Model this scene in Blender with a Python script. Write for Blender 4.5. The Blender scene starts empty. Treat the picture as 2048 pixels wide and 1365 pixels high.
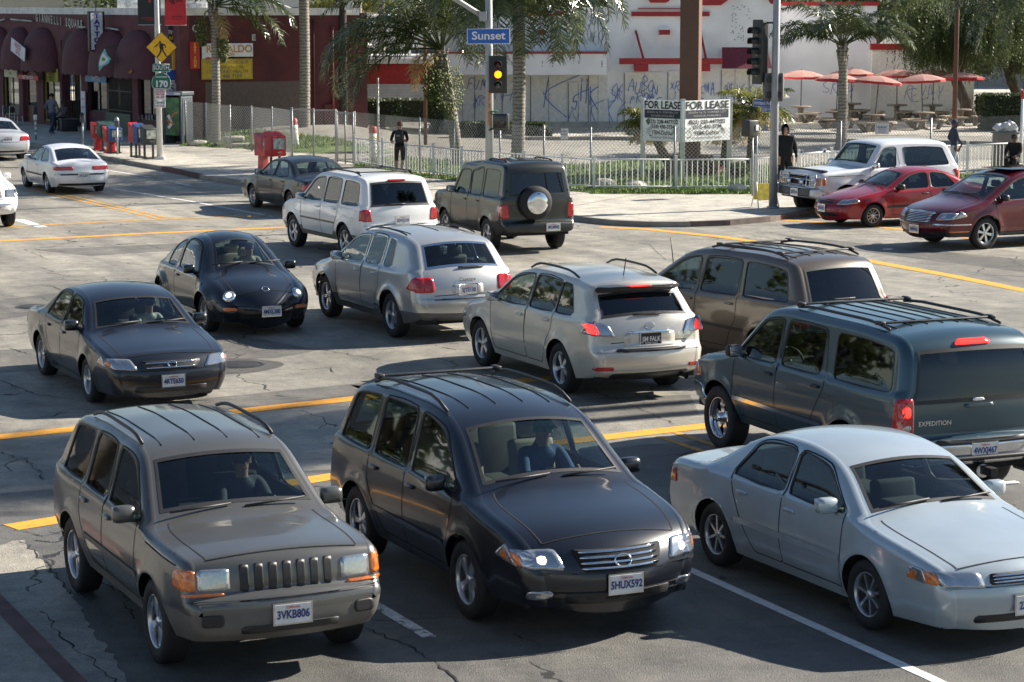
import bpy, bmesh, math, random
import numpy as np
from mathutils import Vector, Matrix, Euler
from mathutils.geometry import delaunay_2d_cdt, tessellate_polygon
random.seed(7)
R = math.radians
scene = bpy.context.scene
COL = scene.collection
# ------------------------------------------------------------------ camera
F, TH, H = 4689.0, R(8.175), 5.47
cd = bpy.data.cameras.new("camera"); cam = bpy.data.objects.new("camera", cd); COL.objects.link(cam)
cam.location = (0, 0, H); cam.rotation_euler = (R(90) - TH, 0, 0)
cd.sensor_width = 36; cd.lens = F / 2048 * 36; cd.clip_end = 3000; cd.clip_start = 0.5
scene.camera = cam; cd.dof.use_dof = True; cd.dof.focus_distance = 36; cd.dof.aperture_fstop = 9.0
def ray(px, py):
    u = (682.5 - py) / F
    return Vector(((px - 1024) / F, math.cos(TH) + u * math.sin(TH), -math.sin(TH) + u * math.cos(TH)))
def G(px, py, z=0.0):
    d = ray(px, py); t = (z - H) / d.z
    return Vector((d.x * t, d.y * t, z))
def onwall(px, py, o, n):
    d = ray(px, py); c = Vector((0, 0, H)); t = (Vector(o) - c).dot(Vector(n)) / d.dot(Vector(n))
    return c + d * t
# ------------------------------------------------------------------ objects
def tag(o, label=None, cat=None, group=None, kind=None):
    if label: o["label"] = label
    if cat: o["category"] = cat
    if group: o["group"] = group
    if kind: o["kind"] = kind
    return o
def empty(name, loc, rz=0, label=None, cat=None, group=None):
    o = bpy.data.objects.new(name, None); COL.objects.link(o)
    o.location = loc; o.rotation_euler = (0, 0, rz); o.empty_display_size = .2
    return tag(o, label, cat, group)
def link(name, me, parent=None, loc=(0, 0, 0), rz=0):
    o = bpy.data.objects.new(name, me); COL.objects.link(o)
    o.location = loc; o.rotation_euler = (0, 0, rz)
    if parent: o.parent = parent
    return o
def copy_tree(o, parent=None):
    c = o.copy(); COL.objects.link(c)
    if parent: c.parent = parent
    for ch in list(o.children): copy_tree(ch, c)
    return c
class MB:
    "collects shapes into one mesh with several materials"
    def __init__(s): s.v = []; s.f = []; s.m = []; s.mats = []; s.sm = []
    def mi(s, m):
        if m not in s.mats: s.mats.append(m)
        return s.mats.index(m)
    def add(s, vs, fs, m, smooth=False):
        b = len(s.v); s.v += [tuple(v) for v in vs]; k = s.mi(m)
        for f in fs: s.f.append([b + i for i in f]); s.m.append(k); s.sm.append(smooth)
    def quad(s, a, b, c, d, m): s.add([a, b, c, d], [(0, 1, 2, 3)], m)
    def box(s, c, size, m, rz=0, M=None, bev=0, taper=1.0):
        x, y, z = [k / 2 for k in size]; tp = taper
        if bev <= 0:
            vs = [(-x, -y, -z), (x, -y, -z), (x, y, -z), (-x, y, -z), (-x * tp, -y * tp, z), (x * tp, -y * tp, z), (x * tp, y * tp, z), (-x * tp, y * tp, z)]
            fs = [(0, 3, 2, 1), (4, 5, 6, 7), (0, 1, 5, 4), (1, 2, 6, 5), (2, 3, 7, 6), (3, 0, 4, 7)]
        else:
            bm = bmesh.new(); bmesh.ops.create_cube(bm, size=1)
            for v in bm.verts:
                k = tp if v.co.z > 0 else 1
                v.co = Vector((v.co.x * 2 * x * k, v.co.y * 2 * y * k, v.co.z * 2 * z))
            bmesh.ops.bevel(bm, geom=bm.edges[:], offset=min(bev, x * .9, y * .9, z * .9), segments=2, affect='EDGES', profile=.6)
            vs = [v.co.copy() for v in bm.verts]; bm.verts.index_update()
            fs = [[v.index for v in f.verts] for f in bm.faces]; bm.free()
        Mx = Matrix.Translation(c) @ Matrix.Rotation(rz, 4, 'Z')
        if M is not None: Mx = Matrix.Translation(c) @ M
        s.add([Mx @ Vector(v) for v in vs], fs, m, bev > 0)
    def tube(s, pts, r, m, n=8, cap=True, smooth=True):
        pts = [Vector(p) for p in pts]; rs = r if isinstance(r, (list, tuple)) else [r] * len(pts)
        vs = []; fs = []; prev = None
        for i, p in enumerate(pts):
            t = (pts[min(i + 1, len(pts) - 1)] - pts[max(i - 1, 0)]).normalized()
            a = Vector((0, 0, 1)) if abs(t.z) < .9 else Vector((1, 0, 0))
            if prev is not None: a = prev
            x = (a - t * a.dot(t)).normalized(); prev = x; y = t.cross(x)
            for k in range(n):
                an = 2 * math.pi * k / n; vs.append(p + (x * math.cos(an) + y * math.sin(an)) * rs[i])
        for i in range(len(pts) - 1):
            for k in range(n):
                a = i * n + k; b = i * n + (k + 1) % n; fs.append((a, b, b + n, a + n))
        if cap: fs.append(tuple(range(n))[::-1]); fs.append(tuple((len(pts) - 1) * n + k for k in range(n)))
        s.add(vs, fs, m, smooth)
    def lathe(s, prof, m, n=24, c=(0, 0, 0), axis='Z', smooth=True, M=None):
        vs = []; fs = []; k = len(prof)
        for i in range(n):
            a = 2 * math.pi * i / n
            for (r, z) in prof:
                p = Vector((r * math.cos(a), r * math.sin(a), z)) if axis == 'Z' else Vector((r * math.cos(a), z, r * math.sin(a)))
                if M is not None: p = M @ p
                vs.append(p + Vector(c))
        for i in range(n):
            j = (i + 1) % n
            for q in range(k - 1): fs.append((i * k + q, j * k + q, j * k + q + 1, i * k + q + 1))
        s.add(vs, fs, m, smooth)
    def poly(s, pts, m, thick=0, n=None):
        "planar polygon (any shape), optionally extruded by thick along -n"
        pts = [Vector(p) for p in pts]
        tr = tessellate_polygon([pts]); k = len(pts)
        if not thick: s.add(pts, tr, m); return
        n = Vector(n).normalized()
        # orient
        a, b, c = tr[0]; nn = (pts[b] - pts[a]).cross(pts[c] - pts[a])
        if nn.dot(n) < 0: tr = [t[::-1] for t in tr]
        vs = pts + [p - n * thick for p in pts]
        fs = list(tr) + [tuple(i + k for i in t[::-1]) for t in tr] + [(i, (i + 1) % k, (i + 1) % k + k, i + k) for i in range(k)]
        s.add(vs, fs, m)
    def mesh(s, name):
        me = bpy.data.meshes.new(name); me.from_pydata(s.v, [], s.f)
        for m in s.mats: me.materials.append(m)
        me.polygons.foreach_set("material_index", s.m); me.polygons.foreach_set("use_smooth", s.sm)
        me.update(); return me
    def build(s, name, parent=None, loc=(0, 0, 0), rz=0, label=None, cat=None, group=None, kind=None):
        return tag(link(name, s.mesh(name), parent, loc, rz), label, cat, group, kind)
# ------------------------------------------------------------------ materials
MATS = {}
def nodes(name):
    m = bpy.data.materials.new(name); m.use_nodes = True; nt = m.node_tree
    return m, nt, nt.nodes["Principled BSDF"]
def mat(name, col, rough=.6, metal=0, coat=0, var=.12, scale=8, bump=0, bscale=60, emit=0, spec=.5):
    if name in MATS: return MATS[name]
    m, nt, b = nodes(name); N = nt.nodes; L = nt.links
    b.inputs['Roughness'].default_value = rough; b.inputs['Metallic'].default_value = metal
    b.inputs['Coat Weight'].default_value = coat; b.inputs['Coat Roughness'].default_value = .03
    b.inputs['Specular IOR Level'].default_value = spec
    tc = N.new('ShaderNodeTexCoord')
    if var:
        no = N.new('ShaderNodeTexNoise'); no.inputs['Scale'].default_value = scale; no.inputs['Detail'].default_value = 6
        L.new(tc.outputs['Object'], no.inputs['Vector'])
        cr = N.new('ShaderNodeValToRGB'); cr.color_ramp.elements[0].position = .3; cr.color_ramp.elements[1].position = .7
        cr.color_ramp.elements[0].color = [c * (1 - var) for c in col] + [1]; cr.color_ramp.elements[1].color = [min(1, c * (1 + var)) for c in col] + [1]
        L.new(no.outputs['Fac'], cr.inputs['Fac']); L.new(cr.outputs['Color'], b.inputs['Base Color'])
    else: b.inputs['Base Color'].default_value = (*col, 1)
    if bump:
        n2 = N.new('ShaderNodeTexNoise'); n2.inputs['Scale'].default_value = bscale; n2.inputs['Detail'].default_value = 4
        L.new(tc.outputs['Object'], n2.inputs['Vector']); bp = N.new('ShaderNodeBump'); bp.inputs['Strength'].default_value = bump
        L.new(n2.outputs['Fac'], bp.inputs['Height']); L.new(bp.outputs['Normal'], b.inputs['Normal'])
    if emit:
        b.inputs['Emission Color'].default_value = (*col, 1); b.inputs['Emission Strength'].default_value = emit
    MATS[name] = m; return m
def glass_mat(name, tint, dens=.5, rough=.02):
    "tinted car glass: mirror by fresnel over a tinted see-through pane"
    if name in MATS: return MATS[name]
    m, nt, b = nodes(name); N = nt.nodes; L = nt.links; N.remove(b)
    out = N['Material Output']; mx = N.new('ShaderNodeMixShader'); tr = N.new('ShaderNodeBsdfTransparent'); gl = N.new('ShaderNodeBsdfGlossy')
    ge = N.new('ShaderNodeNewGeometry'); dt = N.new('ShaderNodeVectorMath'); dt.operation = 'DOT_PRODUCT'; L.new(ge.outputs['Normal'], dt.inputs[0]); L.new(ge.outputs['Incoming'], dt.inputs[1])
    ab = N.new('ShaderNodeMath'); ab.operation = 'ABSOLUTE'; L.new(dt.outputs['Value'], ab.inputs[0]); sb = N.new('ShaderNodeMath'); sb.operation = 'SUBTRACT'; sb.inputs[0].default_value = 1; L.new(ab.outputs[0], sb.inputs[1])
    fr = N.new('ShaderNodeMath'); fr.operation = 'POWER'; fr.inputs[1].default_value = 4.5; L.new(sb.outputs[0], fr.inputs[0])
    gl.inputs['Roughness'].default_value = rough; gl.inputs['Color'].default_value = (.95, .97, 1, 1)
    tr.inputs['Color'].default_value = (*tint, 1)
    mu = N.new('ShaderNodeMath'); mu.operation = 'MULTIPLY_ADD'; mu.inputs[1].default_value = .9; mu.inputs[2].default_value = .07
    L.new(fr.outputs[0], mu.inputs[0]); L.new(mu.outputs[0], mx.inputs['Fac'])
    L.new(tr.outputs[0], mx.inputs[1]); L.new(gl.outputs[0], mx.inputs[2]); L.new(mx.outputs[0], out.inputs['Surface'])
    MATS[name] = m; return m
BLK = mat('black_plastic', (.018, .018, .02), .5, var=.2)
RUB = mat('tyre_rubber', (.012, .012, .013), .75, var=.3, bump=.3, bscale=90)
CHR = mat('chrome', (.7, .71, .73), .12, 1, var=.05)
ALU = mat('alloy', (.62, .63, .65), .28, .9, var=.08)
GRYP = mat('grey_plastic', (.09, .09, .095), .5, var=.15)
DRK = mat('dark_underside', (.008, .008, .009), .9)
SEAT = mat('seat_cloth', (.05, .047, .043), .85, bump=.2)
SEATT = mat('tan_seat_leather', (.32, .27, .2), .6, bump=.2)
REDL = mat('red_lens', (.42, .012, .012), .12, 0, 1, var=.15, scale=40)
REDLIT = mat('lit_brake_lens', (.9, .03, .02), .15, 0, 1, var=.3, scale=30, emit=.9)
CLRL = mat('clear_lens', (.42, .44, .47), .12, .75, 1, var=.12, scale=40, bump=.35, bscale=28)
LITL = mat('lit_headlamp', (1, .82, .6), .15, 0, 1, var=0, emit=.75)
AMBL = mat('amber_lens', (.65, .16, .02), .15, 0, 1, var=.3, scale=30)
WPLATE = mat('plate_white', (.72, .72, .7), .4)
NAVY = mat('navy_print', (.03, .05, .2), .5)
BLKP = mat('black_print', (.012, .012, .014), .6)
WHT = mat('white_paint', (.74, .74, .73), .5)
GLASS = glass_mat('car_glass', (.50, .60, .60)); TINT = glass_mat('tinted_glass', (.05, .06, .07)); MIDG = glass_mat('light_tint_glass', (.22, .27, .29))
def paint(name, col, metal=.4, rough=.32):
    if name in MATS: return MATS[name]
    m = mat(name, col, rough, metal, .75, var=.05, scale=3); nt = m.node_tree; b = nt.nodes['Principled BSDF']; tc = nt.nodes.new('ShaderNodeTexCoord'); n = nt.nodes.new('ShaderNodeTexNoise'); n.inputs['Scale'].default_value = 5; n.inputs['Detail'].default_value = 8; nt.links.new(tc.outputs['Object'], n.inputs['Vector'])
    mr = nt.nodes.new('ShaderNodeMapRange'); mr.inputs['From Min'].default_value = .35; mr.inputs['From Max'].default_value = .75; mr.inputs['To Min'].default_value = .02; mr.inputs['To Max'].default_value = .14; nt.links.new(n.outputs['Fac'], mr.inputs['Value']); nt.links.new(mr.outputs['Result'], b.inputs['Coat Roughness']); return m
# ------------------------------------------------------------------ text
def text_geo(txt, size=1.0, bold=0.0, sx=1.0, spacing=1.0):
    cu = bpy.data.curves.new("t", 'FONT'); cu.body = txt; cu.size = size; cu.align_x = 'CENTER'; cu.align_y = 'CENTER'
    cu.offset = bold; cu.space_character = spacing; cu.resolution_u = 3
    o = bpy.data.objects.new("t", cu); COL.objects.link(o)
    dg = bpy.context.evaluated_depsgraph_get(); me = bpy.data.meshes.new_from_object(o.evaluated_get(dg))
    vs = [(v.co.x * sx, v.co.y) for v in me.vertices]; fs = [tuple(p.vertices) for p in me.polygons]
    bpy.data.objects.remove(o); bpy.data.curves.remove(cu); bpy.data.meshes.remove(me)
    return vs, fs
def put_text(mb, txt, size, o, ux, uy, m, bold=0, sx=1, spacing=1, lift=.004):
    "text centred on point o in the plane of ux (right) and uy (up)"
    ux = Vector(ux).normalized(); uy = Vector(uy).normalized(); n = ux.cross(uy); o = Vector(o)
    vs, fs = text_geo(txt, size, bold, sx, spacing)
    mb.add([o + ux * x + uy * y + n * lift for x, y in vs], fs, m)
def scrawl(mb, strokes, o, ux, uy, sc, w, m, lift=.004):
    "hand-drawn strokes as flat ribbons; strokes in unit coordinates"
    ux = Vector(ux).normalized(); uy = Vector(uy).normalized(); n = ux.cross(uy); o = Vector(o)
    for st in strokes:
        P = [Vector((a * sc, b * sc)) for a, b in st]
        if len(P) > 2:
            Q = []
            for i in range(len(P) - 1):
                p0, p1, p2, p3 = P[max(i - 1, 0)], P[i], P[i + 1], P[min(i + 2, len(P) - 1)]
                for k in range(4):
                    t = k / 4; Q.append(.5 * ((2 * p1) + (p2 - p0) * t + (2 * p0 - 5 * p1 + 4 * p2 - p3) * t * t + (3 * p1 - p0 - 3 * p2 + p3) * t ** 3))
            Q.append(P[-1]); P = Q
        vs = []; fs = []
        for i, p in enumerate(P):
            d = P[min(i + 1, len(P) - 1)] - P[max(i - 1, 0)]
            if d.length < 1e-6: d = Vector((1, 0))
            q = Vector((-d.y, d.x)).normalized() * w / 2
            for s_ in (1, -1): vs.append(o + ux * (p.x + q.x * s_) + uy * (p.y + q.y * s_) + n * lift)
        for i in range(len(P) - 1): fs.append((2 * i, 2 * i + 1, 2 * i + 3, 2 * i + 2))
        mb.add(vs, fs, m); lift += .0015
# ================================================================== VEHICLES
def fillet(pts, r0=.25, closed=False, seg=6):
    out = []; n = len(pts)
    for i, p in enumerate(pts):
        r = p[2] if len(p) > 2 else r0
        p_ = Vector(p[:2])
        if not closed and i in (0, n - 1): out.append(p_); continue
        a = Vector(pts[i - 1][:2]); b = Vector(pts[(i + 1) % n][:2])
        da = a - p_; db = b - p_
        ra = min(r, da.length * .48); rb = min(r, db.length * .48)
        A = p_ + da.normalized() * ra; B = p_ + db.normalized() * rb
        for k in range(seg + 1):
            t = k / seg; out.append(A * (1 - t) ** 2 + p_ * 2 * t * (1 - t) + B * t * t)
    return out
def resample(P, step, closed=False):
    P = [Vector(p) for p in P]
    if closed: P = P + [P[0]]
    d = [0]
    for i in range(1, len(P)): d.append(d[-1] + (P[i] - P[i - 1]).length)
    n = max(3, int(round(d[-1] / step))); A = np.array([tuple(p) for p in P])
    t = np.linspace(0, d[-1], n + 1)
    o = np.stack([np.interp(t, d, A[:, 0]), np.interp(t, d, A[:, 1])], 1)
    return o[:-1] if closed else o
def inside(pts, poly):
    x, y = pts[:, 0], pts[:, 1]; r = np.zeros(len(pts), bool); P = np.asarray(poly); n = len(P); j = n - 1
    for i in range(n):
        xi, yi = P[i]; xj, yj = P[j]
        c = ((yi > y) != (yj > y)) & (x < (xj - xi) * (y - yi) / ((yj - yi) if yj != yi else 1e-12) + xi)
        r ^= c; j = i
    return r
def hull(pts):
    pts = sorted(set((round(p[0], 4), round(p[1], 4)) for p in pts))
    def half(P):
        h = []
        for p in P:
            while len(h) > 1 and (h[-1][0] - h[-2][0]) * (p[1] - h[-2][1]) - (h[-1][1] - h[-2][1]) * (p[0] - h[-2][0]) <= 0: h.pop()
            h.append(p)
        return h
    return half(pts)[:-1] + half(pts[::-1])[:-1]
WHEELS = {}
def wheel_meshes(style, r, w=.23, rim=None):
    key = (style, r, w)
    if key in WHEELS: return WHEELS[key]
    rr = rim or r * .63
    t = MB(); h = w / 2
    t.lathe([(rr, -h * .8), (rr + .01, -h * .92), ((rr + r) / 2, -h), (r - .03, -h * .93), (r - .008, -h * .8), (r, -h * .5), (r, h * .5), (r - .008, h * .8), (r - .03, h * .93), ((rr + r) / 2, h), (rr + .01, h * .92), (rr, h * .8)], RUB, 40, axis='Y')
    t.lathe([(.0, -h * .3), (rr * .98, -h * .3)], DRK, 24, axis='Y')
    g = MB(); mt = ALU if style != 'steel' else CHR
    g.lathe([(rr * .97, -h * .2), (rr * .93, h * .45), (rr * .95, h * .78), (rr, h * .86), (rr + .006, h * .78)], mt, 40, axis='Y')
    g.lathe([(0, h * .72), (r * .09, h * .70), (r * .14, h * .55), (r * .15, h * .2)], mt, 20, axis='Y')
    if style in ('five', 'six', 'seven', 'ten'):
        n = {'five': 5, 'six': 6, 'seven': 7, 'ten': 10}[style]; w0, w1 = {'five': (.13, .25), 'six': (.14, .22), 'seven': (.10, .10), 'ten': (.07, .06)}[style]
        for k in range(n):
            a = 2 * math.pi * k / n + .3; u = Vector((math.cos(a), 0, math.sin(a))); v = Vector((-math.sin(a), 0, math.cos(a))); e = Vector((0, 1, 0))
            p0, p1 = u * r * .08, u * rr * .95; a0, a1 = w0 * r, w1 * r
            vs = []
            for (p, ww, yy) in ((p0, a0, h * .62), (p1, a1, h * .55)):
                vs += [p - v * ww / 2 + e * (yy - .03), p - v * ww / 2 * .8 + e * yy, p + v * ww / 2 * .8 + e * yy, p + v * ww / 2 + e * (yy - .03), p + v * ww / 2 + e * (yy - .06), p - v * ww / 2 + e * (yy - .06)]
            fs = [(i, (i + 1) % 6, (i + 1) % 6 + 6, i + 6) for i in range(6)]
            g.add(vs, fs, mt)
    elif style == 'steel':  # chromed disc with round holes, dished
        n = 5
        for k in range(n * 2):
            if k % 2: continue
            a0 = 2 * math.pi * k / (2 * n); 
            vs = []; fs = []
            for q in range(7):
                a = a0 + (q / 6 - .5) * 2 * math.pi / n * .62
                for rad, yy in ((r * .16, h * .4), (rr * .62, h * .5), (rr * .95, h * .3)):
                    ww = 1 if rad < rr * .5 or rad > rr * .9 else .8
                    aa = a0 + (a - a0) * ww * (1.6 if rad > rr * .9 or rad < r * .2 else 1)
                    vs.append((rad * math.cos(aa), yy, rad * math.sin(aa)))
            for q in range(6):
                for c in range(2): fs.append((q * 3 + c, q * 3 + c + 1, q * 3 + c + 4, q * 3 + c + 3))
            g.add(vs, fs, mt, True)
        g.lathe([(0, h * .95), (r * .1, h * .92), (r * .14, h * .7), (r * .17, h * .35), (r * .3, h * .34)], mt, 20, axis='Y')
    WHEELS[key] = (t.mesh('wheel'), g.mesh('rim')); return WHEELS[key]

class Car:
    def __init__(s, sp):
        s.sp = sp; s.L = sp['L']; s.hw = sp['W'] / 2
        s.zb = lambda x: sp['belt'][0] + (sp['belt'][1] - sp['belt'][0]) * x / s.L
        s.ax = sp['axles']; s.R = sp['R']; s.ra = sp['R'] + sp.get('gap', .055); s.sill = sp.get('sill', .25)
        P = resample(fillet(sp['top'], sp.get('rr', .25)), .045); s.P = P
        T = np.gradient(P, axis=0); T /= np.linalg.norm(T, axis=1)[:, None]
        T2 = T.copy()
        for k in range(2): T2[1:-1] = (T2[:-2] + 2 * T2[1:-1] + T2[2:]) / 4
        T2 /= np.linalg.norm(T2, axis=1)[:, None]
        s.N = np.stack([-T2[:, 1], T2[:, 0]], 1)
        nx, nz = s.N[:, 0], s.N[:, 1]
        rt, rc = sp.get('rt', .10), sp.get('rc', .14)
        s.r = rt * nz ** 2 + rc * nx ** 2
        s.b = np.clip(nz, 0, 1) ** 2 * sp.get('bt', .05) + np.clip(nx, 0, 1) ** 2 * sp.get('bf', .14) + np.clip(-nx, 0, 1) ** 2 * sp.get('br', .07)
        s.ye = s.w0(P[:, 0], P[:, 1]) - s.r
        top = P[P[:, 1] > s.zb(P[:, 0])]
        s.zroof = lambda x: np.interp(x, top[:, 0], top[:, 1])
    def w0(s, x, z):
        x = np.asarray(x, float); z = np.asarray(z, float); sp = s.sp
        lf, lr = sp.get('lf', 1.0), sp.get('lr', .8)
        w = s.hw * (1 - sp.get('af', .13) * np.clip((x - (s.L - lf)) / lf, 0, 1) ** 2.2 - sp.get('ar', .08) * np.clip((lr - x) / lr, 0, 1) ** 2.2)
        zb = s.zb(x)
        g = np.clip(z - zb, 0, None)
        w = w - sp.get('tm', .25) * g - sp.get('sh', .035) * np.clip(g / .05, 0, 1) ** 1 * (g > 0)
        zm = .45 * (s.sill) + .55 * zb
        w = w - np.where(z < zm, .10 * np.clip((zm - z) / (zm - s.sill), 0, 1.5) ** 2, .03 * np.clip((z - zm) / (zb - zm), 0, 1) ** 2)
        fl = sp.get('fl', .025)
        for a in s.ax:
            d = np.hypot(x - a, z - s.R) - s.ra
            w = w + fl * np.exp(-(np.clip(d, 0, None) / .09) ** 2) * (z < zb)
        return w
    def near(s, x, z):
        d = np.hypot(np.asarray(x)[:, None] - s.P[None, :, 0], np.asarray(z)[:, None] - s.P[None, :, 1])
        i = d.argmin(1); return d[np.arange(len(i)), i], i
    def side(s, x, z):
        x = np.atleast_1d(np.asarray(x, float)); z = np.atleast_1d(np.asarray(z, float))
        d, i = s.near(x, z); r = s.r[i]; u = np.clip(1 - d / r, 0, 1)
        u = np.where(d < .004, 1, u)
        y = s.w0(x, z) - r * (1 - np.sqrt(np.clip(1 - u * u, 0, 1)))
        e = .01
        n = np.stack([-(s.w0(x + e, z) - s.w0(x - e, z)) / (2 * e), np.ones(len(x)), -(s.w0(x, z + e) - s.w0(x, z - e)) / (2 * e)], 1)
        n = np.clip(n, -1.2, 1.2)
        n /= np.linalg.norm(n, axis=1)[:, None]
        no = np.stack([s.N[i, 0], np.zeros(len(x)), s.N[i, 1]], 1)
        n = n * np.sqrt(np.clip(1 - u * u, 0, 1))[:, None] + no * u[:, None]
        n /= np.linalg.norm(n, axis=1)[:, None]
        return y, n
    def front(s, y, z, end=1):
        "point on the nose (end=1) or tail (end=-1) at lateral y, height z"
        m = (s.N[:, 0] * end > .12) & ((s.P[:, 0] > s.L / 2) if end > 0 else (s.P[:, 0] < s.L / 2))
        PX, PZ, YE_, B_, NX_, NZ_ = s.P[m, 0], s.P[m, 1], s.ye[m], s.b[m], s.N[m, 0], s.N[m, 1]
        k = np.clip(1 - (y / YE_) ** 2, 0, 1); Z = PZ + NZ_ * B_ * k; o = np.argsort(Z)
        ip = lambda q: float(np.interp(z, Z[o], q[o]))
        X = ip(PX); YE = ip(YE_); B = ip(B_); NX = ip(NX_); NZ = ip(NZ_)
        if abs(y) <= YE:
            n = Vector((NX, 2 * B * y / YE ** 2 * abs(NX), NZ)).normalized()
            return Vector((ip(PX + NX_ * B_ * k), y, z)), n
        lo, hi = 0.0, 1.3; tgt = abs(y)
        for _ in range(18):
            mi = (lo + hi) / 2; yy = s.side([X - end * mi], [z])[0][0]
            if yy < tgt: lo = mi
            else: hi = mi
        xx = X - end * hi; yy, n = s.side([xx], [z]); n = Vector(n[0]); n.y *= 1 if y > 0 else -1
        return Vector((xx, y, z)), n
    # ---- patches
    def _fill(s, mb, loop, fn, m, eps, skirt=True, rings=(1, .75, .4), inset=.012):
        L = np.asarray(loop); c = L.mean(0); vs = []; fs = []; n = len(L)
        for k in rings:
            for p in (c + (L - c) * k): P, N = fn(p[0], p[1]); vs.append(P + N * eps)
        P, N = fn(c[0], c[1]); vs.append(P + N * eps)
        for q in range(len(rings) - 1):
            for i in range(n): j = (i + 1) % n; fs.append((q * n + i, q * n + j, (q + 1) * n + j, (q + 1) * n + i))
        q = len(rings) - 1
        for i in range(n): fs.append((q * n + i, q * n + (i + 1) % n, len(vs) - 1))
        e = (vs[1] - vs[0]).cross(vs[n + 1] - vs[0]); P0, N0 = fn(L[0][0], L[0][1])
        flip = e.dot(N0) < 0
        if flip: fs = [f[::-1] for f in fs]
        if skirt:
            b = len(vs)
            for p in L: P, N = fn(p[0], p[1]); vs.append(P - N * inset)
            for i in range(n): j = (i + 1) % n; fs.append((i, j, b + j, b + i) if flip else (i, b + i, b + j, j))
        mb.add(vs, fs, m, True)
    def fside(s, sg):
        def f(x, z):
            y, n = s.side([x], [z]); return Vector((x, y[0] * sg, z)), Vector((n[0][0], n[0][1] * sg, n[0][2]))
        return f
    def side_patch(s, mb, poly, m, eps=.004, sg=(1, -1), r=.02, **k):
        L = resample(fillet(poly, r, True, 4), .035, True)
        for g in sg: s._fill(mb, L, s.fside(g), m, eps, **k)
    def end_patch(s, mb, poly, m, end, eps=.004, mirror=False, r=.02, **k):
        L = resample(fillet(poly, r, True, 4), .035, True)
        s._fill(mb, L, lambda y, z: s.front(y, z, end), m, eps, **k)
        if mirror: s._fill(mb, L * np.array([-1, 1]), lambda y, z: s.front(y, z, end), m, eps, **k)
    def strip(s, mb, line, w, m, eps, sg=(1, -1), closed=False):
        L = resample([Vector(p[:2]) for p in line], .06, closed); n = len(L)
        for g in sg:
            f = s.fside(g); vs = []; fs = []
            for i in range(n):
                a, b = (L[(i - 1) % n], L[(i + 1) % n]) if closed else (L[max(i - 1, 0)], L[min(i + 1, n - 1)])
                d = b - a; d = d / (np.linalg.norm(d) + 1e-9); q = np.array([-d[1], d[0]]) * w / 2
                for k in (1, -1):
                    P, N = f(*(L[i] + q * k)); vs.append(P + N * eps)
            for i in range(n if closed else n - 1):
                j = (i + 1) % n; fs.append((2 * i, 2 * i + 1, 2 * j + 1, 2 * j))
            mb.add(vs, fs, m, True)
    # ---- whole thing
    def build(s, root):
        sp = s.sp; P = s.P; n = len(P)
        body_m = sp['paint']; clad = sp.get('clad'); zc = sp.get('zclad', 0)
        arcs = []
        bottom = []
        for a in sorted(s.ax, reverse=True):
            t0 = math.asin((s.sill - s.R) / s.ra)
            for k in range(25):
                t = t0 + (math.pi - 2 * t0) * k / 24; bottom.append((a + s.ra * math.cos(t), s.R + s.ra * math.sin(t)))
        outer = np.array([tuple(p) for p in P] + bottom)
        # windows
        wins = []
        gap = sp.get('wgap', .085)
        for (b0, t0, t1, b1) in sp['wins']:
            xs = np.linspace(t1, t0, 6)
            pl = [(b0, float(s.zb(b0)) + .035), (b1, float(s.zb(b1)) + .035)] + [(float(x), float(s.zroof(x)) - gap) for x in xs]
            L = resample(fillet(pl, sp.get('wr', .05), True, 4), .07, True); wins.append(L)
        doors = []
        for (x0, x1, wi, ch) in sp['doors']:
            c = wins[wi].mean(0); W = wins[wi]; off = W + (W - c) / np.linalg.norm(W - c, axis=1)[:, None] * .035
            zl = s.sill + .09
            lo = [(x0 + ch, zl), (x1 - sp.get('chf', 0), zl), (x1, zl + .12), (x0, zl + ch * 1.5), (x0, float(s.zb(x0))), (x1, float(s.zb(x1)))]
            doors.append((np.array(hull(lo + [tuple(p) for p in off])), wi))
        pts = []; edges = []
        def addloop(L, closed=True):
            b = len(pts); pts.extend([Vector((float(p[0]), float(p[1]))) for p in L]); k = len(L)
            for i in range(k if closed else k - 1): edges.append((b + i, b + (i + 1) % k))
        addloop(outer)
        for W in wins: addloop(W)
        for D, _ in doors: addloop(resample([Vector(p) for p in D], .1, True))
        if clad: addloop(resample([Vector((.0, zc)), Vector((s.L, zc))], .08), False)
        addp = []
        for f in (.08, .22, .42, .66, 1.0):
            q = P - s.N * (s.r * f)[:, None]; addp.append(q)
        gx, gz = np.meshgrid(np.arange(.05, s.L, .1), np.arange(s.sill + .02, sp['H'], .075)); addp.append(np.stack([gx.ravel(), gz.ravel()], 1))
        for a in s.ax:
            for dr in (.03, .07, .12):
                t = np.linspace(-.2, math.pi + .2, 26); addp.append(np.stack([a + (s.ra + dr) * np.cos(t), s.R + (s.ra + dr) * np.sin(t)], 1))
        q = np.concatenate(addp); d, i = s.near(q[:, 0], q[:, 1])
        q = q[inside(q, outer) & (d > .006)]
        pts.extend([Vector((float(a), float(b))) for a, b in q])
        vs, _, fs, *_r = delaunay_2d_cdt(pts, edges, [], 0, 1e-4)
        V = np.array([tuple(v) for v in vs]); Fs = np.array([f for f in fs if len(f) == 3])
        C = V[Fs].mean(1)
        keep = inside(C, outer)
        for W in wins: keep &= ~inside(C, W)
        Fs = Fs[keep]; C = C[keep]
        cls = np.zeros(len(Fs), int)
        for k, (D, _) in enumerate(doors): cls[inside(C, D)] = k + 1
        if clad: cls[(C[:, 1] < zc) & (cls == 0)] = 99
        y, Nn = s.side(V[:, 0], V[:, 1])
        # cap
        tt = np.array([-1, -.95, -.88, -.78, -.6, -.4, -.2, 0, .2, .4, .6, .78, .88, .95, 1])
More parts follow.
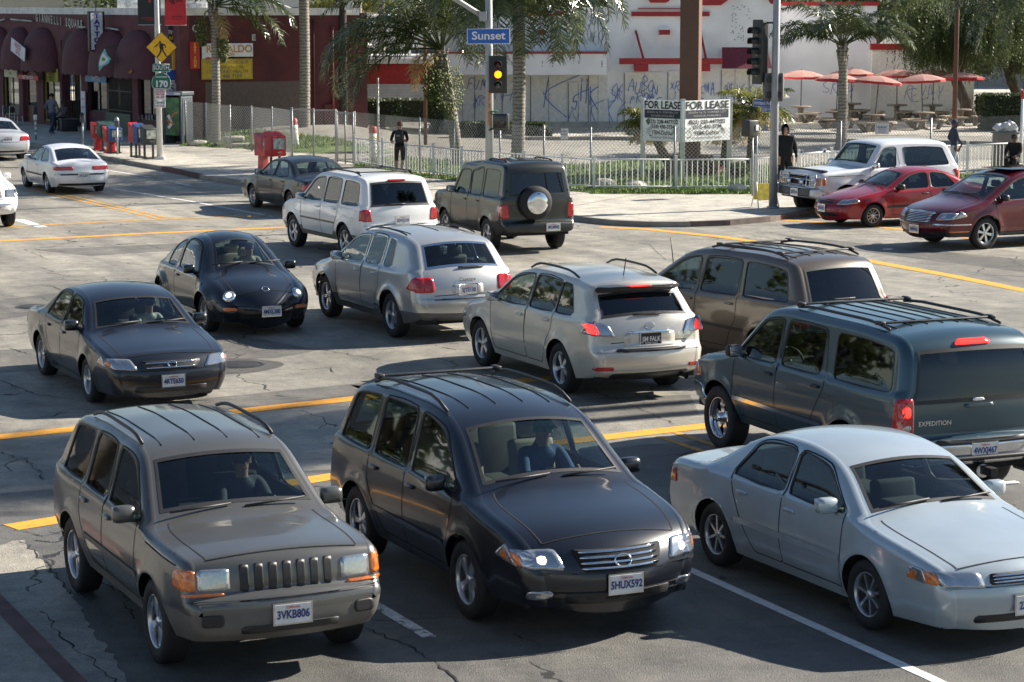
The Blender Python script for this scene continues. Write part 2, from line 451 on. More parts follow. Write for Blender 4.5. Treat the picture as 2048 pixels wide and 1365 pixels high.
        def capP(i, t): return np.array([P[i, 0] + s.N[i, 0] * s.b[i] * (1 - t * t), t * s.ye[i], P[i, 1] + s.N[i, 1] * s.b[i] * (1 - t * t)])
        cap = np.array([[capP(i, t) for t in tt] for i in range(n)])
        ds = np.gradient(cap, axis=0); dt = np.gradient(cap, axis=1); cn = np.cross(ds, dt); cn /= np.linalg.norm(cn, axis=2)[:, :, None] + 1e-9
        if cn[n // 2, 7, 2] < 0: cn = -cn
        def near_i(p): return int(np.hypot(P[:, 0] - p[0], P[:, 1] - p[1]).argmin())
        glz = []
        if sp.get('ws'): glz.append(('windshield', sorted(near_i(p) for p in sp['ws']), sp.get('wsm', GLASS)))
        if sp.get('rw'): glz.append(('rear_window', sorted(near_i(p) for p in sp['rw']), sp.get('rwm', sp.get('glass', GLASS))))
        holes = set()
        for nm, (i0, i1), gm in glz:
            for i in range(i0, i1):
                for j in range(1, len(tt) - 2): holes.add((i, j))
        def emit(name, sel_faces, parent, m, capsel=None):
            vv = []; ff = []; nn = []
            if len(sel_faces):
                u, inv = np.unique(sel_faces, return_inverse=True); inv = inv.reshape(-1, 3)
                for sg in (1, -1):
                    b = len(vv)
                    for k in u:
                        vv.append((V[k, 0], y[k] * sg, V[k, 1])); nn.append((Nn[k, 0], Nn[k, 1] * sg, Nn[k, 2]))
                    for t in inv: ff.append([b + t[0], b + t[2], b + t[1]] if sg > 0 else [b + t[0], b + t[1], b + t[2]])
            if capsel is not None:
                b = len(vv)
                vv += [tuple(v) for v in cap.reshape(-1, 3)]; nn += [tuple(v) for v in cn.reshape(-1, 3)]
                K = len(tt)
                for (i, j) in capsel: ff.append([b + i * K + j, b + (i + 1) * K + j, b + (i + 1) * K + j + 1, b + i * K + j + 1])
                # drop unused
                used = sorted(set(k for f in ff for k in f)); mp = {k: q for q, k in enumerate(used)}
                vv = [vv[k] for k in used]; nn = [nn[k] for k in used]; ff = [[mp[k] for k in f] for f in ff]
            me = bpy.data.meshes.new(name); me.from_pydata([tuple(map(float, v)) for v in vv], [], ff); me.materials.append(m)
            me.polygons.foreach_set("use_smooth", [True] * len(ff)); me.update()
            me.normals_split_custom_set_from_vertices([tuple(map(float, v)) for v in nn])
            return link(name, me, parent)
        def emit_side(name, sel, parent, m, sg):
            u, inv = np.unique(sel, return_inverse=True); inv = inv.reshape(-1, 3)
            vv = [(float(V[k, 0]), float(y[k] * sg), float(V[k, 1])) for k in u]; nn = [(float(Nn[k, 0]), float(Nn[k, 1] * sg), float(Nn[k, 2])) for k in u]
            ff = [[int(t[0]), int(t[2]), int(t[1])] if sg > 0 else [int(t[0]), int(t[1]), int(t[2])] for t in inv]
            me = bpy.data.meshes.new(name); me.from_pydata(vv, [], ff); me.materials.append(m)
            me.polygons.foreach_set("use_smooth", [True] * len(ff)); me.update(); me.normals_split_custom_set_from_vertices(nn)
            return link(name, me, parent)
        allc = [(i, j) for i in range(n - 1) for j in range(len(tt) - 1) if (i, j) not in holes]
        if clad:
            low = [(i, j) for (i, j) in allc if (P[i, 1] + P[i + 1, 1]) / 2 < zc + .01]
            hi = [q for q in allc if q not in set(low)]
            emit('lower_trim', Fs[cls == 99], root, clad, low)
        else: hi = allc
        emit('body', Fs[cls == 0], root, body_m, hi)
        gl = sp.get('glass', GLASS)
        wdone = set()
        trim = sp.get('trim', BLK)
        def window(W, sg, parent, m):
            g = MB(); s._fill(g, W, s.fside(sg), m, -.008, skirt=False); o = g.build('window', parent)
            t = MB(); vs = []; fs = []; c = W.mean(0); f = s.fside(sg); k = len(W)
            for p in W:
                q = p + (p - c) / np.linalg.norm(p - c) * .018
                A, NA = f(*q); B, NB = f(*p); vs += [A + NA * .003, B + NB * .003, B - NB * .012]
            for i in range(k):
                j = (i + 1) % k
                for a in (0, 1): fs.append((3 * i + a, 3 * i + a + 1, 3 * j + a + 1, 3 * j + a))
            t.add(vs, fs, trim, True); t.build('window_frame', o)
        seam = MB()
        for k, (D, wi) in enumerate(doors):
            sel = Fs[cls == k + 1]
            s.strip(seam, [Vector(p) for p in D], .012, DRK, .002, closed=True)
            for sg in (1, -1):
                if len(sel) == 0: continue
                d = emit_side('door', sel, root, body_m, sg)
                window(wins[wi], sg, d, sp['wg'][wi] if sp.get('wg') else gl)
                hx = sp['doors'][k][0] + .17; hz = float(s.zb(hx)) - .1
                hb = MB(); A, N = s.fside(sg)(hx, hz)
                hb.box(A + N * .012, (.17, .035, .035), sp.get('handle', body_m), bev=.012); hb.build('handle', d)
            wdone.add(wi)
        for wi, W in enumerate(wins):
            if wi not in wdone:
                for sg in (1, -1): window(W, sg, root, sp['wg'][wi] if sp.get('wg') else gl)
        if sp.get('seams'):
            for ln in sp['seams']: s.strip(seam, [Vector(p) for p in ln], .01, DRK, .002)
        # tail / hood seams across
        K = len(tt)
        for (p, tl) in sp.get('cross', []):
            i = near_i(p); vs = []; fs = []
            for t in np.linspace(-tl, tl, 13):
                for o_ in (-.006, .006):
                    c = capP(i, t); c2 = capP(min(i + 1, n - 1), t); c0 = capP(max(i - 1, 0), t); d_ = (c2 - c0); d_ /= np.linalg.norm(d_)
                    vs.append(Vector(c + d_ * o_ + np.array([s.N[i, 0], 0, s.N[i, 1]]) * .003))
            for q in range(12): fs.append((2 * q, 2 * q + 1, 2 * q + 3, 2 * q + 2))
            seam.add(vs, fs, DRK, True)
        if sp.get('ws'):
            ih = near_i(sp['ws'][0]); idx = [i for i in range(ih + 3, n - 1) if s.N[i, 1] > .72]
            ln = [capP(i, t) for t in (.86,) for i in idx]
            for sg in (1, -1):
                vs = []; fs = []
                for i in idx:
                    for o_ in (-.006, .006):
                        c = capP(i, .86 * sg); vs.append(Vector((c[0], c[1] + o_, c[2])) + Vector((s.N[i, 0], 0, s.N[i, 1])) * .0025)
                for q in range(len(idx) - 1): fs.append((2 * q, 2 * q + 1, 2 * q + 3, 2 * q + 2))
                seam.add(vs, fs, DRK, True)
            i = idx[-1]; vs = []; fs = []
            for t in np.linspace(-.86, .86, 13):
                for o_ in (0, 1): c = capP(i + o_ * 0, t); vs.append(Vector((c[0] + o_ * .01, c[1], c[2] - o_ * .004)) + Vector((s.N[i, 0], 0, s.N[i, 1])) * .003)
            for q in range(12): fs.append((2 * q, 2 * q + 1, 2 * q + 3, 2 * q + 2))
            seam.add(vs, fs, DRK, True)
        seam.build('panel_seam', root)
        for nm, (i0, i1), gm in glz:
            g = MB(); vs = []; fs = []; js = list(range(1, len(tt) - 1)); k = len(js)
            for i in range(i0, i1 + 1):
                for j in js: vs.append(Vector(cap[i, j]) - Vector((s.N[i, 0], 0, s.N[i, 1])) * .006)
            for a in range(i1 - i0):
                for b in range(k - 1): fs.append((a * k + b, (a + 1) * k + b, (a + 1) * k + b + 1, a * k + b + 1))
            e = (vs[1] - vs[0]).cross(vs[k] - vs[0]); mi_ = (i0 + i1) // 2
            if e.dot(Vector((s.N[mi_, 0], 0, s.N[mi_, 1]))) < 0: fs = [f[::-1] for f in fs]
            g.add(vs, fs, gm, True); o = g.build(nm, root)
            t = MB(); ring = [(i0, q) for q in np.linspace(-.95, .95, 14)] + [(i, .95) for i in range(i0 + 1, i1)] + [(i1, q) for q in np.linspace(.95, -.95, 14)] + [(i, -.95) for i in range(i1 - 1, i0, -1)]
            im = (i0 + i1) / 2; vs = []; fs = []
            for (i, q) in ring:
                nv = np.array([s.N[i, 0], 0, s.N[i, 1]])
                a = capP(i, q) + nv * .003; vs.append(Vector(a))
                ii = min(max(i + (1 if i < im else -1) * (1 if i in (i0, i1) else 0), i0), i1); qq = q * (.955 if abs(abs(q) - .95) < 1e-6 else 1)
                vs.append(Vector(capP(ii, qq) + nv * .002)); 
            for a in range(len(ring)):
                b = (a + 1) % len(ring); fs.append((2 * a, 2 * a + 1, 2 * b + 1, 2 * b))
            t.add(vs, fs, trim, True); t.build('window_frame', o)
        # underbody, interior
        u = MB(); hb = s.hw
        u.box((s.L / 2, 0, (s.sill + .02 + .62) / 2), (s.L - .5, 2 * hb - .62, .62 - s.sill - .02), DRK)
        for xa, xb in ((.12, s.ax[0] - s.ra - .02), (s.ax[0] + s.ra + .02, s.ax[1] - s.ra - .02), (s.ax[1] + s.ra + .02, s.L - .15)):
            u.box(((xa + xb) / 2, 0, s.sill + .06), (xb - xa, 2 * hb - .34, .1), DRK)
        for a in s.ax:
            for sg in (1, -1):
                # wheel well liner
                ang = [math.pi * k / 12 for k in range(13)]
                vs = [(a + (s.ra + .0) * math.cos(t), sg * yy, s.R + (s.ra + .0) * math.sin(t)) for t in ang for yy in (hb * .99 - .05, hb - .36)]
                u.add(vs, [(2 * k, 2 * k + 1, 2 * k + 3, 2 * k + 2) for k in range(12)], DRK, True)
                u.add([(a + s.ra * math.cos(t), sg * (hb - .33), s.R + s.ra * math.sin(t)) for t in ang], [tuple(range(13))], DRK)
        u.build('underbody', root)
        sm = sp.get('seat', SEAT); zf = .62
        it = MB(); cab0, cab1 = sp['cabin']
        it.box(((cab0 + cab1) / 2, 0, zf + .03), (cab1 - cab0, 2 * hb - .3, .04), SEAT)
        zbm = float(s.zb(cab1)); it.box((cab1 - .02, 0, (zf + zbm) / 2 - .03), (.5, 2 * hb - .34, zbm - zf - .06), sp.get('dash', GRYP), bev=.06)
        it.build('interior', root)
        for (sx, ys) in sp.get('seats', [(cab1 - .95, (.38, -.38)), (cab1 - 1.85, (.4, 0, -.4))]):
            for yy in ys:
                t = MB(); hs = sp.get('hs', sp['H'] - .98)
                bz = zf + .06
                t.box((sx + .05, yy, bz + .08), (.5, .46, .16), sm, bev=.05)
                zt = min(sp['H'] - .42, bz + .66)
                t.box((sx - .24, yy, (bz + zt) / 2), (.14, .46, zt - bz), sm, M=Matrix.Rotation(-.2, 4, 'Y'), bev=.05)
                t.box((sx - .32, yy, zt + .08), (.1, .26, .16), sm, bev=.04)
                t.build('seat', root)
        stw = MB(); Mt = Matrix.Rotation(R(-65), 4, 'Y')
        stw.tube([Vector((cab1 - .42, .38, zbm - .05)) + Mt @ Vector((.18 * math.cos(a), .18 * math.sin(a), 0)) for a in np.linspace(0, 2 * math.pi, 17)], .015, BLK, 6)
        stw.tube([(cab1 - .42, .38, zbm - .05), (cab1 - .2, .38, zbm - .13)], .03, BLK, 6); stw.build('steering_wheel', root)
        # wheels
        wt, wr = wheel_meshes(sp.get('wheel', 'five'), s.R, sp.get('ww', .23))
        for a in s.ax:
            for sg in (1, -1):
                y_ = hb - .125 - sp.get('win', 0)
                o = link('wheel', wt, root, (a, sg * y_, s.R), 0 if sg > 0 else math.pi)
                o.rotation_euler = (0, random.uniform(0, 1.2), 0 if sg > 0 else math.pi)
                link('rim', wr, o)
        # mirrors
        mx = sp.get('mirror', None)
        if mx:
            for sg in (1, -1):
                A, N = s.fside(sg)(mx, float(s.zb(mx)) + .07)
                t = MB(); t.box(A + Vector((0, sg * .13, .02)), (.13, .2, .15), sp.get('mirror_m', body_m), bev=.05)
                t.box(A + Vector((.0, sg * .02, -.03)), (.08, .12, .05), BLK, bev=.02)
                o = t.build('mirror', root)
                t = MB(); t.box(A + Vector((-.066, sg * .13, .02)), (.006, .165, .115), CHR, bev=.003); t.build('mirror_glass', o)
        for fn in sp.get('extra', []): fn(s, root)
# ---- extras
def lamp_side(poly, m, name, label=None, eps=.006):
    def f(c, root):
        for sg in (1, -1):
            b = MB(); c.side_patch(b, poly, m, eps, sg=(sg,)); b.build(name, root)
    return f
def seamline(end, z, y, m=None, w=.012):
    def f(c, root):
        b = MB(); c.end_patch(b, rect(-y, y, z - w / 2, z + w / 2), m or DRK, end, .003, r=.002, skirt=False, rings=(1, .5)); b.build('bumper_seam', root)
    return f
def lamps(end, poly, m, name, side=None, inner=None, r=.03, eps=.008):
    "pair of lamps on an end: poly in (y,z) for the left one; side: extra (x,z) polygon on the flank; inner: [(poly, mat)]"
    def f(c, root):
        for sg in (1, -1):
            b = MB(); c.end_patch(b, [(p[0] * sg, p[1]) for p in poly], m, end, eps, r=r)
            if side: c.side_patch(b, side, m, eps, sg=(sg,))
            o = b.build(name, root)
            for (pl, im) in (inner or []):
                b = MB(); c.end_patch(b, [(p[0] * sg, p[1]) for p in pl], im, end, eps + .004, r=r); b.build('lamp_lens', o)
    return f
def patch(end, poly, m, name, eps=.006, r=.02, mirror=False):
    def f(c, root):
        b = MB(); c.end_patch(b, poly, m, end, eps, mirror=mirror, r=r); b.build(name, root)
    return f
def rect(y0, y1, z0, z1): return [(y0, z0), (y1, z0), (y1, z1), (y0, z1)]
def bars(end, y, z0, z1, nb, m, name, vertical=False, w=.018, eps=.012):
    def f(c, root):
        b = MB()
        for k in range(nb):
            if vertical: yy = -y + 2 * y * k / (nb - 1); c.end_patch(b, rect(yy - w / 2, yy + w / 2, z0, z1), m, end, eps, r=.003)
            else: zz = z0 + (z1 - z0) * k / (nb - 1); c.end_patch(b, rect(-y, y, zz - w / 2, zz + w / 2), m, end, eps, r=.003)
        b.build(name, root)
    return f
def plate(end, z, txt, m=None, tm=None, y=0, w=.31, frame=None, tilt=0):
    m = m or WPLATE; tm = tm or NAVY
    def f(c, root):
        P, N = c.front(y, z, end); N = Vector((end, 0, tilt)).normalized(); P = P + N * .012
        ux = Vector((0, end, 0)); uy = N.cross(ux)
        b = MB(); h = w / 2
        Mx = Matrix((ux, uy, N)).transposed().to_4x4()
        b.box(P, (w + .03, h + .03, .014), frame or CHR, M=Mx); b.box(P + N * .004, (w, h, .014), m, M=Mx)
        o = b.build('license_plate', root)
        t = MB(); put_text(t, txt[0], .095, P + N * .012 - uy * .008, ux, uy, tm, bold=.003, sx=.78)
        if len(txt) > 1: put_text(t, txt[1], .03, P + N * .012 + uy * .055, ux, uy, mat('red_print', (.6, .05, .05), .5), bold=.0005)
        if len(txt) > 2: put_text(t, txt[2], .03, P + N * .012 - uy * .06, ux, uy, tm, bold=.0005)
        t.build('lettering', o)
    return f
def badge(end, y, z, txt, size, m=CHR):
    def f(c, root):
        P, N = c.front(y, z, end); ux = Vector((0, end, 0)); ux = (ux - N * ux.dot(N)).normalized(); uy = N.cross(ux)
        t = MB(); put_text(t, txt, size, P + N * .006, ux, uy, m, bold=.0015); t.build('badge', root)
    return f
def emblem(end, z, rx, rz, m=CHR):
    def f(c, root):
        P, N = c.front(0, z, end); t = MB(); ux = Vector((0, 1, 0)); uy = N.cross(ux)
        t.tube([P + N * .012 + ux * rx * math.cos(a) + uy * rz * math.sin(a) for a in np.linspace(0, 2 * math.pi, 17)], .008, m, 6)
        t.build('badge', root)
    return f
def rails(x0, x1, y, m=BLK, h=.07, cross=(), cm=None, r=.018):
    def f(c, root):
        for sg in (1, -1):
            t = MB(); xs = np.linspace(x0, x1, 11); pts = []
            for k, x in enumerate(xs):
                e = min(1, min(k, 10 - k) / 1.5); pts.append((x, sg * y, float(c.zroof(x)) + .02 + h * e * .9))
            t.tube(pts, r, m, 6)
            t.build('roof_rail', root)
        for x in cross:
            t = MB(); z = float(c.zroof(x)) + .02 + h
            t.box((x, 0, z), (.06, 2 * y + .04, .025), cm or m, bev=.01)
            for sg in (1, -1): t.box((x, sg * y, z), (.13, .07, .05), cm or m, bev=.015)
            t.build('cross_bar', root)
    return f
def ribs(x0, x1, y, nr, m=GRYP):
    def f(c, root):
        t = MB()
        for k in range(nr):
            yy = -y + 2 * y * k / (nr - 1); pts = []
            for x in np.linspace(x0, x1, 8):
                i = int(np.hypot(c.P[:, 0] - x, (c.P[:, 1] - c.zroof(x)) * 3).argmin()); q = yy / c.ye[i]
                pts.append((x, yy, float(c.zroof(x)) + c.b[i] * (1 - q * q) + .004))
            t.tube(pts, .006, m, 4)
        t.build('roof_strip', root)
    return f
def wiper(end, z, m=BLK, y0=-.1, y1=.35):
    def f(c, root):
        t = MB(); a = [c.front(y, z, end) for y in np.linspace(y0, y1, 5)]
        t.tube([p + n * .02 for p, n in a], .014, m, 5); t.build('wiper', root)
    return f
def wipers_front(x, z):
    def f(c, root):
        i = int(np.hypot(c.P[:, 0] - x, c.P[:, 1] - z).argmin()); p = c.P[i]; nx, nz = c.N[i]; 
        for a in (0.05, -.62):
            t = MB(); t.tube([(p[0] + nx * (c.b[i] + .02) - .02, a + .55, p[1] + nz * (c.b[i]) + .03), (p[0] + nx * (c.b[i] + .025), a, p[1] + nz * c.b[i] + .0)], .01, BLK, 5); t.build('wiper', root)
    return f
def side_strip(z, x0, x1, w, m, name='side_moulding', eps=.008):
    def f(c, root):
        segs = [(c.ax[0] + c.ra + .05, c.ax[1] - c.ra - .05)] if x0 is None else [(x0, x1)]
        for sg in (1, -1):
            t = MB()
            for a, b in segs: c.strip(t, [(a, z), (b, z)], w, m, eps, sg=(sg,))
            t.build(name, root)
    return f
def aerial(x, y, h, lean=-.3):
    def f(c, root):
        t = MB(); z = float(c.zroof(x)); t.tube([(x, y, z), (x + lean * h, y, z + h)], .008, BLK, 5); t.build('antenna', root)
    return f
def exhaust(y, z=.3, m=CHR):
    def f(c, root):
        t = MB(); t.tube([(.35, y, z), (-.02, y, z)], .04, m, 10, cap=False); t.tube([(.3, y, z), (.0, y, z)], .033, DRK, 10); t.build('exhaust', root)
    return f
def car(spec, name, px, py_yaw, label, cat, group=None):
    x, y = px; root = empty(name, (x, y, 0.004), py_yaw, label, cat, group)
    return root
def place(spec, name, rear_axle, yaw, label, cat, group=None):
    "rear_axle: world position of the middle of the rear axle"
    a = spec['axles'][0]; c, s_ = math.cos(yaw), math.sin(yaw)
    root = empty(name, (rear_axle[0] - a * c, rear_axle[1] - a * s_, .005), yaw, label, cat, group)
    Car(spec).build(root); return root
def var(base, **k): d = dict(base); d.update(k); return d
# ------------------------------------------------------------------ vehicle shapes (side profile from tail to nose, metres)
CLR_IN = mat('lamp_chrome', (.75, .76, .78), .1, .9, 1, var=.3, scale=30)
RX = dict(L=4.73, W=1.845, H=1.67, R=.363, axles=(1.05, 3.765), belt=(1.13, 1.03), sill=.27, tm=.3, rt=.09, rc=.13, bf=.2, br=.09, rr=.3,
    top=[(.14, .33), (.0, .42, .05), (.0, .70, .06), (.10, .77, .03), (.11, .95), (.17, 1.12), (.52, 1.50, .06), (.47, 1.575, .04), (.75, 1.61), (1.6, 1.66), (2.35, 1.655), (2.9, 1.55), (3.62, 1.10), (3.8, 1.05), (4.35, .95), (4.62, .80), (4.72, .62), (4.73, .48), (4.66, .3)],
    wins=[(.72, .98, 1.26, 1.30), (1.36, 1.30, 2.10, 2.16), (2.24, 2.2, 2.86, 3.42)], wg=None,
    doors=[(1.32, 2.2, 1, .36), (2.2, 3.28, 2, 0)], ws=[(3.55, 1.14), (2.93, 1.53)], rw=[(.19, 1.15), (.47, 1.47)], cabin=(.7, 3.5), mirror=3.2, wheel='five', seat=SEATT, trim=BLK)
RX['wg'] = [TINT, TINT, GLASS]; RX['rwm'] = TINT
RX.update(paint=paint('pearl_champagne', (.62, .58, .50), .35), extra=[
    rails(1.0, 2.55, .62, BLK, .06), badge(-1, -.55, .90, 'RX 330', .07), emblem(-1, 1.03, .07, .045),
    lambda c, root: (lambda b: (c.end_patch(b, rect(-.62, .62, 1.475, 1.535), BLK, -1, .12, r=.02, inset=.13), b.build('spoiler', root)))(MB()),
    patch(-1, rect(-.16, .16, 1.52, 1.545), REDLIT, 'brake_light', .135, r=.005),
    lamps(-1, [(.52, .90), (.86, .93), (.89, 1.12), (.62, 1.08)], CLRL, 'tail_lamp', side=[(.03, .93), (.42, .95), (.18, 1.13), (.12, 1.13)], inner=[([(.74, .94), (.87, .95), (.885, 1.09), (.78, 1.07)], REDLIT)]),
    patch(-1, rect(-.40, .40, .76, .955), paint('pearl_champagne', (.62, .58, .50), .35), 'plate_recess', .004, r=.06), patch(-1, rect(-.34, .34, .945, .975), CHR, 'chrome_garnish', .02, r=.012),
    plate(-1, .865, ('JIM FALK', '', 'BEVERLY HILLS'), BLKP, WPLATE), patch(-1, rect(-.55, .55, .705, .735), BLK, 'bumper_step', .03, r=.01),
    lamps(-1, [(.58, .45), (.84, .45), (.85, .50), (.58, .50)], REDL, 'reflector', r=.02), wiper(-1, 1.18, y0=-.22, y1=.22), patch(-1, rect(-.6, .6, .30, .40), BLK, 'rear_valance', .01),
    side_strip(.55, None, 0, .05, paint('pearl_champagne', (.62, .58, .50), .35)), aerial(.85, 0, .3), exhaust(-.55),
    lamps(1, [(.5, .66), (.88, .68), (.86, .82), (.6, .78)], CLRL, 'headlight', side=[(4.25, .72), (4.6, .66), (4.45, .84)]), patch(1, rect(-.4, .4, .62, .75), BLK, 'grille')])
CAY = dict(L=4.78, W=1.93, H=1.70, R=.375, axles=(.95, 3.805), belt=(1.14, 1.04), sill=.28, tm=.34, rt=.12, rc=.17, bf=.2, br=.10, rr=.35, fl=.04,
    top=[(.16, .34), (.03, .42, .05), (.0, .66, .06), (.04, .74, .03), (.06, .95), (.14, 1.13), (.46, 1.50), (.6, 1.62), (1.2, 1.68), (2.1, 1.70), (2.85, 1.60), (3.6, 1.12), (3.85, 1.05), (4.4, .95), (4.68, .78), (4.78, .56), (4.7, .32)],
    wins=[(1.02, 1.12, 1.42, 1.40), (1.52, 1.5, 2.12, 2.18), (2.26, 2.22, 2.86, 3.36)], doors=[(1.46, 2.22, 1, .3), (2.22, 3.25, 2, 0)],
    ws=[(3.55, 1.15), (2.9, 1.57)], rw=[(.17, 1.18), (.5, 1.53)], rwm=MIDG, cabin=(.8, 3.5), mirror=3.15, wheel='five', paint=paint('silver_paint', (.50, .50, .49), .6), clad=GRYP, zclad=.50, trim=CHR, seat=SEATT,
    wr=.1, seams=[])
CAY['extra'] = [badge(-1, 0, 1.02, 'Cayenne', .085, GRYP), lamps(-1, [(.56, .82), (.90, .82), (.91, 1.05), (.58, 1.08)], REDL, 'tail_lamp', side=[(.06, .84), (.36, .88), (.16, 1.08), (.14, 1.08)], r=.07),
    plate(-1, .86, ('5JTE130', 'California'), None, NAVY, frame=CHR), patch(-1, rect(-.28, .28, .78, .95), paint('silver_paint', (.50, .50, .49), .6), 'plate_recess', .004, r=.05),
    wiper(-1, 1.2, y0=-.35, y1=.12), rails(1.0, 2.7, .62, BLK, .02, r=.015), ribs(1.1, 2.3, .5, 3, BLK), side_strip(.44, 1.5, 3.2, .06, CHR, 'sill_trim'),
    exhaust(.55, .34), exhaust(-.55, .34), patch(-1, rect(-.6, .6, .70, .715), BLK, 'bumper_step', .012),
    lamps(1, [(.5, .68), (.9, .7), (.85, .88), (.6, .86)], CLRL, 'headlight', side=[(4.2, .8), (4.6, .72), (4.4, .92)])]
GEXP = paint('blue_green_grey_paint', (.026, .062, .085), .25)
EXP = dict(L=5.2, W=2.0, H=1.93, R=.40, axles=(1.2, 4.22), belt=(1.27, 1.2), sill=.42, tm=.19, sh=.03, rt=.10, rc=.12, bf=.14, br=.06, rr=.2, gap=.07, lr=.4, ar=.04,
    top=[(.16, .48), (.14, .52), (.0, .53, .03), (.0, .78, .03), (.11, .80, .02), (.12, 1.15), (.22, 1.74), (.38, 1.89), (1.2, 1.93), (2.9, 1.925), (3.35, 1.85), (3.98, 1.28), (4.2, 1.21), (4.85, 1.11), (5.06, .98), (5.1, .78, .03), (5.2, .76, .03), (5.2, .54, .03), (5.06, .5)],
    wins=[(.36, .44, 1.62, 1.58), (1.86, 1.86, 2.72, 2.78), (2.90, 2.86, 3.30, 3.86)], doors=[(1.72, 2.82, 1, .42), (2.82, 3.86, 2, 0)], wgap=.14, wr=.08,
    ws=[(3.93, 1.33), (3.38, 1.83)], rw=[(.13, 1.20), (.235, 1.76)], rwm=TINT, cabin=(.6, 3.95), mirror=3.72, mirror_m=BLK, wheel='steel', paint=GEXP, trim=BLK, ww=.27, handle=BLK,
    seats=[(3.0, (.42, -.42)), (2.05, (.42, 0, -.42))])
EXP['wg'] = [TINT, MIDG, MIDG]
def exp_rack(c, root):
    rails(.75, 2.75, .72, BLK, .035, (.95, 2.7))(c, root)
EXP['extra'] = [exp_rack, ribs(.8, 2.8, .6, 7, BLK), patch(-1, [(-.24, 1.80), (.24, 1.80), (.18, 1.85), (-.18, 1.85)], REDLIT, 'brake_light', .02, r=.02),
    lamps(-1, [(.80, .84), (.965, .84), (.955, 1.26), (.79, 1.26)], REDL, 'tail_lamp', side=[(.11, .86), (.22, .86), (.22, 1.24), (.12, 1.24)], inner=[(rect(.83, .92, 1.05, 1.17), REDLIT), (rect(.83, .92, .9, .97), CLRL)], r=.03),
    patch(-1, rect(-.98, .98, .54, .76), CHR, 'rear_bumper', .01, r=.05), patch(-1, rect(-.6, .6, .755, .795), BLK, 'bumper_step', .03, r=.01), plate(-1, .68, ('4WXJ467', 'California', 'THUNDER OAKS'), None, NAVY),
    badge(-1, .55, .98, 'EXPEDITION', .07, CHR), patch(-1, rect(-.18, .18, 1.13, 1.17), GEXP, 'handle', .03, r=.02), patch(-1, rect(-.06, .08, 1.2, 1.23), WHT, 'wiper', .03, r=.01),
    side_strip(.72, 1.75, 3.83, .05, CHR, 'side_moulding', .01), lamps(1, [(.55, .82), (.94, .82), (.92, 1.0), (.58, 1.0)], CLRL, 'headlight', side=[(4.82, .84), (5.0, .84), (4.98, 1.02), (4.84, 1.03)]),
    lamps(1, [(.90, .84), (.97, .84), (.96, .99), (.9, .99)], AMBL, 'corner_lamp', side=[(4.86, .84), (5.04, .84), (4.98, 1.0), (4.88, 1.0)]), patch(1, rect(-.98, .98, .56, .76), CHR, 'front_bumper', .01, r=.05),
    lambda c, root: (lambda t: (t.box((-.12, 0, .46), (.3, .09, .09), BLK), t.box((-.05, 0, .60), (.16, 1.5, .05), BLK, bev=.02), t.tube([(-.03, 0, .44), (-.06, 0, .44)], .075, WHT, 16), t.build('tow_hitch', root)))(MB()),
    lambda c, root: (lambda t: (t.lathe([(0, -.12), (.36, -.12), (.4, -.06), (.4, .06), (.36, .12), (0, .12)], RUB, 28, (.62, 0, .42)), t.build('spare_wheel', root)))(MB()), exhaust(-.7, .38, GRYP)]
DGRN = paint('dark_green_black_paint', (.007, .009, .007), 0, .4)
DIS = dict(L=4.54, W=1.82, H=1.97, R=.37, axles=(.95, 3.49), belt=(1.2, 1.15), sill=.38, tm=.16, rt=.07, rc=.09, bf=.1, br=.05, rr=.12, lr=.4, ar=.04,
    top=[(.14, .44), (.0, .48, .03), (.0, .66, .03), (.11, .68), (.12, 1.2), (.24, 1.90), (.34, 1.96), (.6, 1.985), (1.6, 1.985), (1.85, 1.90), (2.65, 1.88), (2.8, 1.83), (3.2, 1.26), (3.35, 1.2), (4.25, 1.13), (4.38, 1.0), (4.4, .70), (4.5, .66), (4.54, .5), (4.4, .42)],
    wins=[(.42, .46, 1.28, 1.3), (1.42, 1.42, 2.05, 2.05), (2.16, 2.14, 2.72, 3.02)], doors=[(1.36, 2.1, 1, .25), (2.1, 3.1, 2, 0)], wgap=.17, ws=[(3.15, 1.32), (2.83, 1.79)], rw=[(.13, 1.28), (.225, 1.82)],
    glass=TINT, cabin=(.5, 3.15), mirror=2.95, mirror_m=BLK, wheel='five', paint=DGRN, clad=mat('dark_trim', (.03, .03, .03), .5), zclad=.62)
DIS['extra'] = [lamps(-1, [(.70, .78), (.86, .78), (.855, 1.1), (.72, 1.1)], REDL, 'tail_lamp', side=[(.11, .8), (.2, .8), (.22, 1.08), (.12, 1.08)]), rails(.6, 1.6, .55, BLK, .03),
    plate(-1, .58, ('4FLM902', 'California'), y=-.3), lambda c, root: (lambda t: (t.lathe([(0, -.11), (.34, -.11), (.37, -.06), (.37, .06), (.34, .1), (.25, .12)], RUB, 28, (-.03, .12, 1.13), M=Matrix.Rotation(R(-90), 4, 'Y')), t.lathe([(.26, .10), (.24, .125), (.1, .13), (0, .13)], CHR, 24, (-.03, .12, 1.13), M=Matrix.Rotation(R(-90), 4, 'Y')), t.build('spare_wheel', root)))(MB()),
    lamps(1, [(.5, .85), (.85, .85), (.85, 1.0), (.5, 1.0)], CLRL, 'headlight'), wiper(-1, 1.35, y0=-.2, y1=.2)]
BEI = mat('beige_trim', (.16, .145, .12), .5)
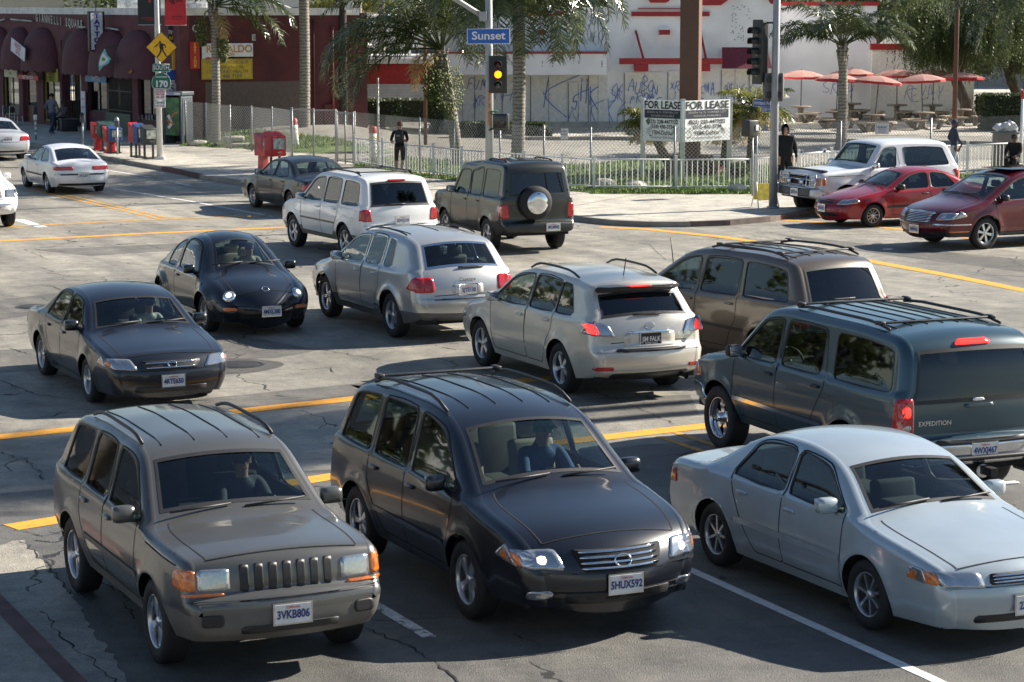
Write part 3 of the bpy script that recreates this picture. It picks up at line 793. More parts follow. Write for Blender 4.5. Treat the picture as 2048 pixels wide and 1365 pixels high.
SUV = dict(L=4.85, W=1.88, H=1.80, R=.375, axles=(1.05, 3.9), belt=(1.16, 1.1), sill=.36, tm=.22, rt=.09, rc=.12, bf=.14, br=.07, rr=.25, lr=.5,
    top=[(.14, .4), (.0, .46, .04), (.0, .72, .04), (.10, .76), (.12, 1.12), (.34, 1.68), (.46, 1.77), (1.2, 1.80), (2.5, 1.80), (2.95, 1.72), (3.6, 1.2), (3.8, 1.13), (4.45, 1.03), (4.72, .88), (4.76, .7), (4.85, .64), (4.85, .45), (4.72, .38)],
    wins=[(.42, .52, 1.28, 1.3), (1.46, 1.46, 2.2, 2.26), (2.38, 2.34, 2.9, 3.45)], doors=[(1.4, 2.32, 1, .34), (2.32, 3.38, 2, 0)], wgap=.12, ws=[(3.55, 1.25), (2.98, 1.7)], rw=[(.13, 1.16), (.33, 1.66)],
    cabin=(.6, 3.5), mirror=3.3, wheel='five', paint=paint('white_paint_coat', (.76, .76, .75), 0, .3), clad=BEI, zclad=.55)
SUV['wg'] = [TINT, TINT, MIDG]; SUV['rwm'] = TINT
SUV['extra'] = [lamps(-1, [(.68, .86), (.89, .86), (.885, 1.12), (.72, 1.12)], REDL, 'tail_lamp', side=[(.11, .88), (.26, .88), (.26, 1.1), (.13, 1.1)]), rails(.8, 2.6, .62, BLK, .05, (.95, 2.4)),
    plate(-1, .88, ('5DVS318', 'California')), patch(-1, rect(-.22, .22, 1.70, 1.73), REDL, 'brake_light', .02), side_strip(.74, None, 0, .04, BEI), wiper(-1, 1.22),
    lamps(1, [(.5, .80), (.9, .80), (.88, .96), (.55, .96)], CLRL, 'headlight', side=[(4.5, .82), (4.7, .82), (4.62, .97)]), patch(1, rect(-.42, .42, .78, .95), BLK, 'grille'), bars(1, .4, .8, .93, 4, CHR, 'grille_bar'),
    patch(1, rect(-.9, .9, .48, .64), CHR, 'front_bumper', .008, r=.05), plate(1, .56, ('3KPT441', 'California'))]
VANP = paint('bronze_paint', (.12, .098, .078), .4)
VAN = dict(L=4.95, W=1.9, H=1.76, R=.33, axles=(.98, 3.85), belt=(1.12, 1.02), sill=.23, tm=.22, rt=.11, rc=.15, bf=.22, br=.08, rr=.3, lr=.5,
    top=[(.14, .28), (.0, .4, .05), (.0, .66, .05), (.09, .74), (.12, 1.08), (.4, 1.62), (.54, 1.72), (1.4, 1.77), (2.8, 1.74), (3.25, 1.62), (4.15, 1.1), (4.35, 1.03), (4.78, .86), (4.93, .62), (4.95, .42), (4.84, .25)],
    wins=[(.42, .56, 1.55, 1.52), (1.68, 1.68, 2.55, 2.62), (2.76, 2.72, 3.2, 3.92)], doors=[(1.62, 2.68, 1, .3), (2.68, 3.7, 2, 0)], wgap=.13, ws=[(4.1, 1.14), (3.32, 1.58)], rw=[(.12, 1.12), (.39, 1.6)],
    cabin=(.6, 3.95), mirror=3.55, wheel='seven', paint=VANP)
VAN['wg'] = [TINT, TINT, MIDG]; VAN['rwm'] = TINT
VAN['extra'] = [lamps(-1, [(.74, .8), (.9, .8), (.89, 1.16), (.76, 1.16)], REDL, 'tail_lamp', side=[(.10, .82), (.22, .82), (.24, 1.14), (.14, 1.14)]), rails(.7, 2.6, .66, BLK, .05, (.9, 2.4)), ribs(.7, 2.7, .5, 5, BLK), plate(-1, .86, ('4CCN275', 'California')),
    side_strip(.62, None, 0, .05, BLK), aerial(3.6, .7, .4, .2), wiper(-1, 1.18), lamps(1, [(.45, .62), (.85, .64), (.8, .78), (.5, .76)], CLRL, 'headlight')]
JEEPP = paint('champagne_grey_paint', (.105, .104, .098), .4, .33)
def jeep_grille(c, root):
    b = MB()
    for k in range(7): yy = -.36 + .12 * k; c.end_patch(b, rect(yy - .038, yy + .038, .755, .975), BLK, 1, .003, r=.01)
    b.build('grille', root)
JEEP = dict(L=4.5, W=1.80, H=1.65, R=.36, axles=(.95, 3.62), belt=(1.1, 1.05), sill=.34, tm=.3, rt=.08, rc=.09, bf=.08, br=.06, rr=.18, lf=.8, af=.08,
    top=[(.14, .4), (.0, .44, .03), (.0, .68, .04), (.10, .72), (.12, 1.08), (.42, 1.54), (.56, 1.62), (1.3, 1.66), (2.35, 1.64), (2.65, 1.57), (3.25, 1.12), (3.4, 1.07), (4.15, 1.035), (4.36, 1.01, .06), (4.41, .71, .03), (4.5, .70, .04), (4.5, .45, .04), (4.4, .36)],
    wins=[(.5, .62, 1.22, 1.22), (1.34, 1.34, 1.95, 2.0), (2.12, 2.08, 2.6, 3.1)], doors=[(1.28, 2.06, 1, .28), (2.06, 3.1, 2, 0)], ws=[(3.2, 1.16), (2.68, 1.55)], rw=[(.13, 1.12), (.41, 1.52)], cabin=(.5, 3.15), mirror=2.98, wheel='five',
    paint=JEEPP, clad=mat('grey_cladding', (.11, .105, .095), .5), zclad=.60)
JEEP['wg'] = [TINT, MIDG, GLASS]
JEEP['extra'] = [jeep_grille, lamps(1, [(.48, .775), (.74, .775), (.74, .95), (.48, .95)], CLRL, 'headlight', r=.015), lamps(1, [(.755, .78), (.87, .79), (.865, .95), (.755, .95)], AMBL, 'corner_lamp', side=[(4.16, .8), (4.32, .79), (4.3, .93), (4.18, .93)], r=.015),
    lamps(1, [(.52, .735), (.86, .735), (.86, .76), (.52, .76)], AMBL, 'turn_signal', r=.008), plate(1, .57, ('3VKB806', 'California')), lamps(1, [(.56, .5), (.74, .5), (.74, .6), (.56, .6)], BLK, 'fog_lamp', r=.03), rails(.8, 2.4, .6, BLK, .05), ribs(.7, 2.5, .45, 4, BLK),
    wipers_front(3.22, 1.14), side_strip(.66, None, 0, .05, mat('grey_cladding', (.11, .105, .095), .5)), patch(1, rect(-.42, .42, .42, .49), BLK, 'lower_intake'),
    lambda c, root: (lambda t: (t.strip if 0 else c.strip(t, [(3.4, 1.0), (4.2, .965)], .012, DRK, .003), t.build('hood_seam', root)))(MB())]
MDXP = paint('black_blue_paint', (.006, .008, .014), .0)
MDX = dict(L=4.78, W=1.9, H=1.74, R=.36, axles=(1.0, 3.65), belt=(1.12, 1.04), sill=.30, tm=.28, rt=.10, rc=.15, bf=.2, br=.08, rr=.28,
    top=[(.14, .36), (.0, .45, .05), (.0, .68, .05), (.10, .74), (.12, 1.1), (.38, 1.58), (.52, 1.68), (1.2, 1.74), (2.3, 1.74), (2.85, 1.64), (3.6, 1.13), (3.8, 1.07), (4.4, .97), (4.64, .84), (4.74, .68), (4.78, .5), (4.7, .32)],
    wins=[(.42, .6, 1.22, 1.22), (1.36, 1.34, 2.12, 2.18), (2.3, 2.26, 2.82, 3.38)], doors=[(1.3, 2.22, 1, .32), (2.22, 3.25, 2, 0)], ws=[(3.55, 1.16), (2.9, 1.61)], rw=[(.13, 1.14), (.37, 1.56)], cabin=(.5, 3.5), mirror=3.15, wheel='five',
    paint=MDXP, seat=SEATT)
MDX['wg'] = [MIDG, MIDG, GLASS]
MDX['extra'] = [patch(1, [(-.36, .64), (.36, .64), (.44, .82), (-.44, .82)], DRK, 'grille', .006), bars(1, .38, .67, .80, 4, CHR, 'grille_bar', w=.016), patch(1, rect(-.84, .84, .40, .47), DRK, 'bumper_intake', .004), emblem(1, .72, .08, .055),
    lamps(1, [(.5, .66), (.88, .68), (.90, .82), (.56, .83)], CLRL, 'headlight', side=[(4.28, .74), (4.62, .68), (4.44, .86)], inner=[([(.64, .705), (.72, .705), (.72, .775), (.64, .775)], LITL)]),
    lamps(1, [(.82, .69), (.91, .70), (.90, .80), (.84, .8)], AMBL, 'corner_lamp', side=[(4.36, .74), (4.52, .71), (4.42, .82)]), lamps(1, [(.6, .40), (.8, .40), (.8, .48), (.6, .48)], CLRL, 'fog_lamp', r=.03), patch(1, rect(-.5, .5, .36, .46), BLK, 'lower_intake'),
    plate(1, .53, ('5HUX592', 'California')), rails(.8, 2.6, .64, BLK, .06, (.9,)), ribs(.8, 2.6, .42, 4, BLK), wipers_front(3.57, 1.15), side_strip(.6, None, 0, .05, MDXP)]
def sedan(paintm, **k):
    d = dict(L=4.77, W=1.78, H=1.42, R=.315, axles=(1.06, 3.69), belt=(.96, .90), sill=.2, tm=.42, rt=.08, rc=.12, bf=.12, br=.08, rr=.26, gap=.045, af=.10,
        top=[(.12, .26), (.0, .4, .06), (.0, .6, .06), (.05, .72), (.12, .93, .1), (.85, .99, .2), (1.45, 1.34), (1.85, 1.415), (2.4, 1.42), (2.9, 1.33), (3.5, .95), (3.68, .905), (4.3, .82), (4.66, .735, .08), (4.73, .60, .05), (4.77, .42), (4.68, .22)],
        wins=[(1.32, 1.6, 2.2, 2.22), (2.32, 2.3, 2.82, 3.28)], doors=[(1.42, 2.27, 0, .34), (2.27, 3.3, 1, 0)], wgap=.07, ws=[(3.46, 1.0), (2.95, 1.31)], rw=[(.9, 1.02), (1.42, 1.32)], cabin=(.95, 3.45), mirror=3.12, wheel='seven', paint=paintm,
        seats=[(2.55, (.36, -.36)), (1.7, (.36, -.36))], hs=.46)
    d.update(k); return d
CAMP = paint('pale_blue_silver_paint', (.40, .46, .50), .3, .24)
CAM = sedan(CAMP, extra=[lamps(1, [(.42, .58), (.80, .60), (.83, .72), (.45, .71)], CLRL, 'headlight', side=[(4.3, .62), (4.55, .6), (4.5, .72), (4.34, .73)]), lamps(1, [(.79, .60), (.86, .61), (.85, .71), (.80, .71)], AMBL, 'corner_lamp', side=[(4.28, .62), (4.46, .61), (4.4, .71)]),
    patch(1, [(-.38, .6), (.38, .6), (.36, .69), (-.36, .69)], BLK, 'grille'), bars(1, .34, .62, .67, 3, CHR, 'grille_bar', w=.012), plate(1, .42, ('2XJR118', 'California')), patch(1, rect(-.5, .5, .27, .34), BLK, 'lower_intake'),
    side_strip(.56, None, 0, .06, CAMP), wipers_front(3.48, .99), lamps(-1, [(.5, .68), (.85, .68), (.84, .85), (.5, .85)], REDL, 'tail_lamp', side=[(.06, .7), (.3, .7), (.28, .84), (.1, .84)])])
SEDP = paint('charcoal_blue_paint', (.010, .013, .021), .1)
SED = sedan(SEDP, W=1.80, wheel='five', R=.32, extra=[lamps(1, [(.46, .57), (.82, .60), (.84, .73), (.55, .72)], CLRL, 'headlight', side=[(4.25, .64), (4.56, .6), (4.42, .75)]), lamps(1, [(.8, .62), (.86, .63), (.84, .70), (.8, .7)], AMBL, 'corner_lamp', side=[(4.3, .66), (4.44, .63), (4.38, .72)]),
    patch(1, [(-.36, .57), (.36, .57), (.42, .69), (-.42, .69)], BLK, 'grille'), bars(1, .36, .6, .66, 2, CHR, 'grille_bar', w=.012), emblem(1, .64, .06, .045), plate(1, .42, ('4RTE650', 'California')), patch(1, rect(-.5, .5, .26, .34), BLK, 'lower_intake'), wipers_front(3.48, .99),
    lamps(-1, [(.5, .68), (.85, .68), (.84, .85), (.5, .85)], REDL, 'tail_lamp')])
SILP = paint('light_silver_paint', (.55, .56, .57), .4)
SIL = sedan(SILP, extra=[lamps(-1, [(.44, .70), (.84, .70), (.84, .85), (.5, .85)], REDL, 'tail_lamp', side=[(.05, .71), (.28, .72), (.24, .85), (.1, .85)]), plate(-1, .76, ('4BUM733', 'California')), patch(-1, rect(-.8, .8, .3, .36), BLK, 'rear_valance'), side_strip(.5, None, 0, .04, SILP)])
DKS = sedan(paint('dark_green_blue_paint', (.007, .010, .012), 0, .4), extra=[lamps(-1, [(.44, .68), (.84, .68), (.84, .84), (.5, .84)], REDL, 'tail_lamp', side=[(.05, .7), (.28, .7), (.24, .84), (.1, .84)]), plate(-1, .6, ('3SHN204', 'California')), patch(-1, rect(-.3, .3, .7, .82), BLK, 'tail_panel')])
INTP = paint('bright_white_paint', (.74, .75, .77), .05)
INT = dict(L=4.4, W=1.71, H=1.33, R=.295, axles=(.92, 3.47), belt=(.90, .84), sill=.19, tm=.42, rt=.09, rc=.14, bf=.16, br=.1, rr=.3, gap=.04,
    top=[(.12, .24), (.0, .36, .05), (.0, .58, .05), (.04, .7), (.05, .88, .05), (.32, .92, .1), (1.15, 1.26), (1.6, 1.33), (2.1, 1.335), (2.5, 1.25), (3.1, .91), (3.25, .87), (3.9, .76), (4.25, .66), (4.38, .5), (4.4, .38), (4.3, .22)],
    wins=[(.82, 1.25, 1.75, 1.72), (1.86, 1.86, 2.46, 2.92)], doors=[(1.80, 3.0, 1, 0)], wgap=.07, ws=[(3.06, .95), (2.55, 1.22)], rw=[(.4, .95), (1.1, 1.24)], cabin=(.7, 3.05), mirror=2.78, wheel='seven', paint=INTP, seats=[(2.2, (.35, -.35)), (1.45, (.33, -.33))], hs=.42,
    extra=[lamps(-1, [(.28, .70), (.82, .70), (.82, .81), (.28, .81)], REDL, 'tail_lamp', side=[(.03, .71), (.2, .71), (.18, .8), (.05, .8)]), plate(-1, .55, ('2FGL607', 'California')), side_strip(.5, None, 0, .05, BLK), patch(-1, rect(-.8, .8, .56, .60), BLK, 'bumper_strip', .01, r=.01),
        patch(-1, rect(-.7, .7, .25, .32), BLK, 'rear_valance')])
CIVP = paint('bright_red_paint', (.29, .008, .012), .1, .25)
CIV = dict(L=4.44, W=1.70, H=1.375, R=.29, axles=(.98, 3.6), belt=(.93, .86), sill=.2, tm=.42, rt=.10, rc=.16, bf=.17, br=.1, rr=.3, gap=.04,
    top=[(.1, .26), (.0, .4, .06), (.0, .6, .06), (.05, .90, .08), (.6, .96, .15), (1.25, 1.29), (1.65, 1.37), (2.1, 1.375), (2.5, 1.3), (3.15, .93), (3.3, .88), (4.0, .76), (4.3, .64), (4.42, .48), (4.44, .36), (4.34, .2)],
    wins=[(1.12, 1.42, 1.86, 1.88), (1.98, 1.96, 2.5, 3.0)], doors=[(1.93, 3.05, 1, 0)], wgap=.075, ws=[(3.1, .97), (2.55, 1.28)], rw=[(.66, 1.0), (1.2, 1.27)], cabin=(.85, 3.1), mirror=2.85, mirror_m=BLK, wheel='ten', paint=CIVP, glass=MIDG, seats=[(2.25, (.35, -.35)), (1.5, (.33, -.33))], hs=.42, handle=BLK,
    extra=[lamps(1, [(.42, .56), (.76, .58), (.8, .70), (.5, .67)], CLRL, 'headlight', side=[(3.98, .64), (4.24, .58), (4.08, .73)]), lamps(1, [(.76, .59), (.82, .60), (.8, .67), (.77, .67)], AMBL, 'corner_lamp', side=[(4.0, .64), (4.14, .62), (4.06, .70)]),
        patch(1, rect(-.34, .34, .58, .63), BLK, 'grille', r=.02), patch(1, rect(-.5, .5, .27, .36), BLK, 'lower_intake'), plate(1, .46, ('3PLK927', 'California')), side_strip(.5, None, 0, .06, BLK), wipers_front(3.14, .95),
        lamps(-1, [(.45, .68), (.8, .68), (.8, .84), (.45, .84)], REDL, 'tail_lamp', side=[(.04, .68), (.22, .7), (.2, .83), (.06, .84)])])
PACP = paint('dark_red_pearl_paint', (.11, .005, .010), .25, .25)
PAC = dict(L=5.05, W=2.0, H=1.69, R=.36, axles=(1.02, 3.97), belt=(1.12, 1.02), sill=.28, tm=.3, rt=.1, rc=.15, bf=.2, br=.09, rr=.3,
    top=[(.14, .34), (.0, .45, .05), (.0, .7, .05), (.1, .78), (.14, 1.12), (.55, 1.52), (.7, 1.6), (1.5, 1.68), (2.5, 1.69), (3.05, 1.58), (3.95, 1.08), (4.15, 1.02), (4.7, .91), (4.93, .78), (5.03, .6), (5.05, .48), (4.96, .3)],
    wins=[(.72, .86, 1.45, 1.42), (1.56, 1.54, 2.4, 2.46), (2.58, 2.54, 3.05, 3.72)], doors=[(1.5, 2.5, 1, .36), (2.5, 3.6, 2, 0)], ws=[(3.88, 1.13), (3.1, 1.56)], rw=[(.16, 1.15), (.53, 1.5)], cabin=(.7, 3.85), mirror=3.5, mirror_m=BLK, wheel='six', paint=PACP, clad=BLK, zclad=.42,
    extra=[patch(1, [(-.42, .60), (.42, .60), (.46, .80), (-.46, .80)], DRK, 'grille'), bars(1, .43, .62, .79, 6, CHR, 'grille_bar', w=.014), lambda c, root: (lambda b: (c.end_patch(b, [(-.46, .80), (0, .82), (.46, .80), (.46, .83), (0, .85), (-.46, .83)], CHR, 1, .016, r=.01), b.build('grille_surround', root)))(MB()),
        emblem(1, .83, .13, .022), lamps(1, [(.55, .66), (.93, .69), (.93, .84), (.6, .82)], CLRL, 'headlight', side=[(4.5, .76), (4.84, .70), (4.66, .88)], inner=[(rect(.66, .75, .72, .80), CLR_IN)]), lamps(1, [(.56, .66), (.74, .67), (.7, .70), (.58, .70)], AMBL, 'turn_signal', r=.01),
        lamps(1, [(.52, .56), (.95, .56), (.95, .59), (.52, .59)], CHR, 'bumper_strip', side=[(4.4, .56), (4.9, .56), (4.9, .59), (4.4, .59)], r=.01), plate(1, .44, ('5FRP053', 'California')), lamps(1, [(.84, .40), (.96, .40), (.96, .43), (.84, .43)], AMBL, 'marker_lamp', side=[(4.6, .40), (4.76, .40), (4.76, .43), (4.6, .43)], r=.01),
        lambda c, root: (lambda t: ([t.box((x, 0, float(c.zroof(x)) + .055), (.75, 1.05, .012), TINT, bev=.005) for x in (2.55, 1.6)], t.build('sunroof', root)))(MB()), wipers_front(3.9, 1.12), side_strip(.48, None, 0, .04, PACP), patch(1, rect(-.5, .5, .33, .38), BLK, 'lower_intake')])
BROP = paint('white_grey_paint', (.70, .71, .73), .05)
def bull_bar(c, root):
    t = MB()
    for z in (.78, .96, 1.1): t.tube([(4.58, y, z) for y in (-.85, -.4, 0, .4, .85)], .022, CHR, 7)
    for y in (-.85, -.42, .42, .85): t.tube([(4.6, y, .62), (4.58, y, 1.1)], .022, CHR, 7)
    t.build('bull_bar', root)
    for y in (-.3, .3):
        t = MB(); t.lathe([(0, -.05), (.07, -.05), (.085, .0), (.09, .04), (.0, .045)], CHR, 16, (4.66, y, .9), M=Matrix.Rotation(R(90), 4, 'Y')); t.build('driving_lamp', root)
BRO = dict(L=4.7, W=2.0, H=1.9, R=.39, axles=(1.05, 3.72), belt=(1.24, 1.2), sill=.45, tm=.2, rt=.09, rc=.09, bf=.07, br=.05, rr=.15, gap=.07, lf=.6, af=.04,
    top=[(.12, .52), (.0, .55, .03), (.0, .72, .03), (.1, .75), (.12, 1.2), (.44, 1.78), (.58, 1.87), (1.5, 1.905), (2.35, 1.89), (2.6, 1.83), (3.0, 1.30), (3.15, 1.24), (4.35, 1.15), (4.5, 1.1), (4.52, .76, .03), (4.66, .73, .03), (4.68, .54, .03), (4.5, .47)],
    wins=[(.46, .66, 1.9, 1.86), (2.16, 2.12, 2.5, 2.84)], doors=[(2.02, 3.0, 1, 0)], wgap=.15, wg=[MIDG, GLASS], ws=[(2.96, 1.35), (2.62, 1.8)], rw=[(.14, 1.26), (.42, 1.74)], rwm=TINT, cabin=(.5, 2.95), mirror=2.86, mirror_m=CHR, wheel='steel', paint=BROP, seats=[(2.1, (.42, -.42)), (1.15, (.4, 0, -.4))],
    extra=[bull_bar, patch(1, rect(-.5, .5, .82, 1.05), DRK, 'grille'), bars(1, .48, .86, 1.0, 3, GRYP, 'grille_bar', w=.012), lamps(1, [(.55, .82), (.82, .82), (.82, 1.02), (.55, 1.02)], CLRL, 'headlight', r=.02), lamps(1, [(.83, .82), (.95, .82), (.95, 1.02), (.83, 1.02)], AMBL, 'corner_lamp', side=[(4.36, .83), (4.46, .83), (4.46, 1.01), (4.36, 1.01)], r=.015),
        patch(1, rect(-.97, .97, .54, .74), GRYP, 'front_bumper', .01, r=.04), lambda c, root: (lambda t: ([t.box((4.30, y, 1.19), (.16, .5, .05), BLK, bev=.02) for y in (-.62, -.2, .2, .62)], t.build('bug_deflector', root)))(MB()), plate(1, .63, ('2ZQT519', 'California'), y=.1),
        side_strip(1.06, 2.0, 4.3, .02, CHR, 'side_moulding', .005), lamps(-1, [(.82, .82), (.97, .82), (.965, 1.16), (.83, 1.16)], REDL, 'tail_lamp', side=[(.11, .84), (.2, .84), (.2, 1.14), (.12, 1.14)]), wipers_front(2.98, 1.32)])
BEEP = paint('black_paint', (.010, .011, .015), .15, .22)
BEE = dict(L=4.09, W=1.74, H=1.5, R=.32, axles=(.76, 3.27), belt=(.92, .90), sill=.22, tm=.42, rt=.2, rc=.26, bf=.26, br=.22, rr=.5, fl=.06, gap=.05,
    top=[(.12, .26), (.02, .4), (.0, .5), (.1, .72), (.35, .98), (.8, 1.28), (1.35, 1.47), (1.9, 1.515), (2.35, 1.42), (2.95, 1.02), (3.15, .93), (3.6, .83), (3.92, .68), (4.05, .5), (4.09, .4), (3.98, .22)],
    wins=[(.95, 1.08, 1.5, 1.48), (1.62, 1.6, 2.35, 2.78)], doors=[(1.55, 2.88, 1, 0)], wgap=.09, wr=.1, ws=[(2.98, 1.02), (2.35, 1.39)], rw=[(.42, 1.04), (.95, 1.33)], cabin=(.7, 2.95), mirror=2.62, wheel='seven', paint=BEEP, seats=[(2.1, (.36, -.36)), (1.4, (.33, -.33))], hs=.48, seat=SEATT,
    extra=[lambda c, root: [(lambda t, P: (t.lathe([(0, .035), (.06, .03), (.1, .01), (.115, -.02), (.115, -.06)], CLR_IN, 22, P[0], M=P[1].to_track_quat('Z', 'Y').to_matrix().to_4x4()), t.lathe([(0, .045), (.05, .036), (.055, .025)], LITL, 16, P[0], M=P[1].to_track_quat('Z', 'Y').to_matrix().to_4x4()), t.build('headlight', root)))(MB(), c.front(y, .66, 1)) for y in (.6, -.6)],
        lamps(1, [(.5, .42), (.72, .42), (.72, .48), (.5, .48)], AMBL, 'turn_signal', r=.02), patch(1, rect(-.45, .45, .3, .38), DRK, 'lower_intake'), emblem(1, .76, .06, .05), plate(1, .43, ('4MXL380', 'California')), wipers_front(2.98, 1.03)])
for s_, zf_, zr_ in ((RX, .60, .70), (CAY, .62, .72), (VAN, .60, .74), (JEEP, .70, .72), (MDX, .63, .72), (CAM, .585, .64), (SED, .56, .64), (SIL, .58, .66), (INT, .5, .6), (CIV, .53, .62), (PAC, .58, .74), (BEE, .5, .6), (SUV, .74, .78)):
    s_['extra'] = s_['extra'] + [seamline(1, zf_, s_['W'] / 2 - .06), seamline(-1, zr_, s_['W'] / 2 - .06)]
for s_ in (RX, CAY, EXP, DIS, SUV, VAN, JEEP, MDX):
    s_.setdefault('cross', []).append((s_['top'][4][:2], .8) if 0 else ((s_['ws'][1][0] * 0 + s_['top'][3][0] + .0, s_['top'][3][1] + .02), .80))
def build_cars(only=None):
    D = R
    jobs = [
     ('sedan', SIL, (-18.25, 83.55), 118, 'pale silver sedan cut by the left edge, farther off than the white hatchback'),
     ('hatchback', INT, (-12.87, 68.9), 116, 'small white fastback with red tail lamps heading away up the left-hand lanes'),
     ('suv', var(SUV, clad=None), (-14.6, 60.3), -62, 'white four-wheel drive nosing in at the left edge of the frame with chrome grille'),
     ('sedan', DKS, (-5.05, 61.73), 118, 'dark green-black sedan near the kerb, half hidden by a white four-wheel drive'),
     ('suv', SUV, (-2.83, 51.08), 118, 'white four-wheel drive with beige lower panels and black roof rails'),
     ('suv', DIS, (.25, 52.6), 113, 'tall dark boxy four-wheel drive with a spare wheel on its back door'),
     ('suv', CAY, (-1.16, 38.9), 116.6, 'silver rounded four-wheel drive with big red tail lamps and chrome window surrounds'),
     ('compact_car', BEE, (-5.44, 41.8), -66, 'black bubble-shaped car with round lit headlamps coming across the junction'),
     ('sedan', SED, (-6.2, 34.82), -65, 'charcoal sedan coming forward at the left beyond the champagne grey four-wheel drive'),
     ('suv', JEEP, (-3.32, 21.84), -65, 'champagne grey four-wheel drive with seven-slot grille nearest the kerb at lower left'),
     ('suv', MDX, (-.70, 23.29), -65, 'black four-wheel drive with roof rails and lit headlamps in the middle of the oncoming lanes'),
     ('sedan', CAM, (2.77, 22.88), -64.5, 'pale blue-silver sedan at lower right, its nose cut by the frame'),
     ('minivan', VAN, (4.5, 34.98), 121, 'bronze minivan with dark windows heading away behind the champagne pearl car'),
     ('suv', RX, (1.49, 33.23), 115, 'champagne pearl four-wheel drive with clear tail lamps and black dealer plate'),
     ('suv', EXP, (4.64, 26.2), 112.8, 'large blue-green four-wheel drive with roof rack, tow hitch and lit red tail lamp'),
     ('suv', BRO, (10.65, 62.7), 205.5, 'white two-door four-wheel drive with chrome bull bar waiting at the line'),
     ('coupe', CIV, (11.0, 59.65), 204, 'bright red two-door coupe waiting between the white and the dark red cars'),
     ('suv', PAC, (12.8, 54.87), 208.5, 'dark red estate-like car with chrome slatted grille at the right edge')]
    out = {}
    for k, (nm, sp, pos, yaw, lab) in enumerate(jobs):
        if only is not None and k not in only: continue
        out[k] = place(sp, nm, pos, R(yaw), lab, {'suv': 'four-wheel drive', 'sedan': 'car', 'hatchback': 'car', 'compact_car': 'car', 'coupe': 'car', 'minivan': 'minivan'}[nm])
    return out
# ================================================================== SETTING
def asphalt_mat(name, c0, c1, crack=True, streak=True, spots=True):
    m, nt, b = nodes(name); N = nt.nodes; L = nt.links
    tc = N.new('ShaderNodeTexCoord'); b.inputs['Roughness'].default_value = .62; b.inputs['Specular IOR Level'].default_value = .55
    def noise(sc, det=6, vec=None, rough=.6):
        n = N.new('ShaderNodeTexNoise'); n.inputs['Scale'].default_value = sc; n.inputs['Detail'].default_value = det; n.inputs['Roughness'].default_value = rough
        L.new(vec or tc.outputs['Object'], n.inputs['Vector']); return n.outputs['Fac']
    def ramp(x, a, c, A, B):
        r = N.new('ShaderNodeValToRGB'); r.color_ramp.elements[0].position = a; r.color_ramp.elements[1].position = c
        r.color_ramp.elements[0].color = (*A, 1); r.color_ramp.elements[1].color = (*B, 1); L.new(x, r.inputs['Fac']); return r.outputs['Color']
    def mix(f, a, c, mode='MIX', fac=None):
        x = N.new('ShaderNodeMix'); x.data_type = 'RGBA'; x.blend_type = mode
        if fac is not None: x.inputs['Factor'].default_value = fac
        else: L.new(f, x.inputs['Factor'])
        L.new(a, x.inputs['A']); L.new(c, x.inputs['B']); return x.outputs['Result']
    col = ramp(noise(.16, 8), .35, .65, c0, c1)
    if streak:
        mp = N.new('ShaderNodeMapping'); mp.inputs['Rotation'].default_value = (0, 0, R(65)); L.new(tc.outputs['Object'], mp.inputs['Vector'])
        mp2 = N.new('ShaderNodeMapping'); mp2.inputs['Scale'].default_value = (.06, 1.1, 1); L.new(mp.outputs[0], mp2.inputs['Vector'])
        col = mix(None, col, ramp(noise(1.0, 5, mp2.outputs[0]), .3, .7, (.60, .60, .62), (1.18, 1.16, 1.1)), 'MULTIPLY', .95)
    if spots:
        col = mix(None, col, ramp(noise(1.7, 9, None, .75), .36, .64, (.62, .62, .63), (1.22, 1.21, 1.17)), 'MULTIPLY', .9)
    grain = noise(55, 3, None, .8); col = mix(None, col, ramp(grain, .3, .7, (.6, .6, .6), (1.45, 1.43, 1.4)), 'MULTIPLY', .9)
    g2 = noise(14, 4, None, .8); col = mix(None, col, ramp(g2, .3, .7, (.82, .82, .82), (1.18, 1.18, 1.16)), 'MULTIPLY', .9)
    if crack:
        dn = N.new('ShaderNodeTexNoise'); dn.inputs['Scale'].default_value = 1.2; dn.inputs['Detail'].default_value = 6; L.new(tc.outputs['Object'], dn.inputs['Vector'])
        ad = N.new('ShaderNodeVectorMath'); ad.operation = 'MULTIPLY_ADD'; ad.inputs[1].default_value = (1.3, 1.3, 0); L.new(dn.outputs['Color'], ad.inputs[0]); L.new(tc.outputs['Object'], ad.inputs[2])
        vo = N.new('ShaderNodeTexVoronoi'); vo.feature = 'DISTANCE_TO_EDGE'; vo.inputs['Scale'].default_value = .28; L.new(ad.outputs[0], vo.inputs['Vector'])
        lt = N.new('ShaderNodeMath'); lt.operation = 'LESS_THAN'; lt.inputs[1].default_value = .0045; L.new(vo.outputs['Distance'], lt.inputs[0])
        gt = N.new('ShaderNodeMath'); gt.operation = 'GREATER_THAN'; gt.inputs[1].default_value = .5; L.new(noise(.35, 3), gt.inputs[0])
        mu = N.new('ShaderNodeMath'); mu.operation = 'MULTIPLY'; L.new(lt.outputs[0], mu.inputs[0]); L.new(gt.outputs[0], mu.inputs[1])
        dark = N.new('ShaderNodeRGB'); dark.outputs[0].default_value = (.012, .012, .012, 1)
        col = mix(mu.outputs[0], col, dark.outputs[0])
    L.new(col, b.inputs['Base Color'])
    bp = N.new('ShaderNodeBump'); bp.inputs['Strength'].default_value = .6; bp.inputs['Distance'].default_value = .03; L.new(grain, bp.inputs['Height']); L.new(bp.outputs[0], b.inputs['Normal'])
    MATS[name] = m; return m
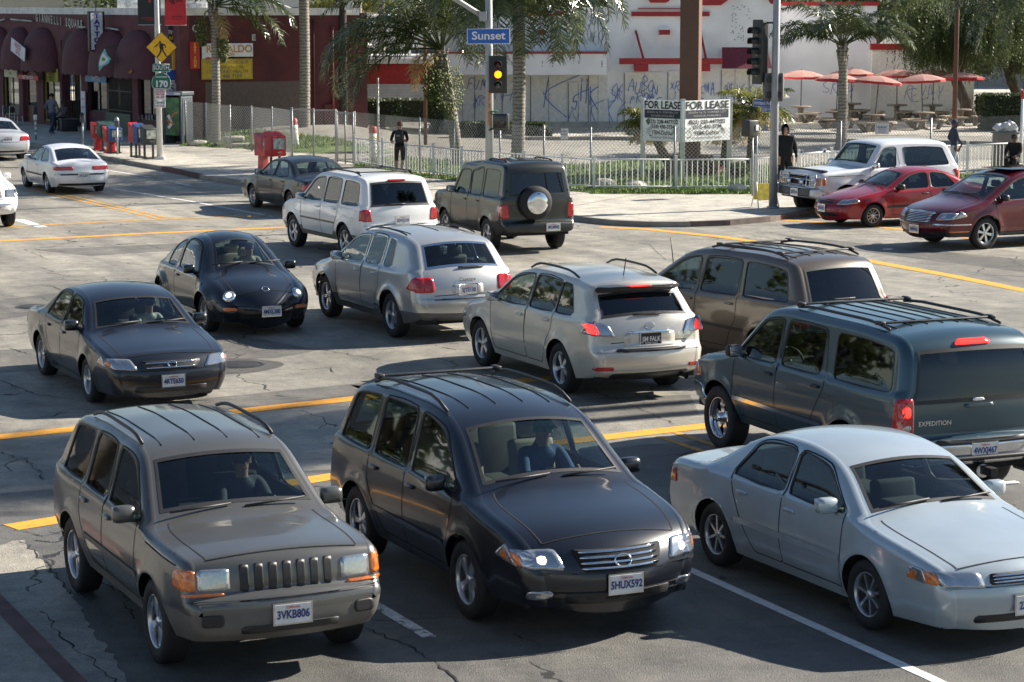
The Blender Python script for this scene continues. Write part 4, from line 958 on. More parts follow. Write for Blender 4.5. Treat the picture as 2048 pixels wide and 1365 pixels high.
def paint_line_mat(name, col, wear=.42):
    m, nt, b = nodes(name); N = nt.nodes; L = nt.links; tc = N.new('ShaderNodeTexCoord'); b.inputs['Roughness'].default_value = .7
    n = N.new('ShaderNodeTexNoise'); n.inputs['Scale'].default_value = 6; n.inputs['Detail'].default_value = 9; n.inputs['Roughness'].default_value = .75; L.new(tc.outputs['Object'], n.inputs['Vector'])
    r = N.new('ShaderNodeValToRGB'); e = r.color_ramp.elements; e[0].position = wear - .08; e[0].color = (.13, .12, .11, 1); e[1].position = wear; e[1].color = [c * .8 for c in col] + [1]
    k = e.new(.62); k.color = (*col, 1); L.new(n.outputs['Fac'], r.inputs['Fac']); L.new(r.outputs['Color'], b.inputs['Base Color']); MATS[name] = m; return m
def brick_mat(name, col, mortar, sx=4.0, sy=8.0, rough=.85):
    m, nt, b = nodes(name); N = nt.nodes; L = nt.links; tc = N.new('ShaderNodeTexCoord'); b.inputs['Roughness'].default_value = rough
    n = N.new('ShaderNodeTexNoise'); n.inputs['Scale'].default_value = 1.3; n.inputs['Detail'].default_value = 8; L.new(tc.outputs['Object'], n.inputs['Vector'])
    r = N.new('ShaderNodeValToRGB'); e = r.color_ramp.elements; e[0].position = .3; e[1].position = .72; e[0].color = [c * .78 for c in col] + [1]; e[1].color = [c * 1.15 for c in col] + [1]; L.new(n.outputs['Fac'], r.inputs['Fac'])
    sp = N.new('ShaderNodeSeparateXYZ'); L.new(tc.outputs['Object'], sp.inputs[0]); cb = N.new('ShaderNodeCombineXYZ')
    ad = N.new('ShaderNodeMath'); ad.operation = 'ADD'; L.new(sp.outputs[0], ad.inputs[0]); L.new(sp.outputs[1], ad.inputs[1]); L.new(ad.outputs[0], cb.inputs[0]); L.new(sp.outputs[2], cb.inputs[1])
    bt = N.new('ShaderNodeTexBrick'); bt.inputs['Scale'].default_value = 1; bt.inputs['Brick Width'].default_value = 1 / sx * 1.6; bt.inputs['Row Height'].default_value = 1 / sy; bt.inputs['Mortar Size'].default_value = .008
    bt.inputs['Color1'].default_value = (1, 1, 1, 1); bt.inputs['Color2'].default_value = (.86, .86, .86, 1); bt.inputs['Mortar'].default_value = (*mortar, 1); L.new(cb.outputs[0], bt.inputs['Vector'])
    mx = N.new('ShaderNodeMix'); mx.data_type = 'RGBA'; mx.blend_type = 'MULTIPLY'; mx.inputs['Factor'].default_value = 1; L.new(r.outputs['Color'], mx.inputs['A']); L.new(bt.outputs['Color'], mx.inputs['B']); L.new(mx.outputs['Result'], b.inputs['Base Color'])
    MATS[name] = m; return m
ASPH = asphalt_mat('asphalt', (.215, .206, .185), (.37, .352, .315))
LOT = asphalt_mat('lot_asphalt', (.26, .25, .225), (.38, .36, .32), streak=False)
CONC = asphalt_mat('concrete', (.42, .40, .355), (.56, .53, .47), crack=False, streak=False)
YEL = paint_line_mat('yellow_road_paint', (.80, .355, .035), .38); YEL2 = paint_line_mat('worn_yellow_paint', (.62, .33, .05), .44); WLN = paint_line_mat('white_road_paint', (.72, .72, .70), .40)
GRS = mat('grass_green', (.10, .16, .03), .8, var=.45, scale=3); GRS2 = mat('grass_blade', (.14, .21, .04), .7, var=.5, scale=2)
SOIL = mat('soil', (.10, .085, .05), .95, var=.4, scale=2)
# ---- ground
g = MB(); g.quad((-900, -60, 0), (900, -60, 0), (900, 1400, 0), (-900, 1400, 0), ASPH); g.build('road', kind='structure')
ZS = .13
def slab(name, px, m, z=ZS, h=.14, world=None, kind='structure'):
    P = [G(x, y, z) for x, y in px] if world is None else [Vector((x, y, z)) for x, y in world]
    g = MB(); g.poly(P, m, h, (0, 0, 1)); return g.build(name, kind=kind)
far_l = [(-24.5, 101), (-60, 165), (-10, 190), (60, 170), (45, 100)]
curb = [G(x, y, ZS) for x, y in [(52, 285), (132, 299), (185, 307), (246, 320), (323, 333), (400, 350), (480, 362), (560, 372), (900, 405), (1160, 434), (1230, 441), (1300, 444), (1380, 444), (1460, 441), (1540, 434), (1598, 425), (1700, 405)]]
swalk = [(p.x, p.y) for p in curb] + [(22, 72), (40, 82), (60, 92), (60, 180), (-60, 180), (-52, 150), (-23.2, 101)]
slab('sidewalk', None, CONC, ZS, .14, swalk)
KRED = mat('red_curb_paint', (.11, .055, .05), .8, var=.4, scale=3); KERB = mat('kerb_concrete', (.26, .245, .22), .85, var=.3, scale=2)
def kerb(name, pts, m, w=.16):
    g = MB(); n = len(pts)
    for i in range(n - 1):
        a, b = pts[i], pts[i + 1]; d = (b - a).normalized(); q = Vector((d.y, -d.x, 0)) * .012
        g.add([a + q + Vector((0, 0, -.13)), b + q + Vector((0, 0, -.13)), b + q + Vector((0, 0, .005)), a + q + Vector((0, 0, .005)), a - q * w / .012 + Vector((0, 0, .005)), b - q * w / .012 + Vector((0, 0, .005))], [(0, 1, 2, 3), (3, 2, 5, 4)], m)
    return g.build(name, kind='structure')
kerb('kerb', curb[0:5], KERB); kerb('kerb', curb[4:6], KRED); kerb('kerb', curb[5:13], KERB); kerb('kerb', curb[12:], mat('dark_red_curb', (.13, .10, .09), .8, var=.4, scale=3))
# pavement joints
g = MB(); JNT = mat('joint_dark', (.10, .095, .085), .9)
dS = Vector((-.436, .9, 0)); dX = Vector((.9, .436, 0))
for k in range(-3, 13):
    a = Vector((-9.2, 76.0, ZS + .004)) + dS * (k * 1.5); 
    g.quad(a, a + dX * 4.2, a + dX * 4.2 + dS * .03, a + dS * .03, JNT)
for k in range(0, 8):
    a = Vector((-6.5, 71.8, ZS + .004)) + Vector((.75, -.93, 0)) * (k * 1.5)
    g.quad(a, a + Vector((.5, 1, 0)) * 4.5, a + Vector((.5, 1, 0)) * 4.5 + Vector((.03, 0, 0)), a + Vector((.03, 0, 0)), JNT)
g.build('pavement_joints', kind='structure')
# near-left pavement and gutter
NS = [(-9.9, 27.5), (-6.02, 21.9), (-4.08, 18.62), (-2.5, 15.2), (-14, 15)]
a0, a1 = G(0, 1192, ZS), G(171, 1365, ZS); dd = (a1 - a0).normalized()
q0, q1 = a0 - dd * 7, a1 + dd * 6
slab('sidewalk', None, asphalt_mat('old_concrete', (.20, .19, .17), (.27, .255, .225), crack=False, streak=False), ZS, .14, [(q0.x, q0.y), (q1.x, q1.y), (-16, 12), (-16, 26)])
g = MB(); nrm = Vector((-dd.y, dd.x, 0)) * (1 if -dd.y < 0 else -1); w_ = -nrm if nrm.x > 0 else nrm
g.add([q0 + Vector((0, 0, -.13)) - w_ * .015, q1 + Vector((0, 0, -.13)) - w_ * .015, q1 + Vector((0, 0, .006)) - w_ * .015, q0 + Vector((0, 0, .006)) - w_ * .015, q1 + w_ * .15 + Vector((0, 0, .006)), q0 + w_ * .15 + Vector((0, 0, .006))], [(0, 1, 2, 3), (3, 2, 4, 5)], KRED); g.build('kerb', kind='structure')
gut = [G(0, 1092), G(40, 1080), G(72, 1108), G(100, 1150), G(150, 1195), G(175, 1245), G(205, 1290), G(262, 1365)]
g = MB(); rj = random.Random(4); A = [(q[0] + rj.uniform(-.035, .035), q[1] + rj.uniform(-.035, .035)) for q in resample([Vector((q.x, q.y)) for q in gut], .12)]; g.poly([Vector((x, y, .006)) for x, y in A] + [Vector((-2.2, 14.6, .006)), Vector((q1.x, q1.y, .006)), Vector((a0.x, a0.y, .006)), Vector((a0.x - dd.x * .7, a0.y - dd.y * .7, .006))], asphalt_mat('gutter_concrete', (.30, .28, .245), (.40, .37, .32), crack=True, streak=False)); g.build('gutter', kind='structure')
# car park, drives, verge
def sheet(name, px, m, z, kind='structure'):
    g = MB(); g.poly([G(x, y, z) for x, y in px], m); return g.build(name, kind=kind)
g = MB(); g.poly([Vector(p) for p in [(-7.2, 83.5, ZS + .012), (-5.2, 80.6, ZS + .012), (-1, 78, ZS + .012), (3.4, 74.5, ZS + .012), (8, 74, ZS + .012), (12, 78, ZS + .012), (30, 92, ZS + .012), (60, 140, ZS + .012), (-9, 150, ZS + .012), (-9.5, 96, ZS + .012)]], LOT); g.build('car_park', kind='structure')
sheet('path', [(1400, 285), (1560, 262), (1740, 270), (2048, 275), (2048, 246), (1600, 242), (1440, 262), (1060, 276), (1060, 262)], CONC, ZS + .024)
g = MB()
for a, b in (((1060, 281), (1262, 281)), ((1262, 281), (1420, 276)), ((720, 275), (800, 262)), ((800, 262), (1060, 281)), ((1560, 283), (2048, 292))):
    A, B = G(*a, ZS), G(*b, ZS); d = (B - A).normalized(); q = Vector((-d.y, d.x, 0)) * .15
    g.add([A - q, B - q, B + q, A + q, A - q + Vector((0, 0, .15)), B - q + Vector((0, 0, .15)), B + q + Vector((0, 0, .15)), A + q + Vector((0, 0, .15))], [(0, 1, 5, 4), (1, 2, 6, 5), (2, 3, 7, 6), (3, 0, 4, 7), (4, 5, 6, 7)], KERB)
g.build('car_park_kerb', kind='structure')
# markings
def line(name, pts, w, m, z=.006):
    g = MB(); P = [G(*p) if len(p) == 2 else Vector(p) for p in pts]
    vs = []
    for i, p in enumerate(P):
        d = (P[min(i + 1, len(P) - 1)] - P[max(i - 1, 0)]).normalized(); q = Vector((-d.y, d.x, 0)) * w / 2
        vs += [p + q + Vector((0, 0, z)), p - q + Vector((0, 0, z))]
    g.add(vs, [(2 * i, 2 * i + 1, 2 * i + 3, 2 * i + 2) for i in range(len(P) - 1)], m); return g.build(name, kind='structure')
line('crosswalk_line', [(-60, 881), (0, 875), (345, 838), (690, 800), (985, 767), (1400, 733), (1700, 705)], .34, YEL)
line('crosswalk_line', [(22, 1056), (350, 1003), (690, 950), (1100, 888), (1410, 853), (1800, 800)], .33, YEL)
line('lane_line', [(1318, 874), (1430, 912), (1640, 985)], .11, YEL2); line('lane_line', [(1352, 866), (1470, 905), (1690, 975)], .11, YEL2)
line('lane_line', [(1290, 1100), (1590, 1235), (1850, 1352), (2060, 1450)], .115, WLN)
line('lane_line', [(560, 1095), (725, 1195), (860, 1276)], .13, paint_line_mat('broken_white_paint', (.66, .66, .65), .50))
line('crosswalk_line', [(-40, 485), (0, 483), (290, 468), (580, 455), (760, 448)], .30, YEL); line('crosswalk_line', [(-40, 459), (0, 455), (280, 441), (560, 431), (700, 425)], .22, YEL2)
line('lane_line', [(60, 379), (90, 386), (320, 439)], .12, YEL2); line('lane_line', [(75, 377), (105, 384), (335, 437)], .12, YEL2)
line('lane_line', [(225, 378), (380, 403), (545, 434)], .12, WLN); line('lane_line', [(350, 366), (382, 372)], .12, WLN); line('lane_line', [(36, 440), (85, 455)], .28, WLN); line('lane_line', [(215, 341), (300, 355)], .12, WLN)
line('crosswalk_line', [(1200, 455), (1290, 459), (1440, 474), (1600, 497), (1745, 524), (1900, 552), (2100, 592)], .33, YEL)
line('crosswalk_line', [(1540, 439), (1621, 444), (1724, 451), (1830, 463), (2060, 493)], .26, YEL)
# manholes, road patches, cracks
IRON = mat('cast_iron', (.07, .065, .06), .5, .6, var=.4, scale=20, bump=.6, bscale=40)
for (x, y, lab) in ((74, 614, 'iron manhole cover in the road left of the charcoal sedan'), (478, 730, 'iron manhole cover in a dark patch just right of the charcoal sedan')):
    c = G(x, y); r = empty('manhole_cover', (c.x, c.y, 0), 0, lab, 'manhole cover', 'manhole covers in the road')
    t = MB(); t.lathe([(0, .014), (.30, .014), (.32, .008)], IRON, 32); t.build('cover', r); t = MB(); t.lathe([(.33, .006), (.35, .010), (.37, .010), (.39, .006)], IRON, 32); t.build('rim', r)
c = G(440, 733); g = MB(); g.poly([Vector((c.x + .95 * math.cos(a) * (1 + .08 * math.sin(3 * a)), c.y + .8 * math.sin(a), .003)) for a in np.linspace(0, 6.1, 22)], asphalt_mat('patch_asphalt', (.075, .072, .068), (.11, .105, .1), crack=False)); g.build('road_patch', kind='structure')
PD = asphalt_mat('dark_patch', (.12, .116, .108), (.19, .182, .168), crack=True)
for pl in ([(0, 600), (330, 560), (345, 575), (200, 610), (0, 640)], [(700, 770), (1060, 800), (1380, 790), (1400, 830), (900, 860)], [(1560, 470), (2048, 520), (2048, 545), (1700, 500)], [(380, 800), (940, 745), (950, 760), (400, 830)], [(0, 700), (300, 690), (460, 668), (640, 700), (560, 715), (0, 745)], [(60, 500), (480, 482), (520, 492), (180, 512)]):
    sheet('road_patch', pl, PD, .0025)
g = MB(); CRK = mat('crack_dark', (.014, .013, .012), .95, var=0); rr = random.Random(3)
def crack(px, w=.03, jit=.035, z=.009):
    P = [G(*p) for p in px]; Q = []
    for i in range(len(P) - 1):
        L_ = (P[i + 1] - P[i]).length; n = max(2, int(L_ / .10))
        for k in range(n): t = k / n; Q.append(P[i].lerp(P[i + 1], t) + Vector((rr.uniform(-jit, jit), rr.uniform(-jit, jit), 0)))
    Q.append(P[-1]); vs = []
    for i, p in enumerate(Q):
        d = (Q[min(i + 1, len(Q) - 1)] - Q[max(i - 1, 0)]).normalized(); q = Vector((-d.y, d.x, 0)) * w * rr.uniform(.15, 1) / 2; vs += [p + q + Vector((0, 0, z)), p - q + Vector((0, 0, z))]
    g.add(vs, [(2 * i, 2 * i + 1, 2 * i + 3, 2 * i + 2) for i in range(len(Q) - 1)], CRK)
for c_ in ([(50, 500), (95, 520), (180, 525)], [(0, 540), (80, 535), (110, 545), (170, 540)], [(80, 570), (100, 573), (128, 583)], [(205, 555), (218, 568)], [(285, 487), (325, 500)], [(0, 696), (30, 700), (64, 710)], [(600, 742), (660, 735), (668, 748)], [(450, 715), (540, 700), (640, 700), (760, 720)], [(560, 930), (620, 970), (680, 985)], [(1180, 780), (1260, 810), (1350, 850)], [(150, 1090), (170, 1150), (250, 1190), (268, 1240)], [(620, 1200), (700, 1240), (850, 1310), (920, 1370)], [(80, 1225), (130, 1280), (190, 1330), (240, 1375)], [(45, 1085), (95, 1130), (140, 1190)], [(0, 905), (60, 925), (90, 960)], [(1200, 930), (1400, 905), (1480, 900)], [(1930, 1090), (2048, 1110)], [(300, 640), (330, 655), (370, 660)], [(1180, 470), (1300, 490), (1330, 520)], [(0, 760), (70, 790), (150, 800)], [(350, 610), (300, 620), (240, 600)], [(100, 660), (40, 650), (0, 655)], [(1500, 470), (1560, 480)], [(940, 820), (1000, 850), (1100, 880)], [(30, 1060), (90, 1075), (130, 1062)]): crack(c_, .024)
g.build('road_cracks', kind='structure')
# darker asphalt over the near lanes, with a ragged edge
NEAR = asphalt_mat('near_asphalt', (.10, .10, .098), (.155, .152, .146)); rj = random.Random(12); A_, B_ = G(-300, 1010), G(2500, 800); P_ = []
for k in range(60): q = A_.lerp(B_, k / 59); P_.append(Vector((q.x + rj.uniform(-.04, .04), q.y + rj.uniform(-.07, .07), .0015)))
g = MB(); g.poly(P_ + [Vector((40, 10, .0015)), Vector((-40, 5, .0015))], NEAR); g.build('near_road', kind='structure')
# litter
LIT = mat('litter_paper', (.7, .7, .68), .7)
for k, (x, y, lab) in enumerate([(1775, 500, 'flattened white cup on the road before the dark red car'), (2020, 968, 'scrap of white paper on the road at the right edge by the tow hitch'), (1465, 878, 'strip of pale paper on the road by the blue-green vehicle front wheel')]):
    c = G(x, y); t = MB(); t.box((c.x, c.y, .012), (.2, .1, .018), LIT, rz=.4, bev=.006); t.build('litter', None, (0, 0, 0), 0, lab, 'litter', 'scraps of litter on the road')
# ================================================================== grass
def blades(px_poly, n, h=.09, z=ZS, seed=1, w=.02):
    P = [G(x, y, z) for x, y in px_poly]; A = np.array([(p.x, p.y) for p in P]); lo, hi = A.min(0), A.max(0); rn = np.random.RandomState(seed)
    q = rn.rand(n * 3, 2) * (hi - lo) + lo; q = q[inside(q, A)][:n]; vs = []; fs = []
    for x, y in q:
        a = rn.rand() * 6.28; hh = h * (.5 + rn.rand()); dx, dy = math.cos(a) * w, math.sin(a) * w; lx, ly = (rn.rand(2) - .5) * h
        b = len(vs); vs += [(x - dx, y - dy, z), (x + dx, y + dy, z), (x + lx, y + ly, z + hh)]; fs.append((b, b + 1, b + 2))
    return vs, fs, P
def lawn(polys, name='grass', z=ZS, h=.09):
    g = MB()
    for k, (pl, n) in enumerate(polys):
        vs, fs, P = blades(pl, n, h, z, k); g.add(vs, fs, GRS2)
        for_s = [p + Vector((0, 0, .016)) for p in P]; g.poly(for_s, GRS)
    return g.build(name, kind='stuff')
lawn([([(712, 327), (840, 347), (960, 360), (1180, 381), (1180, 386), (950, 366), (835, 354), (708, 334)], 4500), ([(725, 322), (790, 314), (1000, 330), (1180, 330), (1330, 312), (1510, 330), (1600, 335), (1720, 318), (1800, 322), (1760, 340), (1590, 362), (1510, 379), (1185, 379), (960, 356), (840, 342)], 16000),
      ([(1180, 381), (1516, 381), (1600, 366), (1605, 371), (1520, 389), (1180, 388)], 4500), ([(1905, 352), (2048, 338), (2060, 345), (1910, 360)], 800)])
# ================================================================== BUILDINGS
MAR = brick_mat('maroon_painted_brick', (.10, .022, .024), (.75, .75, .75)); MARF = mat('maroon_stucco', (.105, .032, .038), .8, var=.15, scale=2, bump=.2)
TRIMW = mat('white_trim', (.62, .61, .58), .7, var=.15, scale=3); AWN = mat('maroon_canvas', (.085, .022, .03), .75, var=.2, scale=1.5)
SHOP = glass_mat('shop_glass', (.25, .27, .27)); DARKIN = mat('dark_interior', (.03, .027, .024), .9, var=.5, scale=3); TANW = mat('tan_interior', (.34, .29, .2), .8, var=.5, scale=2)
LIME = mat('lime_frame', (.22, .25, .03), .6); GRN = mat('green_metal', (.02, .07, .045), .5)
B0 = Vector((-12.9, 91.7, 0)); U = Vector((-.505, .863, 0)).normalized(); NF = Vector((-U.y, U.x, 0)); NF = NF if NF.y < 0 else -NF   # along the street front, facing out
S_ = Vector((.907, .42, 0)).normalized(); NSd = Vector((.42, -.907, 0)).normalized()
def fu(px, z=1.5):
    "distance along the shopfront wall of a point seen at px"
    lo = onwall(px, 200, B0, NF) - B0; return lo.dot(U)
def FP(u, z, out=0.0): return B0 + U * u + NF * out + Vector((0, 0, z))
RF = -U  # reading direction on the front: left to right seen from the street
bld = empty('brick_building', B0, 0, 'maroon corner building with domed canvas awnings and white roof edge', 'building')
def loc(v): return Vector(v) - B0
HT = 5.32; LEN = 42
def wallbox(mb, u0, u1, z0, z1, o0, o1, m):
    a = [loc(FP(u0, z0, o0)), loc(FP(u1, z0, o0)), loc(FP(u1, z0, o1)), loc(FP(u0, z0, o1))]; t = [p + Vector((0, 0, z1 - z0)) for p in a]
    mb.add(a + t, [(0, 1, 2, 3), (4, 5, 6, 7), (0, 1, 5, 4), (1, 2, 6, 5), (2, 3, 7, 6), (3, 0, 4, 7)], m)
opens = [(7, 38, 'shop', .35, 2.62), (46, 73, 'door', .1, 2.5), (87, 120, 'shop', .3, 2.55), (124, 163, 'entry', .1, 3.9), (176, 214, 'shop', .95, 2.6), (218, 264, 'bars', .1, 2.6), (276, 320, 'shop', .8, 2.5), (330, 353, 'door', .1, 2.4)]
ous = sorted([(fu(b), fu(a), k, z0, z1) for a, b, k, z0, z1 in opens])
w = MB(); u = 0.0
for (a, b, k, z0, z1) in ous:
    wallbox(w, u, a, 0, 3.95, 0, -.4, MARF); wallbox(w, a, b, z1, 3.95, -.005, -.4, MARF)
    if z0 > .12: wallbox(w, a, b, 0, z0, -.02, -.4, MARF)
    u = b
wallbox(w, u, LEN, 0, 3.95, 0, -.4, MARF); wallbox(w, 0, LEN, 3.95, HT - .28, 0, -.4, MARF)
w.build('front_wall', bld)
w = MB()
def sbox(mb, s0, s1, z0, z1, o0, o1, m):
    a = [loc(B0 + S_ * s + NSd * o) + Vector((0, 0, z0)) for s, o in ((s0, o0), (s1, o0), (s1, o1), (s0, o1))]; t = [p + Vector((0, 0, z1 - z0)) for p in a]
    mb.add(a + t, [(0, 1, 2, 3), (4, 5, 6, 7), (0, 1, 5, 4), (1, 2, 6, 5), (2, 3, 7, 6), (3, 0, 4, 7)], m)
sbox(w, .41, 7.4, 0, HT - .28, 0, -.4, MAR); w.build('side_wall', bld)
w = MB(); sbox(w, 0, .405, 0, HT - .28, .0, -.02, MARF); sbox(w, 7.4, 7.8, 0, HT - .2, -.0, -10, MAR); w.build('corner_pier', bld)
w = MB(); sbox(w, 1.0, 5.05, .3, 2.45, .012, 0, mat('brown_patch_paint', (.115, .085, .075), .85, var=.12)); w.build('painted_patch', bld)
w = MB(); wallbox(w, -.05, LEN, HT - .28, HT, .06, -.3, TRIMW); w.build('roof_edge', bld)
w = MB(); sbox(w, .3, 7.45, HT - .28, HT, .06, -.3, TRIMW); w.build('roof_edge', bld)
w = MB(); P = [loc(FP(.1, HT - .3, -.3)), loc(FP(LEN, HT - .3, -.3)), loc(FP(LEN, HT - .3, -14)), loc(FP(.1, HT - .3, -14))]; w.poly(P, TRIMW, .1, (0, 0, 1)); w.build('roof', bld)
w = MB(); w.tube([loc(B0 + S_ * 6.3 + NSd * .08) + Vector((0, 0, z)) for z in (.3, 4.6)], .05, mat('red_pipe', (.2, .05, .05), .6), 8); w.tube([loc(B0 + S_ * 5.5 + NSd * .06) + Vector((0, 0, z)) for z in (.3, 4.9)], .04, MAR, 8); w.build('drain_pipe', bld)
w = MB(); sbox(w, 5.9, 6.25, .35, 1.5, .14, 0, MAR); w.build('meter_box', bld)
for (a, b, k, z0, z1) in ous:
    inn = MB()
    if k in ('shop', 'bars'):
        fr = MB(); fm = LIME if a > 9 and a < 24 and (b > 20 or abs(a - ous[5][0]) < .1) else BLK
        for q in (a, (a + b) / 2, b - .07): wallbox(fr, q, q + .07, z0, z1, -.1, -.16, fm)
        wallbox(fr, a, b, z1 - .06, z1 - .001, -.1, -.16, fm); wallbox(fr, a, b, z0 + .001, z0 + .07, -.09, -.16, fm)
        o = fr.build('window', bld); gg = MB(); p = [loc(FP(a, z0, -.14)), loc(FP(b, z0, -.14)), loc(FP(b, z1, -.14)), loc(FP(a, z1, -.14))]; gg.add(p[::-1], [(0, 1, 2, 3)], SHOP); gg.build('pane', o)
        wallbox(inn, a - .1, b + .1, .1, z1, -1.5, -1.6, TANW if k == 'shop' else DARKIN); wallbox(inn, a + .1, b - .3, .1, 1.2, -.8, -1.2, DARKIN)
        if k == 'bars':
            bb = MB()
            for i in range(22): q = a + .05 + (b - a - .1) * i / 21; wallbox(bb, q, q + .03, .1, 2.5, .02, -.01, BLK)
            for z in (.15, 1.1, 1.9, 2.5): wallbox(bb, a, b, z, z + .035, .025, .02, BLK)
            bb.build('security_bars', bld); bb = MB(); wallbox(bb, a + .1, b + .3, .1, 1.0, .05, .03, GRN); bb.build('green_panel', bld)
    elif k == 'door':
        dd_ = MB(); wallbox(dd_, a + .08, b - .08, .05, z1 - .1, -.2, -.26, mat('brown_door', (.12, .05, .03), .5)); wallbox(dd_, a + .25, b - .25, .9, z1 - .3, -.17, -.19, SHOP); dd_.build('door', bld)
    else:
        e = MB(); wallbox(e, a, b, .05, 3.9, -1.2, -1.3, DARKIN)
        for i in range(9): q = a + (b - a) * i / 8; wallbox(e, q, q + .03, .1, 2.5, -.2, -.23, BLK)
        wallbox(e, a, b, 2.5, 2.72, -.1, -.3, TRIMW); wallbox(e, a, a + .25, .1, 2.5, -.05, -.3, mat('pale_frame', (.4, .4, .42), .5)); e.build('gate', bld)
    if inn.v: inn.build('interior', bld)
def awning(px0, px1, z0, z1, name='awning'):
    ub, ua = fu(px0), fu(px1); uc, hw = (ua + ub) / 2, (ub - ua) / 2; out = .85; g = MB(); n, k = 18, 9; vs = []; fs = []
    for j in range(k + 1):
        t = math.pi / 2 * j / k
        for i in range(n + 1):
            th = -math.pi / 2 + math.pi * i / n; rib = 1 - .02 * (i % 2)
            vs.append(loc(FP(uc + hw * math.sin(th) * math.cos(t) ** .75, z0 + (z1 - z0) * math.sin(t), .02 + out * math.cos(th) * math.cos(t) ** .9 * rib)))
    for j in range(k):
        for i in range(n): a = j * (n + 1) + i; fs.append((a, a + 1, a + n + 2, a + n + 1))
    g.add(vs, fs, AWN, True); vs = []; fs = []
    for i in range(2 * n + 1):
        th = -math.pi / 2 + math.pi * i / (2 * n); p = loc(FP(uc + hw * math.sin(th), z0, .02 + out * math.cos(th))); vs += [p, p - Vector((0, 0, .16 + .07 * abs(math.sin(i * math.pi / 4))))]
    fs = [(2 * i, 2 * i + 1, 2 * i + 3, 2 * i + 2) for i in range(2 * n)]; g.add(vs, fs, AWN, True); return g.build(name, bld)
for a in ((-22, 27), (24, 68), (62, 118), (146, 196), (196, 260), (248, 316)): awning(a[0], a[1], 2.72, 4.45)
# arch over the gate
w = MB(); ua, ub = fu(163), fu(124); uc, hw = (ua + ub) / 2, (ub - ua) / 2
w.poly([loc(FP(uc + hw * math.cos(t), 3.1 + 1.25 * math.sin(t), .015)) for t in np.linspace(0, math.pi, 17)], mat('dark_arch', (.05, .018, .018), .8)); w.build('arch_panel', bld)
# lettering on the front
GLT = mat('grey_letters', (.42, .42, .38), .5)
t = MB()
for k, ch in enumerate('GIANNELLI SQUARE'):
    if ch == ' ': continue
    p = onwall(77 + k * 5.95, 36 + k * .98, B0, NF)
    for dz in (.10, .085, .07): put_text(t, ch, .50, loc(p + NF * (dz - .02)), RF, (0, 0, 1), GLT if dz > .09 else BLK, bold=.012, sx=.8)
for a, b in (((30, 39), (50, 41)), ((52, 41), (72, 43)), ((168, 54), (180, 55)), ((220, 56), (246, 60)), ((2, 43), (18, 39))):
    A, B = onwall(*a, B0, NF), onwall(*b, B0, NF); t.tube([loc(A + NF * .2), loc(B + NF * .2)], .04, GLT, 6)
t.build('lettering', bld)
def sign(name, lab, px, W, o, n, m, thick=.05, rz=0, cat='sign', group=None, post=None):
    "board seen at px=(x0,y0,x1,y1) on the plane through o facing n"
    n = Vector(n).normalized(); ux = Vector((0, 0, 1)).cross(n).normalized(); c = onwall((px[0] + px[2]) / 2, (px[1] + px[3]) / 2, o, n)
    l, r = onwall(px[0], (px[1] + px[3]) / 2, o, n), onwall(px[2], (px[1] + px[3]) / 2, o, n); tp, bt = onwall((px[0] + px[2]) / 2, px[1], o, n), onwall((px[0] + px[2]) / 2, px[3], o, n)
    w_ = (r - l).length; h = tp.z - bt.z; root = empty(name, c, 0, lab, cat, group); uy = Vector((0, 0, 1))
    if rz: q = Matrix.Rotation(rz, 3, n); ux = q @ ux; uy = q @ uy
    g = MB(); g.box((0, 0, 0), (w_, h, thick), m, M=Matrix((ux, uy, n)).transposed().to_4x4(), bev=.008); g.build('panel', root)
    return root, ux, uy, n, w_, h, c
def words(S, rows, name='lettering'):
    "rows: (text, size, dx, dy, material, bold, sx) relative to the board centre in board widths/heights"
    root, ux, uy, n, w_, h, c = S; t = MB()
    for (tx, sz, dx, dy, m, bo, sx) in rows:
        a = text_geo(tx, sz, bo, sx)[0]; tw = max(v[0] for v in a) - min(v[0] for v in a); sx *= min(1, .90 * w_ / tw)
        put_text(t, tx, sz, ux * dx * w_ + uy * dy * h + n * .026, ux, uy, m, bold=min(bo, sz * .018), sx=sx, lift=.004)
    return t.build(name, root)
def band(S, x0, x1, y0, y1, m, name='band', lift=.028):
    root, ux, uy, n, w_, h, c = S; t = MB(); t.quad(*[ux * a * w_ + uy * b * h + n * lift for a, b in ((x0, y0), (x1, y0), (x1, y1), (x0, y1))], m); t.build(name, root)
RED = mat('sign_red', (.42, .02, .02), .5); BLUE = mat('sign_blue', (.015, .09, .42), .45); GREEN = mat('sign_green', (.0, .13, .075), .45); YL = mat('sign_yellow', (.72, .40, .01), .5); CRM = mat('cream_panel', (.6, .55, .4), .6); WP = mat('white_panel', (.66, .66, .68), .6)
TB = FP(fu(203), 0, 0)
S = sign('tattoo_sign', 'tall narrow white blade sign reading TATTOO in blue, black frame, on the maroon front', (177, 23, 208, 103), 1, FP(fu(224), 0, .6), -U, BLK, .22)
band(S, -.40, .36, -.46, .46, WP, 'face', .113)
root, ux, uy, n, w_, h, c = S; t = MB()
for k, ch in enumerate('TATTOO'): put_text(t, ch, .27, uy * (h * .38 - k * h * .152) - ux * .01 + n * .118, ux, uy, mat('ink_blue', (.02, .02, .2), .5), bold=.014, sx=1.25)
t.build('lettering', root); t = MB(); t.tube([ux * .0 + uy * h / 2, ux * .0 + uy * (h / 2 + .22), ux * .35 + uy * (h / 2 + .3)], .02, BLK, 6); t.build('bracket', root)
S = sign('food_banner', 'crooked white cloth banner reading FOOD in red across the awnings', (22, 86, 50, 113), 1, FP(fu(36), 0, 1.0), NF, WP, .02, rz=R(-14))
words(S, [('FOOD', .30, 0, .22, RED, .01, 1), ('LIVE SPECIALS', .1, 0, -.08, RED, .003, .8), ('LUNCH 1068', .14, 0, -.28, RED, .004, .8)])
